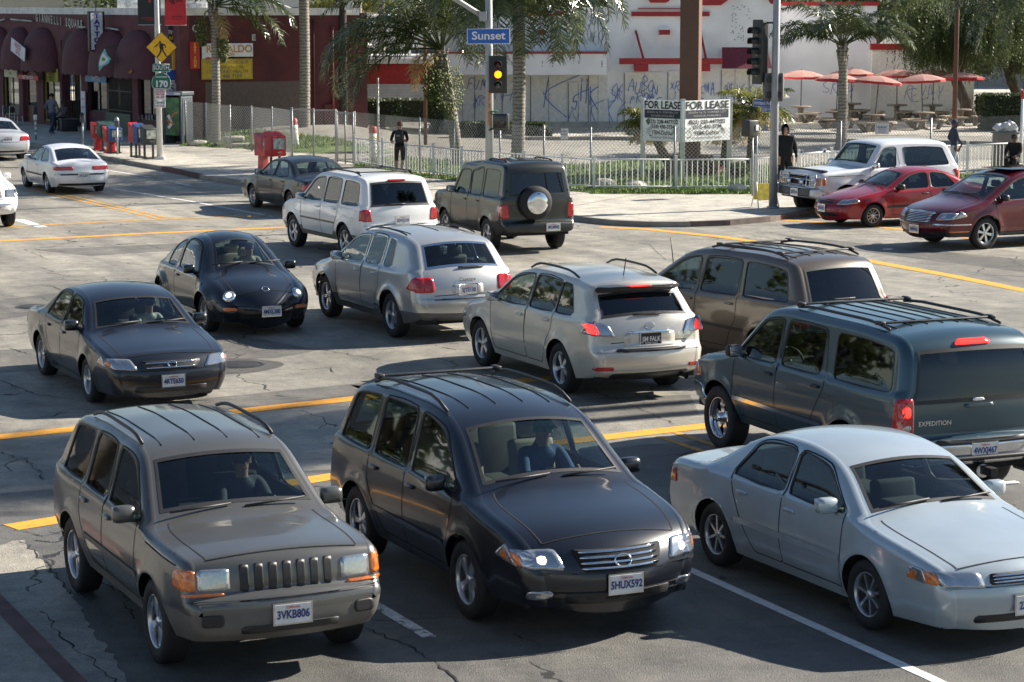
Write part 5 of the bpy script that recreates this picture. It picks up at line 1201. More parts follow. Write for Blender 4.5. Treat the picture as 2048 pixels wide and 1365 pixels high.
S = sign('thai_food_board', 'small dark red board reading BEST THAI FOOD over the shop door', (37, 151, 77, 160), 1, FP(fu(55), 0, .5), NF, RED, .05); words(S, [('BEST THAI FOOD', .2, 0, 0, WP, .004, .95)])
S = sign('cream_board', 'cream window board with dark lettering at the left shop', (8, 122, 34, 155), 1, FP(fu(20), 0, .08), NF, CRM, .03); words(S, [('Jennings', .24, 0, .2, BLKP, .006, .8), ('Shoes', .15, 0, -.25, BLKP, .004, 1)])
S = sign('yellow_window_board', 'yellow window board covered in black writing left of the gate', (93, 138, 116, 165), 1, FP(fu(104), 0, .08), NF, mat('dull_yellow', (.33, .28, .01), .6), .03); words(S, [('PSYCHIC', .2, 0, .3, BLKP, .005, .8), ('TAROT CARD', .16, 0, .08, BLKP, .004, .8), ('PALM READING', .14, 0, -.14, BLKP, .004, .8), ('OPEN DAILY', .15, 0, -.36, BLKP, .004, .8)])
S = sign('blue_tattoo_board', 'pale blue board reading TATTOO in white under the awning', (170, 141, 212, 165), 1, FP(fu(191), 0, .12), NF, mat('pale_blue_panel', (.10, .24, .42), .5), .03); words(S, [('SOUTH BAY', .16, -.05, .22, WP, .004, .9), ('TATTOO', .26, .05, -.18, WP, .008, 1)])
t = MB(); 
for k, ch in enumerate('TATTOO'): put_text(t, ch, .2, loc(onwall(194, 188 + k * 5.6, B0, NF) - NF * .1), RF, (0, 0, 1), GLT, bold=.004, sx=1.2)
for k, ch in enumerate('AGE'): put_text(t, ch, .26, loc(onwall(293 + k * 6, 236, B0, NF) + NF * .01), RF, (0, 0, 1), GLT, bold=.004, sx=1)
for k, ch in enumerate('LO'): put_text(t, ch, .26, loc(onwall(279 + k * 6, 235, B0, NF) + NF * .01), RF, (0, 0, 1), GLT, bold=.0, sx=1)
t.build('window_lettering', bld)
S = sign('price_board', 'narrow tall white board leaning by the gate', (163, 183, 171, 263), 1, FP(fu(167), 0, .15), NF, WP, .04); words(S, [('TATTOOS', .1, 0, .3, RED, .003, .6), ('PIERCING', .1, 0, .1, RED, .003, .6), ('WALK INS', .1, 0, -.1, RED, .003, .6)])
TEA = mat('teal_cloth', (.16, .48, .42), .8, var=.3)
fl = MB(); o = FP(fu(210), 0, 1.15); pts = [(209, 98), (215, 112), (222, 118), (216, 128), (205, 134), (198, 143), (197, 128), (201, 112)]; W_ = [onwall(x, y, o, NF) for x, y in pts]; c0 = W_[0]; fl.poly([p - c0 for p in W_], TEA, .02, NF)
pts = [(206, 106), (213, 114), (217, 119), (210, 128), (199, 133), (200, 120)]; fl.poly([onwall(x, y, o, NF) - c0 + NF * .006 for x, y in pts], WP); pts = [(206, 114), (212, 118), (209, 123), (203, 121)]; fl.poly([onwall(x, y, o, NF) - c0 + NF * .012 for x, y in pts], mat('leaf_print', (.12, .28, .06), .7))
r = empty('shop_flag', c0, 0, 'small teal and white flag with a green leaf print hanging by the awnings', 'flag'); fl.build('cloth', r); t = MB(); t.tube([Vector((0, 0, .02)), -NF * 1.15 + Vector((0, 0, .25))], .012, BLK, 5); t.build('pole', r)
t = MB(); put_text(t, 'joya', .2, loc(onwall(256, 133, FP(fu(268), 0, .75), NF)), RF, (0, 0, 1), WP, bold=.01); put_text(t, 'Karma', .2, loc(onwall(259, 145, FP(fu(268), 0, .78), NF)), RF + Vector((0, 0, .35)), (-.2, 0, 1), mat('orange_print', (.4, .15, .04), .6), bold=.01); t.build('awning_lettering', bld)
# hanging boards at the corner
oC = B0 + NF * .9 + U * .5
S = sign('hanging_board', 'yellow board with a black and white picture above it, hanging at the maroon corner', (344, 86, 352, 140), 1, oC, -U, mat('orange_yellow_panel', (.5, .28, .03), .5), .06)
S = sign('open_board', 'white hanging board reading OPEN with a blue top, behind the route sign pole', (333, 138, 355, 201), 1, oC + U * .1, -U, WP, .06); band(S, -.45, .45, .14, .46, BLUE, 'top_panel', .034)
words(S, [('PARKING', .13, 0, .06, RED, .004, .8), ('S', .42, 0, -.14, BLKP, .02, 1), ('OPEN', .22, 0, -.38, BLKP, .012, .9)]); words(S, [('PHONE', .1, 0, .3, WP, .002, .9)])
S = sign('poster_board', 'black poster board with pale lettering behind the pole at the building corner', (336, 52, 358, 85), 1, oC + U * .2, -U, BLK, .05); words(S, [('FINE', .22, -.1, .1, WP, .01, .8), ('ART', .2, -.1, -.25, YL, .01, .9)])
# side wall signs
oS = B0 + NSd * .06
S = sign('thai_food_sign', 'narrow red and yellow upright sign reading THAI FOOD on the side wall', (380, 84, 399, 138), 1, oS, NSd, RED, .07)
root, ux, uy, n, w_, h, c = S; t = MB()
for k, ch in enumerate('THAI FOOD'):
    if ch != ' ': put_text(t, ch, .125, uy * (h * .41 - k * h * .102) + n * .04, ux, uy, YL, bold=.007, sx=1.15)
t.build('lettering', root)
S = sign('printed_banner', 'white banner with orange lettering and a red arrow above the yellow fortune board', (404, 87, 506, 114), 1, oS, NSd, WP, .04); words(S, [('RONALDO', .40, .03, .06, mat('orange_print2', (.55, .24, .02), .6), .012, 1.05), ('Printing', .2, -.02, -.32, mat('orange_print2', (.55, .24, .02), .6), .005, 1)])
root, ux, uy, n, w_, h, c = S; t = MB(); t.quad(*[ux * a + uy * b + n * .0 for a, b in ((-w_ / 2, -h * .78), (-w_ * .18, -h * .78), (-w_ * .18, -h * .49), (-w_ / 2, -h * .49))], WP); t.poly([ux * a + uy * b + n * .01 for a, b in ((-w_ * .46, -h * .63), (-w_ * .38, -h * .5), (-w_ * .34, -h * .56), (-w_ * .27, -h * .56), (-w_ * .27, -h * .68), (-w_ * .36, -h * .68))], RED); t.build('arrow_panel', root)
S = sign('fortune_sign', 'yellow board with blue writing for a fortune teller on the side wall', (403, 118, 505, 159), 1, oS, NSd, mat('deep_yellow_panel', (.50, .34, .015), .55), .06)
words(S, [('World Famous FORTUNE TELLER', .17, 0, .33, NAVY, .006, .72), ('READER of the STARS', .15, .05, .09, NAVY, .004, .8), ('LOVE MONEY HEALTH', .19, 0, -.13, NAVY, .009, .88), ('466 7109', .21, .1, -.35, NAVY, .009, 1)])
root, ux, uy, n, w_, h, c = S; t = MB(); 
for a, b, c2, d in ((-.48, -.46, .96, .012), (-.48, .448, .96, .012)): t.quad(*[ux * x * w_ + uy * y * h + n * .034 for x, y in ((a, b), (a + c2, b), (a + c2, b + d), (a, b + d))], NAVY)
for a in (-.485, .48): t.quad(*[ux * x * w_ + uy * y * h + n * .034 for x, y in ((a, -.42), (a + .006, -.42), (a + .006, .42), (a, .42))], NAVY)
t.build('border', root)
t = MB()
for tx, x, y, s_ in (('C', 391, 58, .42), ('E', 507, 76, .32)): put_text(t, tx, s_, loc(onwall(x, y, B0, NSd) + NSd * .02), S_, (0, 0, 1), GLT, bold=.015)
t.build('side_lettering', bld)
for x, z, w_, h, lab in ((-3, .5, 1.8, .8, 'largest grey metal duct on the flat roof above the TATTOO sign'), (-6.5, .35, 1.2, .5, 'low grey duct on the flat roof left of the largest one'), (-9, .6, .7, .7, 'small grey box farthest left on the flat roof'), (1.5 - 3, .3, .5, .5, 'small grey roof box nearest the building corner')):
    t = MB(); p = FP(-x + 1.5, HT, -2.0); t.box(p + Vector((0, 0, h / 2 - .3)), (w_, 1.0, h), mat('duct_metal', (.45, .46, .47), .4, .6, var=.3), rz=.5, bev=.03); t.build('roof_duct', None, label=lab, cat='roof unit')
# phone booth
pb = G(357, 287, ZS); r = empty('phone_booth', pb, R(-28), 'grey metal phone booth with a green poster at the maroon corner', 'phone booth')
GM = mat('grey_metal', (.10, .12, .135), .45, .4)
t = MB(); 
for x in (-.4, .4): t.box((x, 0, .95), (.07, .75, 1.9), GM, bev=.01)
t.box((0, 0, 1.93), (.95, .85, .14), GM, bev=.01); t.box((0, .33, .95), (.75, .04, 1.8), BLK); t.build('frame', r)
t = MB(); PO = mat('green_poster', (.04, .12, .045), .35, var=.8, scale=4); t.box((.02, -.385, 1.05), (.66, .02, 1.45), PO); t.build('poster', r); t = MB(); t.box((.44, 0, 1.05), (.02, .6, 1.45), GM); scrawl(t, [[(-.2, -.3), (0, .1), (.25, .2)], [(-.25, -.1), (.1, -.25)]], (.02, -.397, 1.0), (1, 0, 0), (0, 0, 1), 1, .06, mat('orange_print3', (.5, .12, .04), .6)); scrawl(t, [[(-.2, .1), (-.05, -.2), (-.2, -.4)]], (.02, -.397, 1.0), (1, 0, 0), (0, 0, 1), 1, .12, WP); t.build('poster_art', r); t = MB(); t.box((0, -.44, 1.93), (.9, .02, .1), WP); put_text(t, 'PHONE', .09, (0, -.455, 1.93), (1, 0, 0), (0, 0, 1), BLUE, bold=.003); t.build('header', r)
# ---- white building
WST = mat('white_stucco', (.82, .815, .80), .85, var=.10, scale=.8, bump=.15); WSB = mat('white_painted_block', (.76, .77, .79), .85, var=.06, scale=1.2); BEIG = mat('beige_panel', (.78, .76, .69), .8, var=.1); REDT = mat('red_trim', (.34, .02, .025), .6, var=.2)
YB = 102.2
wb = empty('white_building', (0, YB, 0), 0, 'low white boarded-up restaurant with red trim and blue graffiti behind the car park', 'building')
NB = Vector((0, -1, 0)); OB = Vector((0, YB, 0))
def wx(px, off=0): return onwall(px, 100, (0, YB - off, 0), NB).x
def wz(py, off=0): return onwall(1024, py, (0, YB - off, 0), NB).z
def bx(mb, x0, x1, z0, z1, y0, y1, m): mb.box(((x0 + x1) / 2, (y0 + y1) / 2, (z0 + z1) / 2), (x1 - x0, abs(y1 - y0), z1 - z0), m)
w = MB()
X0, X1 = wx(880), wx(1562)
bx(w, wx(1216), X1, 0, 7.6, 0, .4, WST); bx(w, X0, wx(1216), 0, 5.35, 0, .4, WST); bx(w, X1 - .4, X1, 0, 7.6, .4, 9.5, WST); w.build('front_wall', wb)
w = MB(); bx(w, X1, wx(1752, -9.5), 0, wz(12, -9.5), 9.4, 9.9, WSB); w.build('side_wall', wb)
w = MB(); bx(w, wx(1745, -9), wx(1950, -9), 0, wz(100, -9), 9.0, 9.35, BEIG); w.build('rear_wall', wb)
w = MB(); bx(w, wx(1742, -9), wx(1960, -9), wz(100, -9), wz(88, -9), 8.9, 9.5, REDT); bx(w, X1 + .1, wx(1755, -9.5), wz(12, -9.5), wz(4, -9.5), 9.3, 10, REDT); w.build('red_band', wb)
w = MB(); bx(w, wx(1010, 1.4) - 3, wx(1213, 1.4), wz(150, 1.4), wz(107, 1.4), -1.4, -1.2, WST); bx(w, wx(1213, 1.4) - .2, wx(1213, 1.4) - .001, wz(150, 1.4), wz(107, 1.4), -1.199, -.001, WST); w.build('fascia', wb)
w = MB(); bx(w, wx(1010, 1.4) - 3, wx(1213, 1.4) + .02, wz(107, 1.4), wz(103.5, 1.4), -1.42, -.001, mat('grey_roofing', (.3, .32, .35), .8)); bx(w, wx(1010, 1.4) - 3, wx(1213, 1.4) + .04, wz(108, 1.4), wz(104.5, 1.4), -1.46, -1.421, REDT); w.build('fascia_cap', wb)
w = MB(); bx(w, wx(1262), wx(1418), wz(33), wz(24), -.1, .05, REDT); bx(w, wx(1045), wx(1132), wz(32), wz(22), -.1, -.001, REDT); bx(w, wx(1275), wx(1400), wz(19), wz(17), -.12, -.001, REDT); w.build('red_band', wb)
w = MB(); w.poly([(x, -.16, z) for x, z in ((wx(1285), wz(-14)), (wx(1300), wz(6)), (wx(1330), wz(6)), (wx(1338), wz(2)), (wx(1338), wz(-14)))], REDT, .15, NB); w.poly([(x, -.16, z) for x, z in ((wx(1395), wz(-14)), (wx(1395), wz(11)), (wx(1440), wz(11)), (wx(1458), wz(-2)), (wx(1470), wz(-14)))], REDT, .15, NB); w.poly([(x, -.16, z) for x, z in ((wx(1525), wz(-14)), (wx(1540), wz(8)), (wx(1562), wz(8)), (wx(1562), wz(-14)))], REDT, .15, NB); w.build('stepped_trim', wb)
w = MB(); bx(w, wx(1239, .9), wx(1446, .9), wz(129, .9), wz(117, .9), -.9, -.65, REDT); 
for a, b in ((1270, 1297), (1396, 1421)): bx(w, wx(a, .9), wx(b, .9), wz(143, .9), wz(129.5, .9), -.88, -.001, REDT)
w.build('red_beam', wb)
w = MB()
for a, b in ((1271, 1287), (1400, 1412)): w.tube([(wx(a), -.05, wz(62)), (wx(b, .8), -.8, wz(118, .8))], .055, REDT, 4)
w.build('brace', wb)
for a, b in ((1076, 1092), (1318, 1339)):
    w = MB(); bx(w, wx(a), wx(b), wz(70), wz(60), -.22, -.001, REDT); bx(w, wx(a), wx(b), wz(74), wz(70), -.2, -.001, WST); bx(w, wx(a), wx(b), wz(60), wz(57), -.2, -.001, WST); w.build('wall_light', wb)
# boarded panels and doors
SH = mat('panel_shadow_line', (.2, .19, .17), .9)
for a, b, top in ((900, 950, 152), (950, 1005, 152), (1005, 1060, 152), (1062, 1133, 152), (1138, 1176, 167), (1178, 1215, 152), (1250, 1328, 147), (1337, 1412, 145), (1444, 1497, 140), (1500, 1556, 140)):
    w = MB(); bx(w, wx(a), wx(b), .15, wz(top), -.05, -.001, BEIG); bx(w, wx(a) - .03, wx(a), .15, wz(top), -.07, -.051, SH); bx(w, wx((a + b) / 2) - .01, wx((a + b) / 2) + .01, .15, wz(top), -.056, -.051, SH); bx(w, wx(a) - .03, wx(b), wz(top), wz(top) + .05, -.08, -.001, WST)
    w.build('boarded_panel' if a != 1138 else 'door', wb)
w = MB(); bx(w, X0, X1, 0, .42, -.5, -.001, CONC); w.build('plinth', wb)
aw = MB(); AWR = mat('dusty_red_canvas', (.19, .03, .045), .8, var=.2); x0, x1 = wx(1444), wx(1534)
aw.add([(x0, -.02, wz(95)), (x1, -.02, wz(95)), (x1 + .12, -.95, wz(137, .95)), (x0 - .0, -.95, wz(137, .95)), (x0, -.02, wz(137, 0)), (x1, -.02, wz(137, 0))], [(0, 3, 2, 1), (0, 4, 3), (1, 2, 5)], AWR); aw.build('awning', wb)
# graffiti
LET = {'S': [[(.6, .95), (.1, .8), (.15, .5), (.6, .4), (.5, .05), (0, .1)]], 'H': [[(0, 0), (.1, 1)], [(.5, 0), (.65, 1.1)], [(0, .5), (.7, .6)]], 'K': [[(.1, 0), (0, 1)], [(.8, 1), (.05, .5), (.9, -.25)]], 'D': [[(0, 0), (.1, 1), (.6, .7), (.5, .1), (-.1, 0)]], 'L': [[(.3, 1), (0, 0), (.6, .2)]], 'X': [[(0, 0), (.6, 1)], [(0, 1), (.7, 0)]], 'R': [[(0, 0), (.1, 1), (.6, .8), (.1, .5), (.7, -.1)]], 'A': [[(0, 0), (.3, 1), (.6, 0)], [(.1, .4), (.6, .45)]], 'O': [[(.3, 1), (0, .5), (.3, 0), (.6, .5), (.3, 1)]], 'P': [[(0, 0), (.05, 1), (.5, .8), (.05, .5)]], 'M': [[(0, 0), (.1, 1), (.3, .4), (.5, 1), (.6, 0)]], 'C': [[(.6, .9), (.1, .7), (.1, .2), (.6, .1)]], 'E': [[(.6, 1), (0, .9), (0, .1), (.6, 0)], [(0, .5), (.5, .55)]], 'U': [[(0, 1), (.1, .1), (.5, .1), (.6, 1)]], 'B': [[(0, 0), (.05, 1), (.5, .8), (.1, .5), (.6, .25), (0, 0)]], 'F': [[(.6, 1), (.1, .95), (0, 0)], [(.05, .5), (.45, .55)]], 'N': [[(0, 0), (.05, 1), (.5, 0), (.6, 1)]], 'Y': [[(0, 1), (.3, .5), (.6, 1)], [(.3, .5), (.2, 0)]]}
BGR = mat('blue_spray', (.045, .13, .45), .6, var=.3, scale=6); KGR = mat('black_spray', (.03, .05, .05), .7, var=.3)
gr = MB(); rg = random.Random(5)
def spray(txt, px0, py0, px1, py1, m, w=.035, off=.07, y_=None):
    w *= .8
    oo = Vector((0, YB - off, 0)) if y_ is None else Vector((0, y_, 0)); a, b = onwall(px0, py1, oo, NB), onwall(px1, py0, oo, NB); W_, Hh = (b.x - a.x) / len(txt), b.z - a.z
    for k, ch in enumerate(txt):
        ky, kx, ks, kl = rg.uniform(-.2, .2), rg.uniform(-.15, .15), rg.uniform(.75, 1.3), rg.uniform(-.1, .35)
        for st in LET[ch]: scrawl(gr, [[((k + kx + (x + kl * y) * 1.25 * ks + rg.uniform(-.09, .09)) * W_ / Hh, ky + y * ks + rg.uniform(-.09, .09)) for x, y in st]], a - Vector((0, YB, 0)), (1, 0, 0), (0, 0, 1), Hh, w, m, lift=.006 + rg.random() * .004)
spray('K', 1075, 168, 1122, 222, BGR, .04); spray('SHK', 1142, 172, 1195, 212, BGR, .045); spray('K', 1172, 180, 1200, 240, BGR, .03)
spray('SK', 1220, 165, 1246, 200, BGR); spray('KC', 1218, 205, 1246, 250, BGR, .03); spray('AUBON', 1255, 163, 1320, 186, BGR); spray('PROPS', 1260, 188, 1322, 206, BGR); spray('KM', 1262, 215, 1300, 240, BGR)
spray('XR', 1340, 165, 1358, 180, BGR); spray('SE', 1396, 175, 1410, 198, BGR); spray('A', 1422, 162, 1434, 190, BGR); spray('RSHK', 1446, 162, 1492, 196, BGR); spray('FUME', 936, 160, 985, 180, BGR); spray('XRK', 946, 192, 986, 212, BGR, .03); spray('H', 1005, 180, 1030, 200, BGR, .03)
spray('DLS', 1103, 42, 1145, 84, KGR, .045, .006); spray('PEXOSC', 1140, 36, 1190, 54, KGR, .022, .006); spray('KRONEK', 1158, 56, 1204, 84, KGR, .022, .006); spray('SY', 1060, 60, 1078, 84, KGR, .03, .006)
spray('SREH', 1645, 168, 1708, 192, BGR, .03, 0, YB + 9.4); spray('RELAY', 1810, 172, 1890, 200, BGR, .03, 0, YB + 9.0)
for q in range(70):
    x, y = (rg.uniform(1462, 1500), rg.uniform(8, 84)) if q < 45 else (rg.choice([1024, 1085, 1105, 1158, 1204]), rg.uniform(122, 134)); p = onwall(x, y, (0, YB - (0 if q < 45 else 1.41), 0), NB) - Vector((0, YB, 0)); gr.box(p + Vector((0, -.004 - (0 if q < 45 else .0), 0)), (.035, .01, .035), BLKP)
for px_, py_, n_, w_ in [(968, 205, 3, 26), (1010, 190, 2, 20), (1095, 200, 2, 22), (1160, 225, 3, 22), (1232, 190, 3, 18), (1290, 205, 6, 34), (1300, 228, 4, 30), (1348, 190, 3, 14), (1404, 188, 4, 12), (1428, 182, 3, 10), (1470, 182, 5, 26), (1515, 185, 2, 18)]:
    for q in range(max(1, n_ // 2)):
        c_ = onwall(px_ + rg.uniform(-.5, .5) * w_, py_ + rg.uniform(-10, 10), (0, YB - .07, 0), NB) - Vector((0, YB, 0)); x_ = 0; st = []
        for k in range(rg.randint(7, 12)): x_ += rg.uniform(-.02, .13); st.append((x_ - .4, rg.uniform(-.28, .28)))
        scrawl(gr, [st], c_, (1, 0, 0), (0, 0, 1), 1, rg.uniform(.012, .02), BGR, lift=.006 + rg.random() * .006)
gr.build('graffiti', wb)
# left building with grey shingle roof
SHG = brick_mat('grey_shingle', (.20, .205, .19), (.6, .6, .6), 3, 6)
hb_ = empty('grey_roof_house', (-5, 128, 0), 0, 'older house with grey shingle roof behind the low red and white building', 'house')
t = MB(); t.add([(-7, 0, 3.1), (4.5, 0, 3.1), (4.5, 5, 5.0), (-5.5, 5, 5.0)], [(0, 1, 2, 3)], SHG); t.add([(-7.6, -.3, 2.2), (-4.7, -.3, 4.7), (-2.5, -.3, 3.2), (-4, -.3, 2.2)], [(0, 1, 2, 3)], SHG); t.build('roof', hb_)
t = MB(); t.box((-1.2, 2, 1.55), (11.4, 3.4, 3.1), mat('blue_grey_siding', (.10, .13, .14), .8)); t.build('wall', hb_)
t = MB(); t.tube([(-8, -.5, 5.6), (-2.2, -.5, 3.0)], .16, TRIMW, 4); t.tube([(-8, -.5, 1.9), (-5.2, -.5, 3.3)], .16, TRIMW, 4); t.build('barge_board', hb_)
lb = empty('red_white_outbuilding', (-4.5, 112, 0), 0, 'low building with red upper wall and white boarded base left of the palm', 'building')
t = MB(); t.box((-.2, .5, .85), (8.6, .4, 1.7), brick_mat('white_boards', (.6, .61, .62), (.75, .75, .75), .4, 7)); t.build('white_wall', lb); t = MB(); t.box((-.2, .55, 2.2), (8.6, .4, 1.0), REDT); t.build('red_wall', lb)
t = MB(); t.box((-.2, .3, 2.82), (9.0, 1.4, .26), TRIMW); t.box((-.2, 2.5, 3.0), (9.0, 4, .1), mat('pale_roofing', (.45, .45, .44), .8)); t.build('roof_edge', lb); t = MB(); t.tube([(-.4, .8, 3.0), (-.4, .8, 3.4), (-.2, .8, 3.5)], .09, ALU, 8); t.box((-3, 1.5, 3.2), (1.2, .5, .2), ALU); t.build('roof_vent', lb)
t = MB(); t.box((2.4, .28, 1.6), (.7, .04, 1.2), DRK); t.build('window', lb)
# far background
HLL = mat('hill_scrub', (.10, .115, .07), .9, var=.5, scale=.03)
t = MB(); vs = []; n = 60; rh = random.Random(9)
for i in range(n + 1):
    a = -.5 + i / n; vs += [(a * 900, 520, -1), (a * 1000, 640, 12 + 10 * math.sin(i * .5) + 6 * math.sin(i * 1.3)), (a * 1100, 760, 24 + 12 * math.sin(i * .37 + 1) + 4 * rh.random())]
t.add(vs, [f for i in range(n) for f in ((3 * i, 3 * i + 3, 3 * i + 4, 3 * i + 1), (3 * i + 1, 3 * i + 4, 3 * i + 5, 3 * i + 2))], HLL, True); t.build('hill', kind='structure')
for k, (x, y, w_, d_, h_, cl, lab) in enumerate([(-38, 172, 22, 10, 7, (.42, .38, .3), 'tan block of flats far behind the shops at the left'), (-14, 165, 16, 10, 6.5, (.5, .49, .46), 'pale flat-roofed building far behind the maroon corner'), (12, 175, 20, 10, 8, (.46, .42, .36), 'cream building far behind the white restaurant'), (38, 160, 18, 10, 7.2, (.36, .33, .29), 'brown-grey building far behind the hanging tree')]):
    r = empty('distant_building', (x, y, 0), 0, lab, 'building', 'buildings far behind the junction'); m_ = mat('far_wall_%d' % k, cl, .85); t = MB(); t.box((0, 0, h_ / 2), (w_, d_, h_), m_); t.build('wall', r)
    t = MB(); t.box((0, 0, h_ + .2), (w_ + .6, d_ + .6, .4), mat('far_roof', (.2, .15, .12), .8)); t.build('roof', r)
    for q in range(int(w_ / 3)):
        for zz in (1.6, 4.6):
            t = MB(); t.box((-w_ / 2 + 1.8 + q * 3, -d_ / 2 - .03, zz), (1.3, .06, 1.3), DARKIN, bev=.01); t.build('window', r)
# ================================================================== STREET FURNITURE
GALV = mat('galvanised_steel', (.30, .31, .32), .45, .55, var=.12, scale=5); PGR = mat('pole_grey_paint', (.30, .31, .32), .5, .2, var=.12, scale=4); PWH = mat('pole_white_paint', (.55, .55, .53), .5, .1, var=.1, scale=4)
SIGB = mat('signal_black', (.022, .024, .022), .5); FWH = mat('fence_white', (.66, .66, .66), .45, var=.08)
Y_ = Vector((0, -1, 0))
def at(px, py, Y, off=Y_): return onwall(px, py, (0, Y, 0), Vector((0, -1, 0)))
# route sign pole
pA = G(320, 319, ZS); rt = empty('sign_pole', pA, 0, 'pale grey pole carrying the crossing sign, route shield and banners at the far-left kerb', 'sign pole')
t = MB(); t.tube([(0, 0, 0), (0, 0, 9)], [.105, .08], PWH, 12); t.build('pole', rt); t = MB(); t.box((0, 0, .05), (.34, .34, .1), PWH, bev=.02); t.build('base_plate', rt)
YA = pA.y - .12
def brd(name, lab, px, m, Y, **k): return sign(name, lab, px, 1, (0, Y, 0), (0, -1, 0), m, k.pop('thick', .02), **k)
c = at(323, 95, YA); r = empty('pedestrian_sign', c, 0, 'yellow diamond sign with a black walking figure above the route shield', 'sign'); a = 30.5 / 56
t = MB(); t.poly([(a, 0, 0), (0, 0, a), (-a, 0, 0), (0, 0, -a)], BLKP, .012, (0, -1, 0)); t.poly([(a * .95, -.004, 0), (0, -.004, a * .95), (-a * .95, -.004, 0), (0, -.004, -a * .95)], mat('warning_yellow', (.80, .42, .005), .45), .01, (0, -1, 0)); t.build('panel', r)
t = MB(); q = a / .6; o_ = Vector((0, -.006, 0)); t.poly([o_ + Vector((.07 * q / .9 * math.cos(k_) * .55 - .05, 0, .065 * q / .9 * math.sin(k_) * .6 + .33 * a)) for k_ in np.linspace(0, 6.0, 14)], BLKP)
def fig(P): t.poly([o_ + Vector((x * a / 20, 0, y * a / 20)) for x, y in P], BLKP)
fig([(-2, 5.2), (1.2, 5.0), (3, -1), (2.2, -3.2), (-1.8, -3), (-3, 1.5)]); fig([(-2.2, 5), (-6.5, 1), (-9.5, -.4), (-9.2, .9), (-6.8, 2.6), (-3.6, 5.6)]); fig([(1.2, 5), (4.6, 3.5), (6.2, -.8), (5.0, -1), (3.4, 2.2), (1, 2.5)]); fig([(-1.8, -3), (-3.5, -8), (-6.5, -12.5), (-4.6, -12.8), (-1.4, -8.5), (.8, -3.4)]); fig([(.6, -3), (2.2, -7), (5.8, -12.5), (7.6, -12), (4, -6.5), (2.4, -2.8)])
t.build('walking_figure', r)
S = brd('south_sign', 'small green sign reading SOUTH above the route shield', (305, 128, 340, 144), GREEN, YA); words(S, [('SOUTH', .21, 0, 0, WP, .004, .95)]); root, ux, uy, n, w_, h, c = S; t = MB(); t.tube([ux * x * w_ * .48 + uy * y * h * .45 + n * .012 for x, y in ((-1, -1), (1, -1), (1, 1), (-1, 1), (-1, -1))], .006, WP, 4); t.build('border', root)
c = at(322.5, 162, YA); r = empty('route_shield', c, 0, 'green spade-shaped route shield numbered 170', 'sign'); s_ = 18 / 56
prof = [(math.cos(t_) * .97, -.08 + .95 * math.sin(t_)) for t_ in np.linspace(.0, math.pi, 18)]; sh = [(x * (1 - .25 * max(0, y) ** 2), y) for x, y in prof] + [(-1.02, -.35), (-.93, -.68), (-.7, -.84), (.7, -.84), (.93, -.68), (1.02, -.35)]
t = MB(); t.poly([Vector((x * s_ * 1.04, 0, y * s_ * 1.02)) for x, y in sh], WP, .012, (0, -1, 0)); t.poly([Vector((x * s_, -.004, y * s_)) for x, y in sh], GREEN, .01, (0, -1, 0)); t.build('panel', r); t = MB(); put_text(t, '170', .30, (0, -.006, -.12), (1, 0, 0), (0, 0, 1), WP, bold=.012, sx=1); put_text(t, 'CALIFORNIA', .07, (0, -.006, .13), (1, 0, 0), (0, 0, 1), WP, bold=.002, sx=1.0); t.build('lettering', r)
S = brd('parking_sign', 'white parking restriction sign with red and black writing under the route shield', (309, 177, 331, 201), WP, YA); words(S, [('TOW AWAY', .09, 0, .36, RED, .004, .8), ('NO STOPPING', .065, 0, .18, RED, .003, .8), ('7AM - 9AM', .08, 0, -.02, RED, .003, .8), ('4PM - 7PM', .08, 0, -.25, RED, .003, .8)])
S = brd('hour_parking_sign', 'small white sign with green and red marks below the parking restriction sign', (309, 202, 331, 216), WP, YA); words(S, [('1 HR PARK', .09, 0, .2, GREEN, .004, .8), ('8AM TO 6PM', .07, 0, -.25, RED, .003, .8)])
for lab, px, m, in (('black street banner with a red figure on the left of the sign pole', (275, -45, 321, 50), mat('banner_black', (.016, .02, .022), .7)), ('red street banner with dark writing on the right of the sign pole', (329, -45, 372, 51), mat('banner_red', (.50, .022, .03), .7))):
    S = brd('street_banner', lab, px, m, YA + .12, group='banners on the sign pole'); root, ux, uy, n, w_, h, c = S
    if 'black' in lab[:6]:
        t = MB(); t.poly([ux * x * w_ + uy * y * h + n * .014 for x, y in ((-.04, .14), (-.02, .0), (.04, -.05), (.08, .0), (.1, .12), (.06, .3), (-.02, .3))], RED); t.build('emblem', root); words(S, [('HOLLYWOOD BOWL', .07, 0, -.36, RED, .003, .8), ('MUSIC SEASON', .05, 0, -.40, RED, .001, .8)])
    else: words(S, [('rigor', .34, -.02, .05, BLKP, .004, 1), ('performance', .07, .1, -.32, BLKP, .002, 1), ('downtown stage', .05, .1, -.37, BLKP, .001, 1)])
    t = MB(); t.tube([ux * -.5 * w_ - uy * h * .5, ux * .5 * w_ - uy * h * .5], .015, GALV, 6); t.build('banner_arm', root)
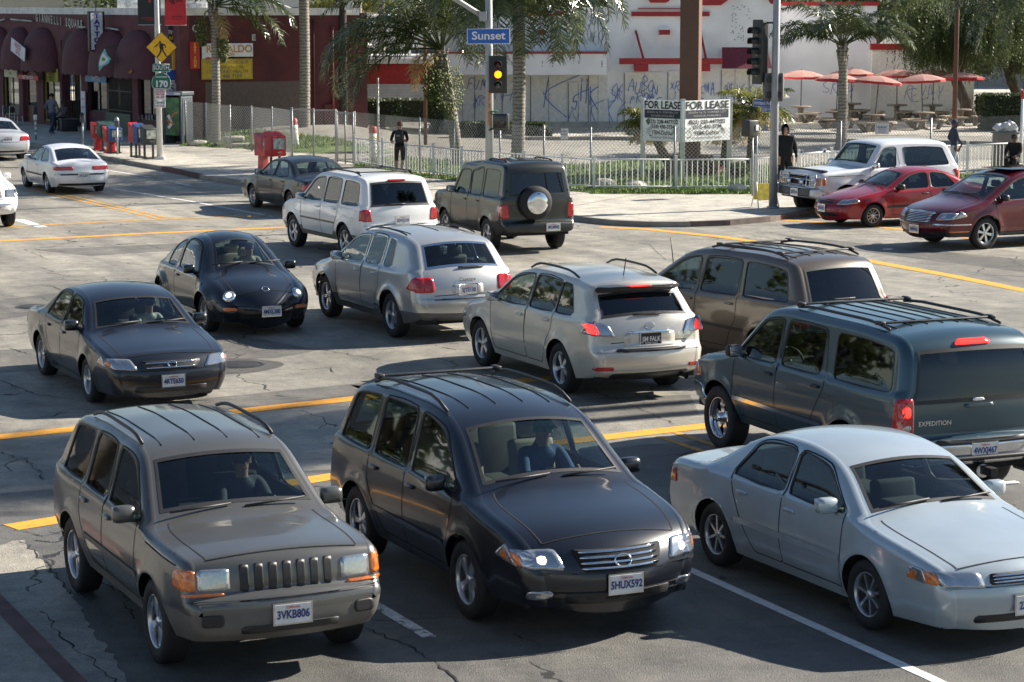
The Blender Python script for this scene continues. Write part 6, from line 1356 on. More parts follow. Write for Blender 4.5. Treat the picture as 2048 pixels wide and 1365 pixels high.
# signal pole in the middle
pB = G(979, 376, ZS); rt = empty('signal_pole', pB, 0, 'tall grey pole with the Sunset street sign and an angled mast arm', 'signal pole')
t = MB(); t.tube([(0, 0, 0), (0, 0, 2.6), (-.03, 0, 9)], [.125, .115, .085], PGR, 14); t.build('pole', rt)
t = MB(); A = at(966, 33, pB.y) - pB; Bq = at(905, -5, pB.y) - pB; t.tube([A, Bq, Bq + (Bq - A) * .6], .075, PGR, 10); t.box(A, (.22, .3, .28), PGR, bev=.02); t.build('mast_arm', rt)
S = brd('street_name_sign', 'blue street name sign with white border reading Sunset', (934, 57.5, 1020, 88.5), WP, pB.y - .16, thick=.03, rz=R(.6)); root, ux, uy, n, w_, h, c = S
band(S, -.485, .485, -.46, .46, mat('street_sign_blue', (.012, .10, .42), .4), 'face', .018); words(S, [('Sunset', .33, 0, .02, WP, .008, 1.12)])
def signal(name, px, Y, lens, lab, yaw=0, h3=None, lit=None):
    c = at((px[0] + px[2]) / 2, (px[1] + px[3]) / 2, Y); tp, bt = at(px[0], px[1], Y).z, at(px[0], px[3], Y).z; w_ = (px[2] - px[0]) / F * (Y + .8) ; hh = tp - bt
    r = empty(name, c, yaw, lab, 'traffic light'); t = MB(); t.box((0, 0, 0), (w_, .05, hh), SIGB, bev=.02); t.box((0, .14, 0), (w_ * .62, .24, hh * .94), SIGB, bev=.03); t.build('housing', r)
    for k in range(lens):
        z = hh * (.5 - (k + .5) / lens) * .80; col = ('red', 'amber', 'green', 'amber', 'green')[k]; on = lit == k
        m = mat('signal_%s_on' % col, {'red': (1, .02, .02), 'amber': (1, .22, .005), 'green': (.02, 1, .3)}[col], .3, var=0, emit=1.9) if on else mat('signal_%s_off' % col, {'red': (.05, .006, .006), 'amber': (.05, .02, .003), 'green': (.006, .035, .03)}[col], .2, 0, .5)
        t = MB(); rr_ = min(.105, hh / lens * .38); M_ = Matrix.Rotation(R(90), 4, 'X'); t.lathe([(0, .05), (rr_ * .6, .045), (rr_, .028)], m, 20, (0, 0, z), M=M_); t.build('lens', r)
        t = MB(); vs = []; n = 14
        for i in range(n + 1):
            a = R(-30) + R(240) * i / n; 
            for d, k_ in ((-.03, 1.12), (-.26, 1.05)): vs.append((math.cos(a) * rr_ * k_, d, z + math.sin(a) * rr_ * k_))
        t.add(vs, [(2 * i, 2 * i + 1, 2 * i + 3, 2 * i + 2) for i in range(n)], SIGB, True); t.build('visor', r)
    t = MB(); t.tube([(-w_ * .3, .1, hh * .3), (-w_ * .9, .1, hh * .3)], .02, GALV, 6); t.build('bracket', r); return r
signal('traffic_light', (978, 112, 1014, 187), pB.y - .35, 3, 'traffic light with its amber lamp lit under the blue Sunset sign', lit=1)
c = at(1002, 244, pB.y - .25); r = empty('pedestrian_signal', c, R(-8), 'black box-shaped pedestrian signal on the Sunset pole', 'pedestrian signal'); t = MB(); t.box((0, 0, 0), (.46, .3, .48), SIGB, bev=.04); t.box((0, -.17, 0), (.40, .05, .42), mat('signal_glass', (.01, .01, .012), .2, 0, .6), bev=.02)
t.build('housing', r); t = MB()
for k in range(7): t.box((0, -.2, -.16 + k * .055), (.40, .05, .006), SIGB)
t.build('louvre', r); t = MB(); t.tube([(-.23, 0, .2), (-.34, .1, .28), (-.12, .1, .3)], .03, GREEN, 6); t.tube([(-.23, 0, -.2), (-.36, .1, -.25)], .03, SIGB, 6); t.build('bracket', r)
t = MB(); t.box((-.01, -.13, 2.35), (.06, .02, 1.0), mat('orange_sticker', (.5, .2, .04), .6, var=.5, scale=12)); t.build('sticker_strip', rt)
# right signal pole
pC = G(1546, 417, ZS); rt = empty('signal_pole', pC, 0, 'grey steel pole with dark five-lamp signal at the right-hand kerb', 'signal pole')
t = MB(); t.tube([(0, 0, 0), (0, 0, .05)], .17, PGR, 16); t.tube([(0, 0, .05), (0, 0, 2.9), (.04, 0, 9)], [.115, .105, .08], PGR, 14); t.build('pole', rt)
t = MB(); t.tube([at(1533, 46, pC.y) - pC, at(1549, 46, pC.y) - pC], .025, SIGB, 6); t.tube([at(1522, 162, pC.y) - pC, at(1547, 162, pC.y) - pC], .025, SIGB, 6); t.build('bracket', rt)
r = signal('traffic_light', (1499, 40, 1531, 169), pC.y + .05, 5, 'tall unlit five-lamp traffic light turned side-on, on the right-hand pole', yaw=R(-62))
for k, (x0, y0, x1, y1, yw, lab) in enumerate([(1529, 148, 1546, 202, 25, 'grey back of a signal box on the left of the right-hand pole'), (1549, 147, 1565, 203, -30, 'grey back of a signal box on the right of the right-hand pole')]):
    c = at((x0 + x1) / 2, (y0 + y1) / 2, pC.y); r = empty('traffic_light', c, R(yw), lab, 'traffic light'); t = MB(); t.box((0, 0, 0), (.26, .05, .74), GRYP, bev=.02); t.box((0, .1, 0), (.18, .16, .66), GRYP, bev=.03); t.build('housing', r)
    t = MB(); t.box((0, -.04, .2), (.16, .03, .16), SIGB, bev=.02); t.box((0, -.04, -.2), (.16, .03, .16), SIGB, bev=.02); t.build('rear_cover', r)
S = brd('street_name_sign', 'blue street sign reading Highland Av behind the right-hand pole', (1506, 199, 1541, 214), WP, pC.y + .15, thick=.03, rz=R(-2)); band(S, -.49, .49, -.46, .46, mat('street_sign_blue', (.012, .10, .42), .4), 'face', .018); words(S, [('Highland Av', .15, 0, 0, WP, .004, .85)])
S = brd('street_number_sign', 'small blue and white block number sign below the Highland Av sign', (1523, 215, 1541, 224), mat('street_sign_blue', (.012, .10, .42), .4), pC.y + .15, thick=.03); words(S, [('1500 N', .1, 0, 0, WP, .003, .9)])
c = at(1500, 257, pC.y + 4.0); r = empty('pedestrian_signal', c, R(40), 'dark pedestrian signal box on a post left of the right-hand pole', 'pedestrian signal'); t = MB(); t.box((0, 0, 0), (.38, .3, .46), SIGB, bev=.03); t.box((.12, -.16, .02), (.1, .02, .16), WP); t.build('housing', r); t = MB(); t.tube([(.1, 0, -.2), (.14, 0, -(c.z - ZS))], .03, GALV, 8); t.build('post', r)
# a-frame barricade
c = G(1530, 415, ZS); r = empty('barricade', c, R(20), 'folding yellow and white barricade leaning by the right-hand pole', 'barricade')
for sg in (1, -1):
    t = MB(); t.tube([(-.3, sg * .22, 0), (-.26, 0, .68)], .018, WHT, 6); t.tube([(.3, sg * .22, 0), (.26, 0, .68)], .018, WHT, 6); t.build('leg', r)
    t = MB(); M_ = Matrix.Rotation(R(18 * sg), 4, 'X'); t.box((0, sg * .09, .42), (.56, .02, .46), mat('barricade_yellow', (.62, .50, .06), .5, var=.3, scale=9), M=M_); t.build('board', r)
# ---- lease sign
cM = G(1366, 377, ZS); cL = G(1288, 369, ZS); cR = G(1458, 361, ZS); cM.y = 71.6; cL = Vector((at(1286, 300, 72.6).x, 72.6, ZS)); cR = Vector((at(1459, 300, 72.9).x, 72.9, ZS)); cM.x = at(1368, 300, 71).x
r = empty('lease_sign', cM, 0, 'V-shaped pair of white boards reading FOR LEASE on three white posts', 'sign')
for p in (cL, cM, cR): t = MB(); q = p - cM; t.box((q.x, q.y + .08, 1.23), (.15, .12, 2.5), PWH, bev=.01); t.build('post', r)
z0, z1 = at(1368, 287, 71).z, at(1368, 204, 71).z
for A, Bq, k in ((cL, cM, 0), (cM, cR, 1)):
    a = A - cM; b = Bq - cM; a.z = b.z = 0; ux = (b - a).normalized(); n = Vector((ux.y, -ux.x, 0)); w_ = (b - a).length; cc = (a + b) / 2 + Vector((0, 0, (z0 + z1) / 2 - ZS)); h = z1 - z0; uy = Vector((0, 0, 1))
    t = MB(); t.box(cc, (w_ - .02, .03, h), mat('lease_white', (.80, .80, .80), .6, var=.07), M=Matrix((ux, n, uy)).transposed().to_4x4()); o = t.build('board', r)
    t = MB()
    def fit(tx, sz, frac, dy, m, bo):
        g_ = text_geo(tx, sz, bo, 1)[0]; tw = max(v[0] for v in g_) - min(v[0] for v in g_); put_text(t, tx, sz, cc + uy * h * dy + n * .023, ux, uy, m, bold=bo, sx=frac * w_ / tw)
    t.quad(*[cc + ux * x * w_ + uy * y * h + n * .021 for x, y in ((-.46, .06), (.46, .06), (.46, .265), (-.46, .265))], mat('lease_navy', (.02, .022, .045), .6))
    fit('FOR LEASE', .32, .92, .375, BLKP, .008); fit('20,000\u00b1 Sq. Ft. CORNER LOT', .085, .80, .205, GLT, 0); fit('SIGNAGE AVAILABLE', .085, .58, .118, GLT, 0)
    fit('(323) 228-4477/22', .16, .78, -.03, BLKP, .004); fit('(310) 430-3734', .16, .60, -.15, BLKP, .004); fit('YBM-DaNur', .18, .56, -.30, BLKP, .003); fit('Investment Real Estate', .10, .62, -.41, mat('grey_print', (.2, .2, .22), .6), .001); t.build('lettering', o)
    t = MB(); rs = random.Random(k + 4)
    for q in range(7):
        x0, y0 = rs.uniform(.28, .40) * (1 if rs.random() < .6 else -1), rs.uniform(-.34, .02); scrawl(t, [[(rs.uniform(-.1, .1), rs.uniform(-.1, .1)) for _ in range(6)]], cc + ux * x0 * w_ + uy * y0 * h + n * .02, ux, uy, 1, .012, BLKP)
    t.build('scribble', o)
# brown sign post and other tall poles
c = G(1379, 346, ZS); r = empty('sign_post', c, R(-14), 'massive square brown post rising behind the FOR LEASE boards', 'post'); t = MB(); t.box((0, 0, 5), (.60, .60, 10), mat('brown_post_paint', (.115, .06, .042), .75, var=.1, scale=2)); t.build('shaft', r); t = MB(); t.box((0, 0, .3), (1.3, 1.3, .5), mat('dark_brick_base', (.1, .05, .04), .9, var=.3)); t.build('base', r)
WOOD = mat('creosote_wood', (.035, .028, .024), .9, var=.35, scale=6)
for (x, y, rad, m, lab, nm, zt) in ((687, 300, .17, WOOD, 'thick dark wooden pole at the right end of the maroon wall', 'utility_pole', 9), (851, 291, .07, mat('rust_pole', (.10, .045, .03), .8), 'thin rusty brown pole among the left palms', 'utility_pole', 9), (1908, 268, .10, mat('rust_pole', (.10, .045, .03), .8), 'brown pole in front of the hanging tree', 'utility_pole', 9), (757, 330, .04, PWH, 'thin white pole standing behind the chain-link gate', 'flag_pole', 2.9)):
    c = G(x, y, ZS)
    if x == 687: c = Vector((onwall(687, 200, (0, 94.5, 0), (0, -1, 0)).x, 94.5, ZS))
    t = MB(); t.tube([(0, 0, 0), (0, 0, zt)], [rad, rad * .85], m, 12); o = t.build(nm, None, c, 0, lab, 'pole')
    if x == 687: t = MB(); t.box((.26, -.1, 5.35), (.34, .12, .5), PWH); t.build('sign_panel', o)
# ---- picket fence and chain link
fpx = [(709, 330), (765, 339), (813, 347), (867, 352), (924, 359), (1048, 370), (1124, 377), (1188, 381), (1352, 382), (1511, 381), (1596, 368), (1662, 362), (1800, 354), (1934, 347), (2048, 341), (2110, 338)]
FPts = [G(x, y, ZS) for x, y in fpx]
fr = empty('picket_fence', FPts[0], 0, 'low white metal picket fence around the grass verge', 'fence'); f0 = FPts[0]
for i, p in enumerate(FPts): t = MB(); t.box(p - f0 + Vector((0, 0, .50)), (.075, .075, 1.0), FWH); t.box(p - f0 + Vector((0, 0, 1.01)), (.095, .095, .03), FWH); t.build('post', fr)
for i in range(len(FPts) - 1):
    a, b = FPts[i] - f0, FPts[i + 1] - f0; d = b - a; L_ = d.length; n = max(2, int(L_ / .15)); t = MB()
    for z in (.12, .9): t.tube([a + Vector((0, 0, z)), b + Vector((0, 0, z))], .022, FWH, 4)
    for k in range(1, n): q = a + d * k / n; t.tube([q + Vector((0, 0, .12)), q + Vector((0, 0, .9))], .0125, FWH, 4, cap=False, smooth=False)
    t.build('picket_panel', fr)
WIRE = mat('galvanised_wire', (.45, .45, .44), .4, .5, var=.05)
def chainlink(name, pts, hts, lab, step=.12, wr=.008, post=.03, group=None, gates=()):
    o = pts[0]; r = empty(name, o, 0, lab, 'fence', group)
    for p, h in zip(pts, hts): t = MB(); t.tube([p - o, p - o + Vector((0, 0, h + .03))], post, GALV, 8); t.build('post', r)
    for i in range(len(pts) - 1):
        a, b, h = pts[i] - o, pts[i + 1] - o, min(hts[i], hts[i + 1]); d = b - a; L_ = d.length; u = d / L_; t = MB(); n_ = Vector((-u.y, u.x, 0)); z0 = .05
        k = -h
        while k < L_:
            for sg in (1, -1):
                s0, s1 = k, k + h
                c0, c1 = max(0, s0), min(L_, s1)
                if c1 > c0:
                    za, zb_ = (c0 - s0), (c1 - s0)
                    if sg < 0: za, zb_ = h - za, h - zb_
                    A = a.lerp(b, c0 / L_) + Vector((0, 0, max(z0, za))); Bq = a.lerp(b, c1 / L_) + Vector((0, 0, max(z0, zb_))); w_ = Vector((0, 0, wr)); 
                    t.add([A - w_ - u * wr * .0, Bq - w_, Bq + w_, A + w_], [(0, 1, 2, 3)], WIRE); t.add([A - n_ * wr, Bq - n_ * wr, Bq + n_ * wr, A + n_ * wr], [(0, 1, 2, 3)], WIRE)
            k += step
        t.build('wire_mesh', r)
        if gates:
            t = MB(); 
            for z in (.08, h - .02): t.tube([a + Vector((0, 0, z)), b + Vector((0, 0, z))], .022, GALV, 6)
            t.build('rail', r)
    return r
cl = [FPts[0], G(839, 348, ZS), G(908, 356, ZS), G(1000, 364, ZS), G(1088, 372, ZS), G(1182, 378, ZS), G(1350, 376, ZS), G(1514, 374, ZS), G(1682, 359, ZS), G(1863, 350, ZS), G(2043, 340, ZS), G(2110, 336, ZS)]
cl = [p + Vector((0, .28, 0)) for p in cl]
chainlink('chain_link_fence', cl, [1.75] * len(cl), 'chain-link fence standing just behind the white picket fence')
cg = [G(*p, ZS) for p in ((372, 288), (413, 292), (461, 299), (504, 302), (545, 309), (583, 317))]
chainlink('chain_link_fence', cg, [1.62, 1.62, 1.62, 1.62, 1.68, 1.72], 'chain-link fence in front of the maroon side wall and grass mound')
gg = [G(585, 320, ZS), G(628, 323, ZS), G(672, 325, ZS)]; chainlink('chain_link_gate', gg, [1.78] * 3, 'wide chain-link gate standing left of the picket fence', gates='all')
gg = [G(675, 326, ZS), G(691, 328, ZS), G(707, 330, ZS)]; chainlink('chain_link_gate', gg, [1.74] * 3, 'narrow chain-link gate leaf beside the white picket fence corner', gates='all')
# mound with grass
ms = []; g = MB(); nx_, ny_ = 26, 22
def mh(x, y):
    e = max(0, min(1, (x + 12.6) / 1.2)) * max(0, min(1, (-4.2 - x) / 2.5)); f = (y - (88.4 + (-.9) * (x + 11))) / 6.5; return ZS + .02 + .55 * max(0, min(1, f)) ** .8 * e
for j in range(ny_):
    for i in range(nx_): x = -12.7 + i * .36; y = 84.6 + j * .62; ms.append((x, y, mh(x, y) - (0 if y > 88.2 - .9 * (x + 11) - .3 else .5)))
bsf = [(j * nx_ + i, j * nx_ + i + 1, (j + 1) * nx_ + i + 1, (j + 1) * nx_ + i) for j in range(ny_ - 1) for i in range(nx_ - 1)]
isg = lambda f: (sum(ms[k][0] for k in f) / 4) < -12.0 + (95.2 - sum(ms[k][1] for k in f) / 4) * .78
g.add(ms, [f for f in bsf if isg(f)], GRS, True); g.build('grass_mound', kind='structure'); g = MB(); g.add(ms, [f for f in bsf if not isg(f)], LOT, True); g.build('drive', kind='structure')
rn = np.random.RandomState(8); vs = []; fs = []
for k in range(9000):
    x, y = rn.uniform(-12.6, -5.0), rn.uniform(86, 95)
    if x > -12.1 + (95.2 - y) * .78 or y < 88.2 - .9 * (x + 11): continue
    z = mh(x, y); a = rn.rand() * 6.28; b = len(vs); vs += [(x - .02 * math.cos(a), y - .02 * math.sin(a), z), (x + .02 * math.cos(a), y + .02 * math.sin(a), z), (x + rn.uniform(-.05, .05), y, z + rn.uniform(.04, .14))]; fs.append((b, b + 1, b + 2))
g = MB(); g.add(vs, fs, GRS2); g.build('grass', kind='stuff')
for (x, y, w_, lab) in ((424, 271, 1.3, 'round concrete ring at the foot of the left palm'), (467, 282, 1.3, 'low concrete block on the grass mound right of the left palm'), (500, 296, 2.4, 'long pale kerb block at the foot of the mound')):
    c = G(x, y, .35 if y < 290 else ZS); t = MB(); t.box((0, 0, .08), (w_ * .6, .4, .2), CONC, bev=.06); t.build('concrete_block', None, c, .3, lab, 'concrete block', 'concrete blocks on the mound')
for k, (x, y, s_, lab) in enumerate([(1205, 369, .5, 'pale rock on the grass just right of the picket fence corner'), (1272, 372, .45, 'grey rock on the grass left of the FOR LEASE boards'), (1475, 378, .4, 'small pale stone by the fence right of the FOR LEASE boards'), (395, 287, .5, 'broken grey slab under the left chain-link fence')]):
    bm = bmesh.new(); bmesh.ops.create_icosphere(bm, subdivisions=2, radius=s_ * .6); rk = random.Random(k)
    for v in bm.verts: v.co = Vector((v.co.x * 1.2, v.co.y * .8, v.co.z * .6)) * rk.uniform(.85, 1.15)
    me = bpy.data.meshes.new('rock'); bm.to_mesh(me); bm.free(); me.materials.append(CONC); tag(link('rock', me, None, G(x, y, ZS + .1)), lab, 'rock', 'rocks on the verge')
# bollards
for x, y, h, tilt, lab in ((746, 318, 1.12, 0, 'white bollard with a red cap behind the picket fence'), (592, 300, 1.15, -4, 'white bollard with a red top leaning behind the chain-link gate')):
    c = G(x, y, ZS); r = empty('bollard', c, 0, lab, 'bollard', 'bollards in the car park'); r.rotation_euler = (0, R(tilt), 0); t = MB(); t.tube([(0, 0, 0), (0, 0, h - .22)], .13, WHT, 14); t.build('post', r); t = MB(); t.lathe([(.14, h - .22), (.14, h - .03), (.09, h + .02), (0, h + .03)], RED, 16); t.build('cap', r)
    t = MB(); t.tube([(.13 * math.cos(a), -.13 * abs(math.sin(a)) - .01, h - .32 - .1 * abs(math.cos(a))) for a in np.linspace(0, 3.1, 7)] + [(.2, -.12, h - .6)], .02, YL, 5); t.build('yellow_strap', r)
# newspaper boxes
def newsbox(x, y, col, lab, style=0, rz=.5, hh=1.2, w_=.46):
    c = G(x, y, ZS); r = empty('newspaper_box', c, rz, lab, 'newspaper box', 'newspaper boxes along the pavement'); t = MB()
    if style == 0: t.box((0, 0, hh * .24), (w_ * .6, .3, hh * .48), col, bev=.02, taper=.9); t.box((0, 0, .03), (w_ * .9, .42, .06), col)
    else:
        for sx in (-.16, .16): t.box((sx, 0, hh * .22), (.06, .06, hh * .44), BLK)
        t.box((0, 0, .03), (w_ * .9, .34, .03), BLK)
    t.build('pedestal', r); t = MB(); t.box((0, 0, hh * .70), (w_, .42, hh * .5), col, bev=.03); t.add([(-w_ / 2, -.21, hh * .93), (w_ / 2, -.21, hh * .93), (w_ / 2, .21, hh * 1.05), (-w_ / 2, .21, hh * 1.05), (-w_ / 2, .21, hh * .9), (w_ / 2, .21, hh * .9)], [(0, 1, 2, 3), (0, 3, 4), (1, 5, 2), (3, 2, 5, 4)], col); t.build('cabinet', r)
    t = MB(); t.box((0, -.215, hh * .76), (w_ * .76, .02, hh * .26), mat('newsbox_window', (.3, .32, .3), .2, 0, .5, var=.6, scale=8)); t.build('window', r); t = MB(); t.box((0, -.24, hh * .56), (w_ * .3, .03, .03), CHR); t.build('handle', r); return r
DG = mat('dark_green_paint', (.02, .055, .045), .5); RDP = mat('red_box_paint', (.48, .015, .02), .45); BLU = mat('blue_box_paint', (.02, .05, .17), .45); DBK = mat('black_green_box', (.03, .035, .03), .5)
newsbox(197, 301, RDP, 'red newspaper box on a slim pedestal, leftmost of the far kerb row', 0, .5, 1.0); newsbox(214, 303, DG, 'dark green newspaper box second in the far kerb row', 1, .5, 1.05, .6); newsbox(222, 306, RDP, 'small red newspaper box between the green one and the blue one', 0, .5, .9); newsbox(230, 307, BLU, 'dark blue newspaper box at the end of the row by the meter', 1, .5, .95)
newsbox(271, 314, RDP, 'faded red newspaper box, left one of three beside the route sign pole', 1, .6, 1.15, .34); newsbox(281, 316, BLU, 'blue newspaper box between the red and the black ones', 1, .6, 1.15, .4); newsbox(298, 318, DBK, 'black newspaper box next to the route sign pole', 1, .6, 1.12)
newsbox(527, 345, mat('red_white_box', (.55, .1, .09), .5, var=.4, scale=3), 'red and white newspaper box behind the larger red one', 0, .7, 1.2, .42); newsbox(551, 350, RDP, 'large red newspaper box beside the dark green-black sedan', 1, .7, 1.3, .56)
for x, y, lab in ((72, 280, 'parking meter with striped post left of the walking man'), (166, 297, 'parking meter between the striped one and the newspaper boxes'), (235, 309, 'grey parking meter beside the newspaper boxes')):
    c = G(x, y, ZS); r = empty('parking_meter', c, .4, lab, 'parking meter', 'parking meters along the far kerb'); t = MB(); t.tube([(0, 0, 0), (0, 0, 1.0)], .035, GALV, 8); t.build('post', r); t = MB(); t.box((0, 0, 1.1), (.16, .12, .24), GRYP if x > 100 else BLK, bev=.03); t.lathe([(.085, 1.2), (.08, 1.27), (.05, 1.32), (0, 1.34)], GALV if x > 200 else BLK, 12); t.build('head', r)
    if x < 100:
        t = MB()
        for z in (.2, .4, .6): t.tube([(0, 0, z), (0, 0, z + .1)], .04, WHT, 8)
        t.tube([(0, 0, .78), (0, 0, 1.0)], .075, WHT, 8); t.build('stripe', r)
for x, y, w_, hh, m, lab, nm in ((2008, 338, .95, 1.15, mat('aggregate_bin', (.16, .14, .12), .9, var=.4, scale=30), 'square stone litter bin with white bags on top by the right end of the fence', 'litter_bin'), (1995, 258, 1.1, 1.0, mat('grey_bin', (.12, .125, .125), .7), 'grey metal-framed bin enclosure near the right-hand hedge', 'bin_enclosure')):
    c = G(x, y, ZS); r = empty(nm, c, .1, lab, 'litter bin'); t = MB(); t.box((0, 0, hh * .5), (w_ * .72, w_ * .72, hh), m, bev=.03, taper=.96); t.build('body', r); t = MB(); t.box((0, 0, hh + .03), (w_ * .78, w_ * .78, .06), GRYP, bev=.01); t.build('rim', r)
    if nm == 'litter_bin':
        for q, (dx, dy, s_) in enumerate([(-.2, 0, .2), (.12, -.05, .26), (.3, .05, .14)]):
            bm = bmesh.new(); bmesh.ops.create_icosphere(bm, subdivisions=3, radius=s_); rk = random.Random(q)
            for v in bm.verts: v.co *= 1 + .18 * math.sin(v.co.x * 30 + q) * math.cos(v.co.z * 26) ; v.co.z *= .75
            me = bpy.data.meshes.new('plastic_bag'); bm.to_mesh(me); bm.free(); me.materials.append(mat('plastic_bag_white', (.62, .64, .68), .35, var=.15, scale=12)); tag(link('plastic_bag', me, None, c + Vector((dx, dy, hh + .06 + s_ * .65))), ['lumpy white bag on the left of the stone bin', 'largest white bag in the middle of the stone bin top', 'small white bag on the right of the stone bin'][q], 'plastic bag', 'bags on the litter bin')
c = G(2041, 345, ZS); r = empty('marker_post', c, 0, 'tall white post with a red top at the right edge behind the fence', 'post'); t = MB(); t.tube([(0, 0, 0), (0, 0, 2.35)], .05, WHT, 10); t.build('post', r); t = MB(); t.tube([(0, 0, 2.35), (0, 0, 2.62)], .06, RED, 10); t.build('cap', r)
S = brd('yard_sign', 'small white sign reading United hung on the chain-link fence before the tables', (1750, 249, 1778, 269), WP, 74.4, thick=.01); words(S, [('United', .12, -.04, .22, NAVY, .003, 1), ('SITE SERVICES', .05, 0, -.05, NAVY, .001, .8), ('800 864 5387', .05, 0, -.28, NAVY, .001, .8)])
S = brd('fence_notice', 'small white notice on the chain-link fence left of the FOR LEASE boards', (1121, 258, 1136, 279), WP, 71.2, thick=.01); words(S, [('NOTICE', .07, 0, .25, NAVY, .002, .9), ('KEEP OUT', .06, 0, -.05, NAVY, .002, .8)])
for x, y, lab in ((1603, 305, 'small white notice on the picket fence left of the white two-door car'), (1649, 303, 'small white notice on the picket fence above the white car bonnet')):
    S = brd('fence_notice', lab, (x - 4, y - 5, x + 4, y + 5), WP, 71.5 if x < 1620 else 71.0, thick=.01, group='notices on the picket fence')
    t = MB(); t.quad(*[S[1] * a * S[4] + S[2] * b * S[5] + S[3] * .02 for a, b in ((-.25, -.2), (.2, -.25), (.25, .2), (-.1, .25))], BLKP); t.build('mark', S[0])
S = None
c = G(1628, 233, ZS); r = empty('drinks_machine', c + Vector((0, -.4, 0)), .12, 'red and yellow vending box against the white wall by the umbrellas', 'vending box'); t = MB(); t.box((0, 0, .45), (.75, .5, .75), mat('vend_red', (.45, .03, .015), .5), bev=.04); t.build('body', r)
t = MB(); t.box((.08, -.26, .66), (.5, .03, .16), mat('vend_screen', (.02, .03, .025), .3)); t.box((.1, -.265, .5), (.55, .03, .08), YL); t.box((0, -.27, .28), (.5, .03, .26), mat('vend_poster', (.5, .48, .42), .6, var=.6, scale=12)); t.build('front_panel', r); t = MB(); t.box((0, 0, .03), (.6, .4, .1), BLK); t.build('base', r)
# ---- umbrellas and tables
UMB = mat('faded_red_canvas', (.36, .19, .16), .8, var=.12, scale=2); UMR = mat('red_valance', (.42, .015, .02), .7); STN = mat('table_stone', (.20, .165, .13), .85, var=.3, scale=6); STL = mat('bench_edge_stone', (.34, .28, .21), .85, var=.2, scale=6)
def make_umb():
    r = empty('patio_umbrella', (0, 0, 0)); n = 8; R_ = 1.02; zt = 2.38; zr = 2.13
    t = MB(); vs = [(0, 0, zt)]; K = 4
    for k in range(1, K + 1):
        f = k / K
        for i in range(n * 2):
            a = math.pi * i / n; rr_ = R_ * f * (1 if i % 2 == 0 else .965); vs.append((rr_ * math.cos(a), rr_ * math.sin(a), zt - (zt - zr) * (f ** 1.7) - (0 if i % 2 == 0 else .012 * f)))
    m_ = n * 2; fs = [(0, 1 + i, 1 + (i + 1) % m_) for i in range(m_)]
    for k in range(K - 1): fs += [(1 + k * m_ + i, 1 + k * m_ + (i + 1) % m_, 1 + (k + 1) * m_ + (i + 1) % m_, 1 + (k + 1) * m_ + i)[::-1] for i in range(m_)]
    t.add(vs, fs, UMB); t.build('canopy', r)
    t = MB(); b = vs[-m_:]; t.add(b + [(x * 1.0, y * 1.0, z - .10) for x, y, z in b], [(i, (i + 1) % m_, m_ + (i + 1) % m_, m_ + i) for i in range(m_)], UMR); t.build('valance', r)
    t = MB()
    for i in range(n): a = 2 * math.pi * i / n; t.tube([(0, 0, zt - .02), (R_ * .5 * math.cos(a), R_ * .5 * math.sin(a), zt - .10), (R_ * .98 * math.cos(a), R_ * .98 * math.sin(a), zr - .02)], .008, BLK, 4)
    t.build('rib', r); t = MB(); t.tube([(0, 0, .0), (0, 0, zt + .06)], .022, BLK, 8); t.build('pole', r); return r
def make_table():
    r = empty('picnic_table', (0, 0, 0)); t = MB(); t.lathe([(0, .76), (.46, .76), (.48, .74), (.48, .70), (.44, .69), (0, .69)], STN, 16); t.build('tabletop', r); t = MB(); t.lathe([(.15, .69), (.11, .5), (.13, .2), (.24, 0)], STN, 10); t.build('pedestal', r)
    for k in range(3):
        a0 = 2 * math.pi * k / 3 + .5; vs = []; n = 8
        for i in range(n + 1):
            a = a0 - .62 + 1.24 * i / n
            for rr_ in (.68, .98): 
                for z in (.45, .385): vs.append((rr_ * math.cos(a), rr_ * math.sin(a), z))
        fs = []
        for i in range(n): b = 4 * i; fs += [(b, b + 2, b + 6, b + 4), (b + 1, b + 5, b + 7, b + 3), (b, b + 4, b + 5, b + 1), (b + 2, b + 3, b + 7, b + 6)]
        fs += [(0, 1, 3, 2), (4 * n, 4 * n + 2, 4 * n + 3, 4 * n + 1)]; t = MB(); t.add(vs, fs, STL); o = t.build('bench', r)
        t = MB()
        for da in (-.34, .34):
            p = Vector((.83 * math.cos(a0 + da), .83 * math.sin(a0 + da), .385)); q = Vector((.5 * math.cos(a0), .5 * math.sin(a0), 0)) * 1.25; t.tube([p, q], [.12, .085], STN, 4)
        t.build('bench_leg', o)
    return r
ulist = [(1601, 246, 'umbrella farthest left, left of the single palm', 'table under the leftmost umbrella, beside the red vending box'), (1671, 258, 'umbrella directly behind the single palm trunk', 'table just left of the single palm trunk'), (1702, 239, 'darker umbrella at the back between the palm and the tree', 'rear table seen just right of the palm trunk'), (1747, 265, 'frontmost umbrella with bright red rim right of the palm', 'frontmost table behind the small white sign'),
    (1793, 242, 'umbrella in the shade of the hanging tree', 'rear table in the shade beneath the hanging tree'), (1846, 260, 'large umbrella left of the brown pole', 'front table left of the brown pole'), (1864, 243, 'umbrella mostly hidden behind the one left of the brown pole', 'rear table left of the brown pole'), (1921, 253, 'umbrella farthest right, behind the brown pole', 'table behind the brown pole, farthest right')]
pu = make_umb(); pt = make_table()
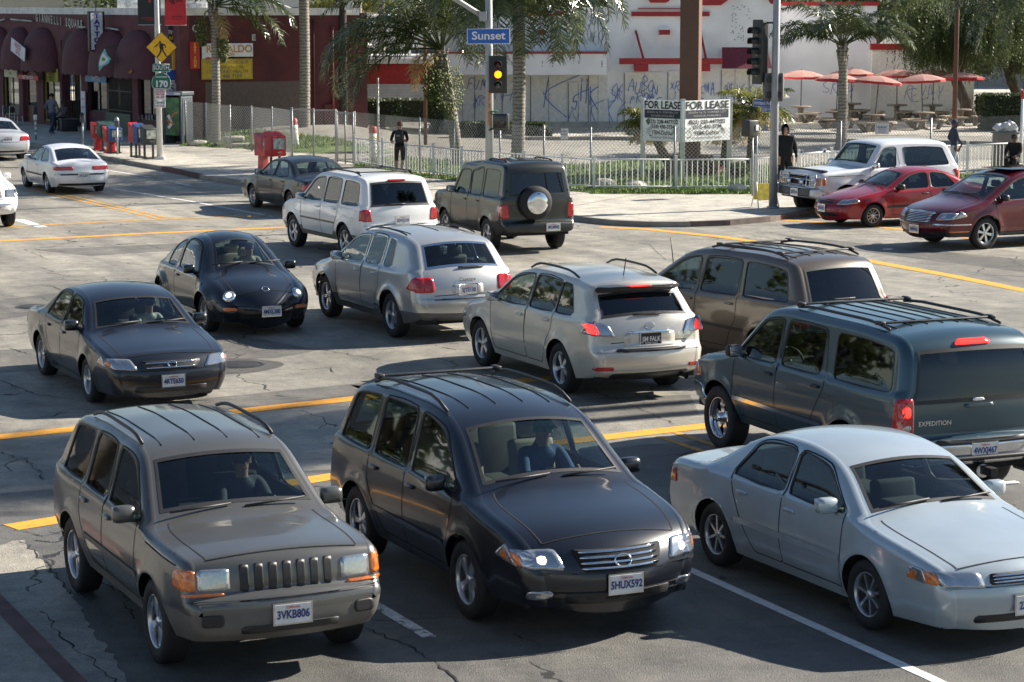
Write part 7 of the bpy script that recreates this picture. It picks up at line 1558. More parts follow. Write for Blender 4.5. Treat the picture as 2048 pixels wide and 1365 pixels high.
for k, (x, y, l1, l2) in enumerate(ulist):
    u_ = pu if k == 0 else copy_tree(pu); t_ = pt if k == 0 else copy_tree(pt); c = G(x, y, ZS); u_.location = c; t_.location = c; u_.rotation_euler = (R([2, -2, 0, 3, 0, -3, 1, 2][k]), R([0, 3, 0, 4, -2, 0, 0, 3][k]), .3 * k); t_.rotation_euler = (0, 0, 1.1 * k + .25)
    tag(u_, 'faded red ' + l1, 'umbrella', 'red umbrellas over the picnic tables'); tag(t_, 'round stone ' + l2, 'picnic table', 'stone picnic tables')
# chairs outside the shop
def chair(x, y, rz, lab):
    c = G(x, y, ZS); r = empty('cafe_chair', c, rz, lab, 'chair', 'white chairs outside the shop'); t = MB(); t.box((0, 0, .45), (.42, .4, .03), GRYP, bev=.01); t.build('seat', r); t = MB(); t.box((0, .2, .68), (.40, .03, .26), GRYP, bev=.01); t.build('backrest', r)
    for a, b in ((-.19, -.18), (.19, -.18), (-.19, .2), (.19, .2)): t = MB(); t.tube([(a * 1.15, b * 1.2, 0), (a, b, .45 if b < 0 else .85)], .016, WHT, 6); t.build('leg', r)
chair(18, 250, .5, 'white-legged chair at the left edge outside the shoe shop'); chair(33, 251, 1.2, 'white-legged chair right beside the edge one, nearer the thai food door')
c = G(137, 263, ZS); r = empty('bench_box', c, .4, 'dark low crate by the gate next to the seated person', 'crate'); t = MB(); t.box((0, 0, .25), (.7, .5, .5), BLK, bev=.02); t.build('body', r); t = MB(); t.box((0, 0, .52), (.74, .54, .04), GRYP); t.build('lid', r)
# ================================================================== PEOPLE
def skin_mesh(name, nodes_, edges, root_i=0, sub=2):
    me = bpy.data.meshes.new(name); me.from_pydata([n[0] for n in nodes_], edges, []); o = bpy.data.objects.new(name, me); COL.objects.link(o); o.modifiers.new('skin', 'SKIN'); 
    if not me.skin_vertices: bpy.context.view_layer.objects.active = o
    sk = me.skin_vertices[0].data
    for i, n in enumerate(nodes_): r = n[1]; sk[i].radius = r if isinstance(r, tuple) else (r, r); sk[i].use_root = i == root_i
    m = o.modifiers.new('sub', 'SUBSURF'); m.levels = sub; m.render_levels = sub
    dg = bpy.context.evaluated_depsgraph_get(); out = bpy.data.meshes.new_from_object(o.evaluated_get(dg)); bpy.data.objects.remove(o); return out
SKN = mat('skin', (.38, .22, .15), .6, var=.08); SKD = mat('dark_skin', (.09, .05, .035), .6, var=.08)
def person(loc_, yaw, lab, pose, cols, name='person', hood=False, cap=None, hair=(.08, .04, .025), scale=1.0, short=False, backpack=False):
    """pose: dict of joints (x right, y back, z up; the figure faces -y), metres"""
    P = dict(pel=(0, 0, .95), waist=(0, 0, 1.08), chest=(0, 0, 1.30), neck=(0, 0, 1.47), head=(0, -.02, 1.60), top=(0, -.01, 1.70), hl=(.1, 0, .90), hr=(-.1, 0, .90), kl=(.11, -.02, .5), kr=(-.11, -.02, .5), al=(.11, .02, .09), ar=(-.11, .02, .09), tl=(.12, -.14, .04), tr=(-.12, -.14, .04), sl=(.19, 0, 1.40), sr=(-.19, 0, 1.40), el=(.25, .03, 1.14), er=(-.25, .03, 1.14), wl=(.26, -.05, .90), wr=(-.26, -.05, .90), fl=(.26, -.08, .81), fr=(-.26, -.08, .81))
    P.update(pose); b = cols.get('bulk', 1)
    N = ['pel', 'waist', 'chest', 'neck', 'head', 'top', 'hl', 'kl', 'al', 'tl', 'hr', 'kr', 'ar', 'tr', 'sl', 'el', 'wl', 'fl', 'sr', 'er', 'wr', 'fr']
    Rr = dict(pel=(.15 * b, .11 * b), waist=(.14 * b, .10 * b), chest=(.17 * b, .12 * b), neck=(.055, .055), head=(.078, .095), top=(.06, .07), hl=.10 * b, kl=.068 * b, al=.045, tl=.035, hr=.10 * b, kr=.068 * b, ar=.045, tr=.035, sl=.065 * b, el=.05 * b, wl=.034, fl=.03, sr=.065 * b, er=.05 * b, wr=.034, fr=.03)
    E = [('pel', 'waist'), ('waist', 'chest'), ('chest', 'neck'), ('neck', 'head'), ('head', 'top'), ('pel', 'hl'), ('hl', 'kl'), ('kl', 'al'), ('al', 'tl'), ('pel', 'hr'), ('hr', 'kr'), ('kr', 'ar'), ('ar', 'tr'), ('chest', 'sl'), ('sl', 'el'), ('el', 'wl'), ('wl', 'fl'), ('chest', 'sr'), ('sr', 'er'), ('er', 'wr'), ('wr', 'fr')]
    # fingers: five short chains per hand
    nn = [(P[k], Rr[k]) for k in N]; ee = [(N.index(a), N.index(c)) for a, c in E]
    for s_, sg in (('l', 1), ('r', -1)):
        f = Vector(P['f' + s_]); w_ = Vector(P['w' + s_]); d = (f - w_).normalized(); side = d.cross(Vector((sg, 0, 0))).normalized()
        for q, (o_, L_) in enumerate(((-.030, .062), (-.010, .075), (.010, .072), (.028, .055), (-.045, .035))):
            a = f + side * o_ + (d * .0 if q < 4 else -d * .04); c_ = a + d * L_ * .6 + Vector((-sg * .012, 0, 0)); e_ = c_ + d * L_ * .35 + Vector((-sg * .022, 0, 0)); i0 = len(nn); nn += [(tuple(a), .011), (tuple(c_), .009), (tuple(e_), .008)]; ee += [(N.index('f' + s_), i0), (i0, i0 + 1), (i0 + 1, i0 + 2)]
    me = skin_mesh(name, nn, ee)
    J = {k: Vector(P[k]) for k in N}
    sm, tm, shoe, sk = cols['shirt'], cols['trousers'], cols['shoes'], cols.get('skin', SKN)
    for m in (sk, sm, tm, shoe): me.materials.append(m)
    segs = [('neck', 'top', 0), ('kl', 'al', 2), ('kr', 'ar', 2), ('al', 'tl', 3), ('ar', 'tr', 3), ('pel', 'kl', 2), ('pel', 'kr', 2), ('pel', 'chest', 1), ('sl', 'el', 1), ('sr', 'er', 1), ('el', 'wl', 0 if short else 1), ('er', 'wr', 0 if short else 1), ('wl', 'fl', 0), ('wr', 'fr', 0), ('chest', 'neck', 1)]
    for p in me.polygons:
        c = p.center; best = 9; mi = 1
        for a, d, m in segs:
            A, D = J[a], J[d]; v = D - A; t_ = max(0, min(1, (c - A).dot(v) / v.dot(v))); q = (c - (A + v * t_)).length - (.04 if a in ('pel',) and d == 'chest' else 0)
            if a in ('kl', 'kr') and cols.get('shorts') and t_ > .12: mm = 0
            elif a in ('wl', 'wr') : mm = 0
            else: mm = m
            if q < best: best = q; mi = mm
        if c.z < J['pel'].z - .02 and mi == 1 and abs(c.x) < .2 and best < .2: mi = 2
        if c.z > J['neck'].z + .01 and mi == 1: mi = 0
        p.material_index = mi; p.use_smooth = True
    root = link(name, me, None, loc_, yaw); root.scale = (scale,) * 3; tag(root, lab, 'person')
    H_ = J['head']
    t = MB(); 
    # face: nose, ears, eyes, mouth in the same head
    hd = (J['top'] - J['neck']).normalized()
    t.lathe([(.0, -.03), (.018, 0), (.0, .03)], sk, 8, H_ + Vector((0, -.10, -.01))); 
    for sg in (1, -1): t.lathe([(0, -.03), (.018, 0), (0, .03)], sk, 8, H_ + Vector((sg * .082, 0, -.01))); t.box(H_ + Vector((sg * .032, -.093, .018)), (.022, .012, .01), BLKP)
    t.box(H_ + Vector((0, -.092, -.05)), (.045, .012, .01), mat('lips', (.3, .1, .08), .6)); t.build('face', root)
    hm = mat('hair_%d' % int(hair[0] * 1000), hair, .8, var=.4, scale=30)
    if hood:
        t = MB(); c_ = H_ + Vector((0, .015, .03)); vs = []; fs = []; n, k = 14, 9
        for j in range(k + 1):
            th = math.pi * .92 * j / k
            for i in range(n + 1): ph = -2.45 + 4.9 * i / n + math.pi / 2; vs.append(c_ + Vector((.118 * math.sin(th) * math.cos(ph), .125 * math.sin(th) * math.sin(ph) + .01, .15 * math.cos(th) - (.03 if j > 6 else 0))))
        for j in range(k):
            for i in range(n): a = j * (n + 1) + i; fs.append((a, a + 1, a + n + 2, a + n + 1))
        t.add(vs, fs, cols['shirt'], True); t.build('hood', root)
    else:
        t = MB(); t.lathe([(.092, -.01), (.097, .04), (.085, .09), (.05, .125), (0, .135)], hm if not cap else cap, 16, H_ + Vector((0, .012, 0))); t.build('hair' if not cap else 'cap', root)
        if cap: t = MB(); t.box(H_ + Vector((0, -.12, .045)), (.13, .12, .012), cap, bev=.005); t.build('cap_peak', root)
    if backpack: t = MB(); t.box(J['chest'] + Vector((0, .17, -.06)), (.27, .13, .38), mat('backpack_cloth', (.02, .02, .022), .7), bev=.05); t.box(J['chest'] + Vector((.02, .245, -.02)), (.12, .01, .05), mat('grey_logo', (.2, .2, .2), .6)); t.build('backpack', root)
    return root
BK = mat('black_cloth', (.007, .007, .008), .95, var=.3); DBR = mat('dark_brown_cloth', (.05, .03, .022), .9); GRC = mat('grey_blue_cloth', (.13, .14, .17), .9); JNS = mat('dark_denim', (.02, .03, .06), .85); NVY = mat('navy_cloth', (.025, .035, .065), .9); SH_ = mat('grey_shoe', (.22, .22, .25), .7); DSH = mat('dark_shoe', (.02, .018, .018), .6)
person(G(800, 351, ZS), R(175), 'man in black t-shirt and brown shorts walking away along the fence', dict(kl=(.12, -.12, .5), al=(.12, -.06, .10), tl=(.12, -.2, .05), kr=(-.1, .02, .5), ar=(-.1, .25, .13), tr=(-.1, .12, .04), el=(.27, .06, 1.15), wl=(.28, -.14, 1.05), fl=(.26, -.22, 1.06), er=(-.26, .08, 1.15), wr=(-.22, -.12, 1.08), fr=(-.16, -.18, 1.1)), dict(shirt=BK, trousers=DBR, shoes=SH_, shorts=True), short=True, hair=(.10, .045, .03), backpack=True, scale=.98)
person(G(1569, 382, ZS), R(4), 'person in black hooded top and baggy black trousers standing by the right-hand pole', dict(el=(.27, .0, 1.12), wl=(.30, -.04, .88), fl=(.30, -.06, .79), er=(-.27, 0, 1.12), wr=(-.28, -.04, .88)), dict(shirt=BK, trousers=BK, shoes=DSH, bulk=1.45), hood=True, scale=1.09)
person(G(105, 271, ZS), R(150), 'man in grey jacket and jeans walking past the yellow shop window', dict(kl=(.1, -.14, .5), al=(.1, -.12, .1), tl=(.1, -.26, .05), kr=(-.1, .04, .5), ar=(-.1, .28, .14), tr=(-.1, .16, .04), el=(.27, .1, 1.15), wl=(.27, -.08, 1.0), fl=(.26, -.15, .97), er=(-.27, -.05, 1.14), wr=(-.24, -.22, 1.0), fr=(-.22, -.28, .96)), dict(shirt=GRC, trousers=JNS, shoes=SH_, bulk=1.12), cap=mat('dark_beanie', (.015, .016, .02), .9), scale=1.0)
person(G(1906, 352, ZS), R(95), 'man in navy jacket and cap walking right behind the white two-door car', dict(kl=(.1, -.14, .5), al=(.1, -.12, .1), kr=(-.1, .04, .5), ar=(-.1, .28, .14), el=(.27, .1, 1.15), wl=(.27, -.1, 1.0), er=(-.27, -.05, 1.14), wr=(-.24, -.2, 1.0)), dict(shirt=NVY, trousers=mat('pale_jeans', (.3, .34, .4), .8), shoes=SH_, skin=SKD, bulk=1.1), cap=NVY, scale=1.02)
sit = dict(pel=(0, .1, .52), waist=(0, .1, .66), chest=(0, .05, .88), neck=(0, 0, 1.05), head=(0, -.03, 1.18), top=(0, -.02, 1.28), hl=(.1, .08, .5), hr=(-.1, .08, .5), kl=(.13, -.36, .52), kr=(-.13, -.36, .52), al=(.13, -.36, .09), ar=(-.13, -.34, .09), tl=(.13, -.5, .04), tr=(-.13, -.48, .04), sl=(.19, .04, .98), sr=(-.19, .04, .98), el=(.24, -.1, .76), er=(-.24, -.1, .76), wl=(.18, -.3, .64), wr=(-.18, -.3, .64), fl=(.14, -.36, .62), fr=(-.14, -.36, .62))
person(G(2027, 352, ZS), R(-30), 'figure in black with a knitted cap sitting low behind the dark red vehicle roof', sit, dict(shirt=BK, trousers=BK, shoes=DSH, skin=SKD, bulk=1.2), cap=BK)
person(G(128, 262, ZS), R(-40), 'person in faded grey top sitting outside the gate', sit, dict(shirt=mat('faded_grey_cloth', (.08, .07, .07), .9), trousers=BK, shoes=DSH, skin=SKD), cap=mat('dusty_cap', (.06, .05, .05), .9))
t = MB(); t.box((0, .1, .2), (.44, .42, .4), BLK, bev=.03); t.build('stool', None, G(2027, 352, ZS), R(-30), 'dark block the low sitting figure rests on by the right fence', 'seat'); t = MB(); t.box((0, .1, .2), (.44, .42, .4), BLK, bev=.03); t.build('stool', None, G(128, 262, ZS), R(-40), 'dark stool under the person sitting outside the gate', 'seat')
def driver(root, spec, lab, cols, y=.38, **k):
    "seated figure on the front seat of a vehicle"
    c1 = spec['cabin'][1]; ps = {a: (p[0], p[1] - 0, p[2] + .16) for a, p in sit.items()}; ps.update(al=(.13, -.62, .36), ar=(-.13, -.62, .36), tl=(.13, -.74, .36), tr=(-.13, -.74, .36), kl=(.13, -.34, .72), kr=(-.13, -.34, .72), el=(.24, -.16, .94), er=(-.24, -.16, .94), wl=(.17, -.42, 1.0), wr=(-.17, -.42, 1.0), fl=(.16, -.48, 1.03), fr=(-.16, -.48, 1.03))
    M_ = Matrix.Translation(root.location) @ Matrix.Rotation(root.rotation_euler.z, 4, 'Z'); p = M_ @ Vector((c1 - .98, y, .10)); sc = min(1, (spec['H'] - .17 - .1) / 1.46); o = person(p, root.rotation_euler.z + R(90), lab, ps, cols, scale=sc, **k); return o
# ================================================================== PLANTS
def bark_mat():
    m, nt, b = nodes('palm_bark'); N = nt.nodes; L = nt.links; tc = N.new('ShaderNodeTexCoord'); wv = N.new('ShaderNodeTexWave'); wv.bands_direction = 'Z'; wv.inputs['Scale'].default_value = 2.6; wv.inputs['Distortion'].default_value = 5; wv.inputs['Detail'].default_value = 4; wv.inputs['Detail Scale'].default_value = 2.5
    L.new(tc.outputs['Object'], wv.inputs['Vector']); r = N.new('ShaderNodeValToRGB'); e = r.color_ramp.elements; e[0].position = .12; e[0].color = (.12, .105, .09, 1); e[1].position = .45; e[1].color = (.27, .245, .21, 1); L.new(wv.outputs['Fac'], r.inputs['Fac']); L.new(r.outputs['Color'], b.inputs['Base Color']); b.inputs['Roughness'].default_value = .9
    bp = N.new('ShaderNodeBump'); bp.inputs['Strength'].default_value = .5; L.new(wv.outputs['Fac'], bp.inputs['Height']); L.new(bp.outputs[0], b.inputs['Normal']); MATS['palm_bark'] = m; return m
BARK = bark_mat(); BARKD = mat('dark_bark', (.07, .055, .04), .95, var=.3, scale=4, bump=.5, bscale=12)
def leaf_mat(name, col, col2, sheen=.35, trans=.3):
    m, nt, b = nodes(name); N = nt.nodes; L = nt.links; b.inputs['Roughness'].default_value = sheen
    gi = N.new('ShaderNodeNewGeometry'); r = N.new('ShaderNodeValToRGB'); e = r.color_ramp.elements; e[0].color = (*col, 1); e[1].color = (*col2, 1); L.new(gi.outputs['Random Per Island'], r.inputs['Fac']); L.new(r.outputs['Color'], b.inputs['Base Color'])
    tr = N.new('ShaderNodeBsdfTranslucent'); L.new(r.outputs['Color'], tr.inputs['Color']); mx = N.new('ShaderNodeMixShader'); mx.inputs[0].default_value = trans; L.new(b.outputs[0], mx.inputs[1]); L.new(tr.outputs[0], mx.inputs[2]); L.new(mx.outputs[0], N['Material Output'].inputs['Surface']); MATS[name] = m; return m
PALM = leaf_mat('palm_leaf', (.022, .038, .014), (.11, .135, .04), .24, .2); PALMY = leaf_mat('yellow_palm_leaf', (.14, .17, .03), (.30, .27, .06), .35, .3); DEAD = leaf_mat('dead_frond', (.32, .22, .08), (.42, .30, .12), .7, .2); TREEL = leaf_mat('pepper_leaf', (.025, .042, .012), (.11, .145, .038), .5, .35); HEDG = leaf_mat('hedge_leaf', (.03, .05, .018), (.09, .12, .035), .5, .2); SEEDM = mat('seed_green', (.10, .12, .035), .7, var=.5, scale=25); FLW = leaf_mat('pink_flower', (.5, .08, .12), (.7, .2, .25), .6, .3)
def frond(mb, base, az, el, L_, droop, m, nl=44, ll=.55, seed=0, rm=None, twist=0):
    rn = random.Random(seed); P = []; p = Vector(base); e = el; n = 12; hz = Vector((math.cos(az), math.sin(az), 0))
    for i in range(n + 1):
        P.append(p.copy()); d = hz * math.cos(e) + Vector((0, 0, math.sin(e))); p = p + d * (L_ / n); e -= droop / n * (.5 + 1.0 * i / n)
    mb.tube(P, [.03 * (1 - .8 * i / n) + .004 for i in range(n + 1)], rm or m, 4, cap=False)
    for k in range(nl):
        f = .16 + .84 * k / nl; x = f * n; i = min(int(x), n - 1); q = P[i].lerp(P[i + 1], x - i); d = (P[i + 1] - P[i]).normalized(); sd = d.cross(Vector((0, 0, 1))); sd = sd.normalized() if sd.length > .05 else Vector((-hz.y, hz.x, 0)); up = sd.cross(d)
        l_ = ll * (math.sin(math.pi * (.15 + .8 * f)) ** .6) * rn.uniform(.8, 1.15)
        for sg in (1, -1):
            a = (sd * sg * rn.uniform(.55, 1) + d * rn.uniform(.3, .7) + up * rn.uniform(-.25, .45)).normalized(); w_ = d * .023; t0 = q; t1 = q + a * l_ * .5; t2 = t1 + (a * .75 + Vector((0, 0, -.35 - .55 * rn.random()))).normalized() * l_ * .55
            mb.add([t0 - w_ * .5, t0 + w_ * .5, t1 + w_, t1 - w_, t2], [(0, 1, 2, 3), (3, 2, 4)], m)
def ringtrunk(base, top, r0, r1, m, lean=0, n=40, flare=.0):
    t = MB(); h = (Vector(top) - Vector(base)).length; P = []; Rd = []
    for i in range(n + 1):
        f = i / n; q = Vector(base).lerp(Vector(top), f) + Vector((lean * math.sin(f * math.pi), 0, 0)); P.append(q); Rd.append((r0 + (r1 - r0) * f + flare * math.exp(-f * 14)) * (1.035 if i % 2 else .975))
    t.tube(P, Rd, m, 14); return t
def palm(c, zc, r0, r1, lab, fr, L_, seed, pods=(), dead=(), m=PALM, lean=(0, 0), nl=44, ll=.6, boots=True):
    r = empty('palm_tree', c, 0, lab, 'palm tree', 'palm trees around the junction'); top = Vector((lean[0], lean[1], zc)); ringtrunk((0, 0, 0), top, r0, r1, BARK, .05, int(zc * 8), .05).build('trunk', r)
    g = MB(); rn = random.Random(seed)
    for k, f in enumerate(fr): frond(g, top + Vector((.05 * math.cos(f[0]), .05 * math.sin(f[0]), .1)), f[0], f[1], L_ * (f[2] if len(f) > 2 else rn.uniform(.85, 1.1)), f[3] if len(f) > 3 else rn.uniform(1.5, 2.3), m, nl, ll, seed * 100 + k)
    g.build('crown', r)
    if boots:
        t = MB()
        for k in range(12): a = k * 2.4; t.tube([top + Vector((r1 * .6 * math.cos(a), r1 * .6 * math.sin(a), -.7 + .06 * k)), top + Vector((r1 * 1.5 * math.cos(a), r1 * 1.5 * math.sin(a), -.25 + .05 * k))], [.07, .03], BARK, 5)
        t.build('leaf_base', r)
    for (dx, dz, hh, ww) in pods:
        t = MB(); rp = random.Random(int(dx * 100 + 50))
        for k in range(420):
            f = rp.random() ** .8; rad = ww * math.sqrt(rp.random()) * (.35 + .9 * math.sin(math.pi * min(1, f * .9 + .1)) ** .7); a = rp.random() * 6.28; p = top + Vector((dx + rad * math.cos(a), rad * math.sin(a) - .15, dz - f * hh)); s_ = .035
            t.add([p + Vector((s_, 0, 0)), p + Vector((-s_ * .6, s_, 0)), p + Vector((-s_ * .6, -s_, 0)), p + Vector((0, 0, s_ * 1.3)), p - Vector((0, 0, s_ * 1.3))], [(0, 1, 3), (1, 2, 3), (2, 0, 3), (1, 0, 4), (2, 1, 4), (0, 2, 4)], SEEDM, True)
        t.tube([top + Vector((0, -.1, .1)), top + Vector((dx * .7, -.2, dz + .15)), top + Vector((dx, -.15, dz - hh * .5))], .03, SEEDM, 5); t.build('seed_cluster', r)
    for (az, el, l_, dr) in dead:
        t = MB(); frond(t, top, az, el, l_, dr, DEAD, 30, .5, seed + 7, DEAD); t.build('dead_frond', r)
    return r
def ring(n, els, seed):
    rn = random.Random(seed); out = []
    for e in els:
        for k in range(n): out.append((2 * math.pi * k / n + rn.uniform(-.25, .25) + e, e + rn.uniform(-.12, .12)))
    return out
def px_h(px, py, c): return onwall(px, py, (0, c.y, 0), (0, -1, 0))
cA = G(1035, 346, ZS); palm(cA, 6.4, .215, .19, 'thick-trunked tall palm between the amber signal and the notice, fronds hanging from above', ring(11, (1.1, .6, .15, -.35), 1) + [(.25, .1, 1.15, 1.7), (-.35, -.2, 1.1, 1.5), (.05, -.5, .8, 1.2), (0.5, .3, 1.2, 1.8)], 3.9, 1, pods=((-.45, -.2, 1.1, .3),), nl=70, ll=.95)
cB = G(916, 331, ZS); palm(cB, 3.75, .20, .17, 'leaning low palm left of the Sunset pole with big seed bunches and long left fronds', [(math.pi + .05, .62, 1.18, 2.5), (math.pi + .5, .3, 1.1, 2.3), (math.pi - .15, .45, 1.15, 2.5), (math.pi + .25, .75, 1.2, 2.7), (math.pi + .1, .5, 1.08, 2.1), (math.pi - .3, .28, 1.05, 2.0), (math.pi + .35, .1, .95, 1.9), (math.pi + .6, .75, 1.05, 2.0), (math.pi - .7, .7, 1, 1.9), (2.0, .9), (1.4, .8), (.8, .9, .9, 1.6), (.3, .95, .8, 1.5), (-.6, 1.0, .8, 1.5), (-1.3, 1.1, .9, 1.4), (-2.1, .9, .95, 1.8), (1.5, 1.35), (3.3, 1.3, 1, 1.3), (0, 1.4, .9, 1.0), (4.2, 1.2, 1, 1.4), (2.6, 1.1, 1, 1.6), (3.0, .95, 1.1, 1.9)], 4.3, 2, pods=((-.30, -.25, 1.35, .34), (.28, -.45, 1.75, .40)), dead=((math.pi + .4, .1, 1.7, 2.6), (math.pi + .9, -.2, 2.0, 1.5)), lean=(-.55, 0), nl=72, ll=.95)
cC = Vector((onwall(430, 200, (0, 89.8, 0), (0, -1, 0)).x, 89.8, .2)); palm(cC, 5.1, .17, .14, 'slender palm growing from the grass mound in front of the fortune sign', [(.1, .4, 1, 1.9), (-.25, .15, .95, 1.8), (.5, .6), (.9, .9), (1.7, .6), (2.4, .7, .6), (math.pi, .9, .5), (-.8, .5), (-.4, .8), (.2, 1.1), (-1.6, 1.1), (3.6, 1.0, .5), (.0, -.1, .7, 1.3)], 3.6, 3, pods=((-.42, -.3, 1.1, .26), (.36, -1.0, 1.0, .2)), dead=((-.9, -.5, 1.4, 1.4),), nl=64, ll=.8)
cD = Vector((onwall(608, 200, (0, 92.5, 0), (0, -1, 0)).x, 92.5, .3)); palm(cD, 7.4, .21, .19, 'stout palm trunk with crossed bark standing before the maroon side wall', ring(8, (1.0, .4, 0), 4), 3.0, 4, nl=40)
cE = Vector((onwall(717, 200, (0, 106, 0), (0, -1, 0)).x, 106, ZS)); palm(cE, 7.0, .17, .15, 'thin grey palm trunk beside the grey-roofed house', ring(8, (1.0, .4, 0), 5), 3.0, 5, nl=40)
cF = G(1681, 303, ZS); palm(cF, 3.75, .20, .15, 'single palm with arching fronds in front of the umbrellas', [(0, .75, 1, 1.6), (.5, .7, 1, 1.7), (math.pi, .75, 1, 1.7), (math.pi + .5, .65, 1, 1.8), (math.pi - .5, .7), (-.5, .65, 1, 1.8), (1.1, .9), (2.1, .9), (4.2, .95), (5.0, 1.0), (.2, 1.15), (3.4, 1.15), (1.8, 1.3), (4.8, 1.35), (-.15, .5, .95, 1.5), (math.pi + .15, .5, .95, 1.6)], 2.9, 6, nl=70, ll=.72, m=PALM)
cG = Vector((20.6, 92, ZS)); palm(cG, 6.0, .2, .17, 'palm just outside the right edge whose fronds hang into the picture', ring(8, (.9, .3, -.2), 7) + [(math.pi, .2, 1.1, 1.8), (math.pi + .4, 0, 1.1, 1.7), (math.pi - .3, .4, 1.1, 1.9), (math.pi + .2, -.3, 1, 1.4)], 4.0, 7, nl=56, ll=.8, m=PALM)
cH = Vector((onwall(1850, 10, (0, 113.5, 0), (0, -1, 0)).x, 113.5, ZS)); palm(cH, 7.8, .17, .15, 'tall palm behind the brown pole with fronds drooping across the hanging tree', ring(8, (.6, .1, -.4), 9), 3.6, 9, nl=50, ll=.8)
cI = Vector((onwall(760, 0, (0, 118, 0), (0, -1, 0)).x, 118, ZS)); palm(cI, 7.6, .2, .17, 'distant palm rising over the grey shingle roof', ring(9, (.8, .2, -.3), 10), 3.6, 10, nl=44, ll=.8)
# two palms outside the frame to the right, whose shadows cross the near lanes
for k, (x, y, zc, lab) in enumerate([(21.3, 40.9, 16, 'tall street palm outside the frame on the right pavement, farther one'), (18.2, 38.6, 16, 'tall street palm outside the frame on the right pavement, nearer one')]): palm(Vector((x, y, 0)), zc, .2, .17, lab, ring(12, (1.0, .6, .2, -.3), 20 + k), 2.7, 20 + k, nl=40, ll=.8)
# short palms by the lease sign
for k, (x, y, h, ln, lab, cr) in enumerate([(1350, 352, 1.6, (-.85, .1), 'short leaning palm with yellow-brown leaves left of the FOR LEASE boards', 1.1), (1448, 340, 1.5, (.1, 0), 'short bushy palm behind the right FOR LEASE board', 1.2), (1500, 345, 2.0, (.1, 0), 'yellow-green short palm between the FOR LEASE boards and the right-hand pole', 1.5)]):
    c = G(x, y, ZS); r = empty('short_palm', c, 0, lab, 'small palm', 'short palms behind the lease boards'); top = Vector((ln[0], ln[1], h)); ringtrunk((0, 0, 0), top, .16, .12, BARKD, 0, 14).build('trunk', r); g = MB()
    for q, f in enumerate(ring(11, (.9, .3), 30 + k)): frond(g, top, f[0], f[1], cr, 1.5, PALMY if q % 3 else PALM, 26, .42, 300 + k * 40 + q)
    g.build('crown', r); g = MB()
    for q, f in enumerate(ring(7, (-.5,), 40 + k)): frond(g, top, f[0], f[1], cr * .8, .9, DEAD, 18, .35, 500 + q)
    g.build('dead_leaves', r)
# shrubs and hedges: leaf clusters over an inner bulk
def leafmass(mb, cx, cy, cz, sx, sy, sz, n, m, s_=.07, seed=0, boxy=False):
    rn = np.random.RandomState(seed)
    if boxy: q = rn.uniform(-1, 1, (n, 3)); k = rn.randint(0, 3, n); q[np.arange(n), k] = np.sign(q[np.arange(n), k]) * rn.uniform(.88, 1.05, n)
    else: q = rn.normal(size=(n, 3)); q /= np.linalg.norm(q, axis=1)[:, None]; q *= rn.uniform(.6, 1.05, n)[:, None]
    for p in q:
        c = Vector((cx + p[0] * sx, cy + p[1] * sy, cz + p[2] * sz)); a = Vector(rn.normal(size=3)).normalized() * s_; b = a.cross(Vector(rn.normal(size=3))).normalized() * s_ * .6; mb.add([c - a, c + b, c + a, c - b], [(0, 1, 2, 3)], m)
def hedge(x0, y0, x1, y1, h, d, lab, n, z=ZS, m=HEDG):
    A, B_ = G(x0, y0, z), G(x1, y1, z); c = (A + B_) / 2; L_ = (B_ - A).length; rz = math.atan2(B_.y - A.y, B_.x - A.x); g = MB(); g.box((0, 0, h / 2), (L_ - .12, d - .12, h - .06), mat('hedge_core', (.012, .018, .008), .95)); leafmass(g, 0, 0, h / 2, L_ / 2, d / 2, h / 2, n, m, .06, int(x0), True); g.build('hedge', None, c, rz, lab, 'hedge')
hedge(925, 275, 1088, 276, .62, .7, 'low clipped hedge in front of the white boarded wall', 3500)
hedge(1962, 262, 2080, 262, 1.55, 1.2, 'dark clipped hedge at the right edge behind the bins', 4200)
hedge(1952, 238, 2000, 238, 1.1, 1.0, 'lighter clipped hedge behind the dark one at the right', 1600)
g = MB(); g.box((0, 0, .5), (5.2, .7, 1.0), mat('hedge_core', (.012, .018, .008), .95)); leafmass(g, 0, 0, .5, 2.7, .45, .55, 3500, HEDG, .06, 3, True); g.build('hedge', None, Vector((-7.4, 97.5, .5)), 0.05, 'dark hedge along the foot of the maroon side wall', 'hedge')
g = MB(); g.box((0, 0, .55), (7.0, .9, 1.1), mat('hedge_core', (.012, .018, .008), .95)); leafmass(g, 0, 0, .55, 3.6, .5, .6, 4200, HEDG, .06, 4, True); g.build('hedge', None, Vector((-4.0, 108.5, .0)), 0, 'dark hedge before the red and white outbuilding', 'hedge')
for k, (x, y, w_, h, m, lab) in enumerate([(872, 268, .9, 3.1, HEDG, 'tall dark cypress-like shrub behind the leaning palm'), (1415, 352, .7, .6, HEDG, 'dark green shrub at the foot of the brown post'), (1478, 356, .6, .5, TREEL, 'small green bush below the right FOR LEASE board'), (1320, 362, .5, .3, TREEL, 'patch of low leafy plants under the left FOR LEASE board'), (1095, 276, .4, .35, TREEL, 'weedy tuft at the end of the low hedge')]):
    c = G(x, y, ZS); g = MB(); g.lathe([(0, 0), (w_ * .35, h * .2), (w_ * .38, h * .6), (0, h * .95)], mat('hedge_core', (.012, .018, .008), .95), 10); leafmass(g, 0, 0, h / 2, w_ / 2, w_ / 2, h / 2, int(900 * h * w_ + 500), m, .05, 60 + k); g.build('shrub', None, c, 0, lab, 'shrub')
g = MB(); leafmass(g, 0, 0, .25, .5, .2, .15, 40, FLW, .05, 5); g.tube([(0, 0, 0), (0, 0, .25)], .02, HEDG, 5); g.build('flowers', None, G(1425, 353, ZS), 0, 'pink flowers in the grass behind the FOR LEASE boards', 'flowers')
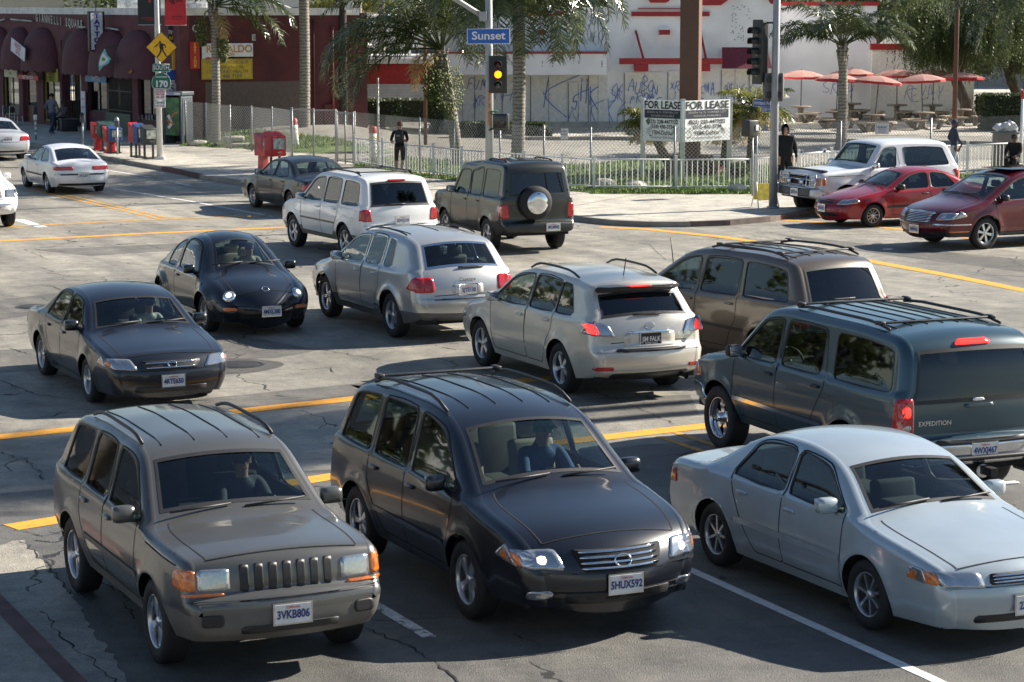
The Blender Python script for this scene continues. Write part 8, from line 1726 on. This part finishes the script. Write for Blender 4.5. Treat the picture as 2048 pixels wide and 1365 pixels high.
# weeping pepper tree
def weeping(c, lab, z0, spread, seed, nstr, zlow, dens=1.0):
    r = empty('weeping_tree', c, 0, lab, 'tree'); t = MB(); t.tube([(0, 0, 0), (-.25, 0, .9), (-.7, 0, 1.8), (-1.2, .1, 3.4)], [.34, .27, .24, .16], BARKD, 10); t.build('trunk', r); rn = random.Random(seed)
    lim = MB(); tips = []
    for k in range(16):
        a = k * .393 * 2.4 + rn.uniform(-.3, .3); s_ = rn.uniform(.45, 1) ; p0 = Vector((-.6 - .3 * rn.random(), 0, rn.uniform(1.6, 3.2))); p2 = Vector((spread * s_ * math.cos(a) - .8, spread * .7 * s_ * math.sin(a), z0 + rn.uniform(-1.2, 1.0))); lim.tube([p0, p0.lerp(p2, .5) + Vector((0, 0, .6)), p2], [.1, .06, .02], BARKD, 5); tips.append((p0.lerp(p2, .5) + Vector((0, 0, .6)), p2))
    lim.build('limb', r); g = MB()
    for k in range(nstr):
        a, b = tips[rn.randrange(len(tips))]; f = rn.uniform(.1, 1.15); p = a.lerp(b, f) + Vector((rn.gauss(0, .45), rn.gauss(0, .45), rn.gauss(.1, .35))); L_ = rn.uniform(.7, 2.0); dx, dy = rn.uniform(-.12, .12), rn.uniform(-.12, .12); n = int(L_ / .065 * dens)
        zl = zlow + rn.uniform(0, .8)
        for i in range(n):
            q = p + Vector((dx * i * .07, dy * i * .07, -i * .065 / dens))
            if q.z < zl: break
            l_ = rn.uniform(.08, .16); s_ = Vector((rn.uniform(-1, 1), rn.uniform(-1, 1), -.7)).normalized() * l_; w_ = Vector((s_.y, -s_.x, 0)).normalized() * .024; g.add([q, q + s_ * .5 + w_, q + s_, q + s_ * .5 - w_], [(0, 1, 2, 3)], TREEL)
    g.build('crown', r); return r
weeping(Vector((onwall(1944, 200, (0, 106.5, 0), (0, -1, 0)).x, 106.5, ZS)), 'large weeping pepper tree with hanging leaves at the right behind the umbrellas', 5.0, 3.6, 5, 3900, 2.0, 1.0)
weeping(Vector((24.0, 110, ZS)), 'second weeping tree at the far right edge behind the hedges', 4.6, 3.4, 6, 2000, 1.4, .9)
# broad trees far behind, filling the strip over the roofs
def broad(c, h, sp, lab, seed, m=TREEL, n=4200):
    r = empty('broad_tree', c, 0, lab, 'tree', 'leafy trees far behind the roofs'); t = MB(); t.tube([(0, 0, 0), (.1, 0, h * .35), (-.1, 0, h * .6)], [.3, .22, .12], BARKD, 8)
    rn = random.Random(seed); B_ = []
    for k in range(9): a = k * 2.4; q = Vector((sp * .6 * math.cos(a) * rn.uniform(.5, 1.1), sp * .5 * math.sin(a), h * rn.uniform(.5, .85))); t.tube([(0, 0, h * .35), q], [.12, .03], BARKD, 5); B_.append(q)
    t.build('trunk', r); g = MB()
    for q in B_: leafmass(g, q.x, q.y, q.z, sp * rn.uniform(.25, .45), sp * .35, h * rn.uniform(.12, .22), n // 9, m, .16, seed * 10 + int(q.x * 10) % 99)
    g.build('crown', r)
for k, (x, y, h, sp, lab, m) in enumerate([(-24, 150, 8, 4.5, 'round leafy tree far behind the shops at the left', TREEL), (-9.5, 140, 8.5, 4, 'leafy yellow-green tree over the maroon side wall', PALMY), (-2, 150, 8, 5, 'leafy tree far behind the grey shingle roof', TREEL), (6, 150, 9, 4.5, 'dark leafy tree far behind the white restaurant, left part', HEDG), (13.5, 140, 8, 4, 'leafy tree over the white restaurant side wall', TREEL), (20, 132, 8.5, 5, 'big leafy tree behind the weeping tree', TREEL), (28, 128, 7.5, 5, 'big leafy tree at the far right behind the hedges', HEDG), (-36, 145, 8, 5, 'leafy tree far off beyond the left shops', HEDG)]): broad(Vector((x, y, 0)), h, sp, lab, 70 + k, m)
for k, (x, y, h, sp, lab) in enumerate([(-24, 47, 6.5, 3, 'leafy street tree outside the frame at the near left'), (-27, 57, 8, 3.5, 'leafy street tree outside the frame farther up the left side'), (-21, 39, 5, 2.4, 'small leafy street tree outside the frame at the left')]): broad(Vector((x, y, 0)), h, sp, lab, 90 + k, TREEL, 1500)  # unseen trees, added to give the car windows foliage to reflect
for k, (x, y, w_, d_, h_, cl, lab) in enumerate([(-38, 34, 12, 26, 5.2, (.34, .34, .34), 'long grey shop outside the frame on the near left corner'), (-36, 68, 12, 20, 6.5, (.28, .29, .3), 'grey shop outside the frame farther up the left side'), (-6, -34, 40, 12, 9, (.40, .41, .42), 'grey office block behind the viewpoint')]):  # unseen buildings, added as surroundings for the cars to reflect
    r = empty('unseen_building', (x, y, 0), 0, lab, 'building'); t = MB(); t.box((0, 0, h_ / 2), (w_, d_, h_), mat('side_wall_%d' % k, cl, .85)); t.build('wall', r); t = MB(); t.box((0, 0, h_ + .15), (w_ + .4, d_ + .4, .3), TRIMW); t.build('roof', r)
    for q in range(int(max(w_, d_) / 4)):
        t = MB(); o_ = -max(w_, d_) / 2 + 2 + q * 4
        if d_ > w_: t.box((w_ / 2 + .03, o_, 1.7), (.06, 2.6, 2.2), DARKIN, bev=.01)
        else: t.box((o_, d_ / 2 + .03, 1.7), (2.6, .06, 2.2), DARKIN, bev=.01)
        t.build('window', r)
# ================================================================== traffic and drivers
cars = build_cars()
driver(cars[15], BRO, 'driver in a dark cap at the wheel of the white two-door car', dict(shirt=GRC, trousers=JNS, shoes=DSH, skin=SKD), cap=BK)
driver(cars[7], BEE, 'driver in a pale top inside the black bubble-shaped car', dict(shirt=mat('pale_top', (.4, .35, .28), .9), trousers=JNS, shoes=DSH))
driver(cars[8], SED, 'driver in a light shirt inside the charcoal sedan', dict(shirt=mat('light_shirt', (.5, .48, .45), .9), trousers=JNS, shoes=DSH), hair=(.03, .02, .015))
driver(cars[10], MDX, 'driver in a green cap inside the black four-wheel drive', dict(shirt=mat('blue_shirt', (.06, .1, .2), .9), trousers=JNS, shoes=DSH), cap=mat('green_cap', (.02, .2, .08), .8))
driver(cars[9], JEEP, 'driver in a dark grey top inside the champagne grey four-wheel drive', dict(shirt=mat('slate_shirt', (.05, .055, .07), .9), trousers=JNS, shoes=DSH))
driver(cars[17], PAC, 'driver in dark clothes inside the dark red estate-like car', dict(shirt=BK, trousers=BK, shoes=DSH))
w = bpy.data.worlds.new("World"); scene.world = w; w.use_nodes = True
nt = w.node_tree; sky = nt.nodes.new('ShaderNodeTexSky'); sky.sky_type = 'NISHITA'; sky.sun_disc = False; sky.dust_density = .25; sky.ozone_density = 2.0; sky.air_density = 1.1
SUN_EL, SUN_AZ = R(31), R(25)   # direction to the sun: +x, slightly away
sky.sun_elevation = SUN_EL; sky.sun_rotation = math.pi / 2 - SUN_AZ
nt.links.new(sky.outputs[0], nt.nodes['Background'].inputs[0]); nt.nodes['Background'].inputs[1].default_value = .05
sd = bpy.data.lights.new('sun', 'SUN'); sd.energy = 5.0; sd.angle = R(.5); sd.color = (1, .92, .80)
so = bpy.data.objects.new('sun', sd); COL.objects.link(so)
v = Vector((math.cos(SUN_AZ) * math.cos(SUN_EL), math.sin(SUN_AZ) * math.cos(SUN_EL), math.sin(SUN_EL)))
so.rotation_euler = v.to_track_quat('Z', 'Y').to_euler()
scene.view_settings.view_transform = 'Standard'; scene.view_settings.look = 'None'; scene.view_settings.exposure = 1.3
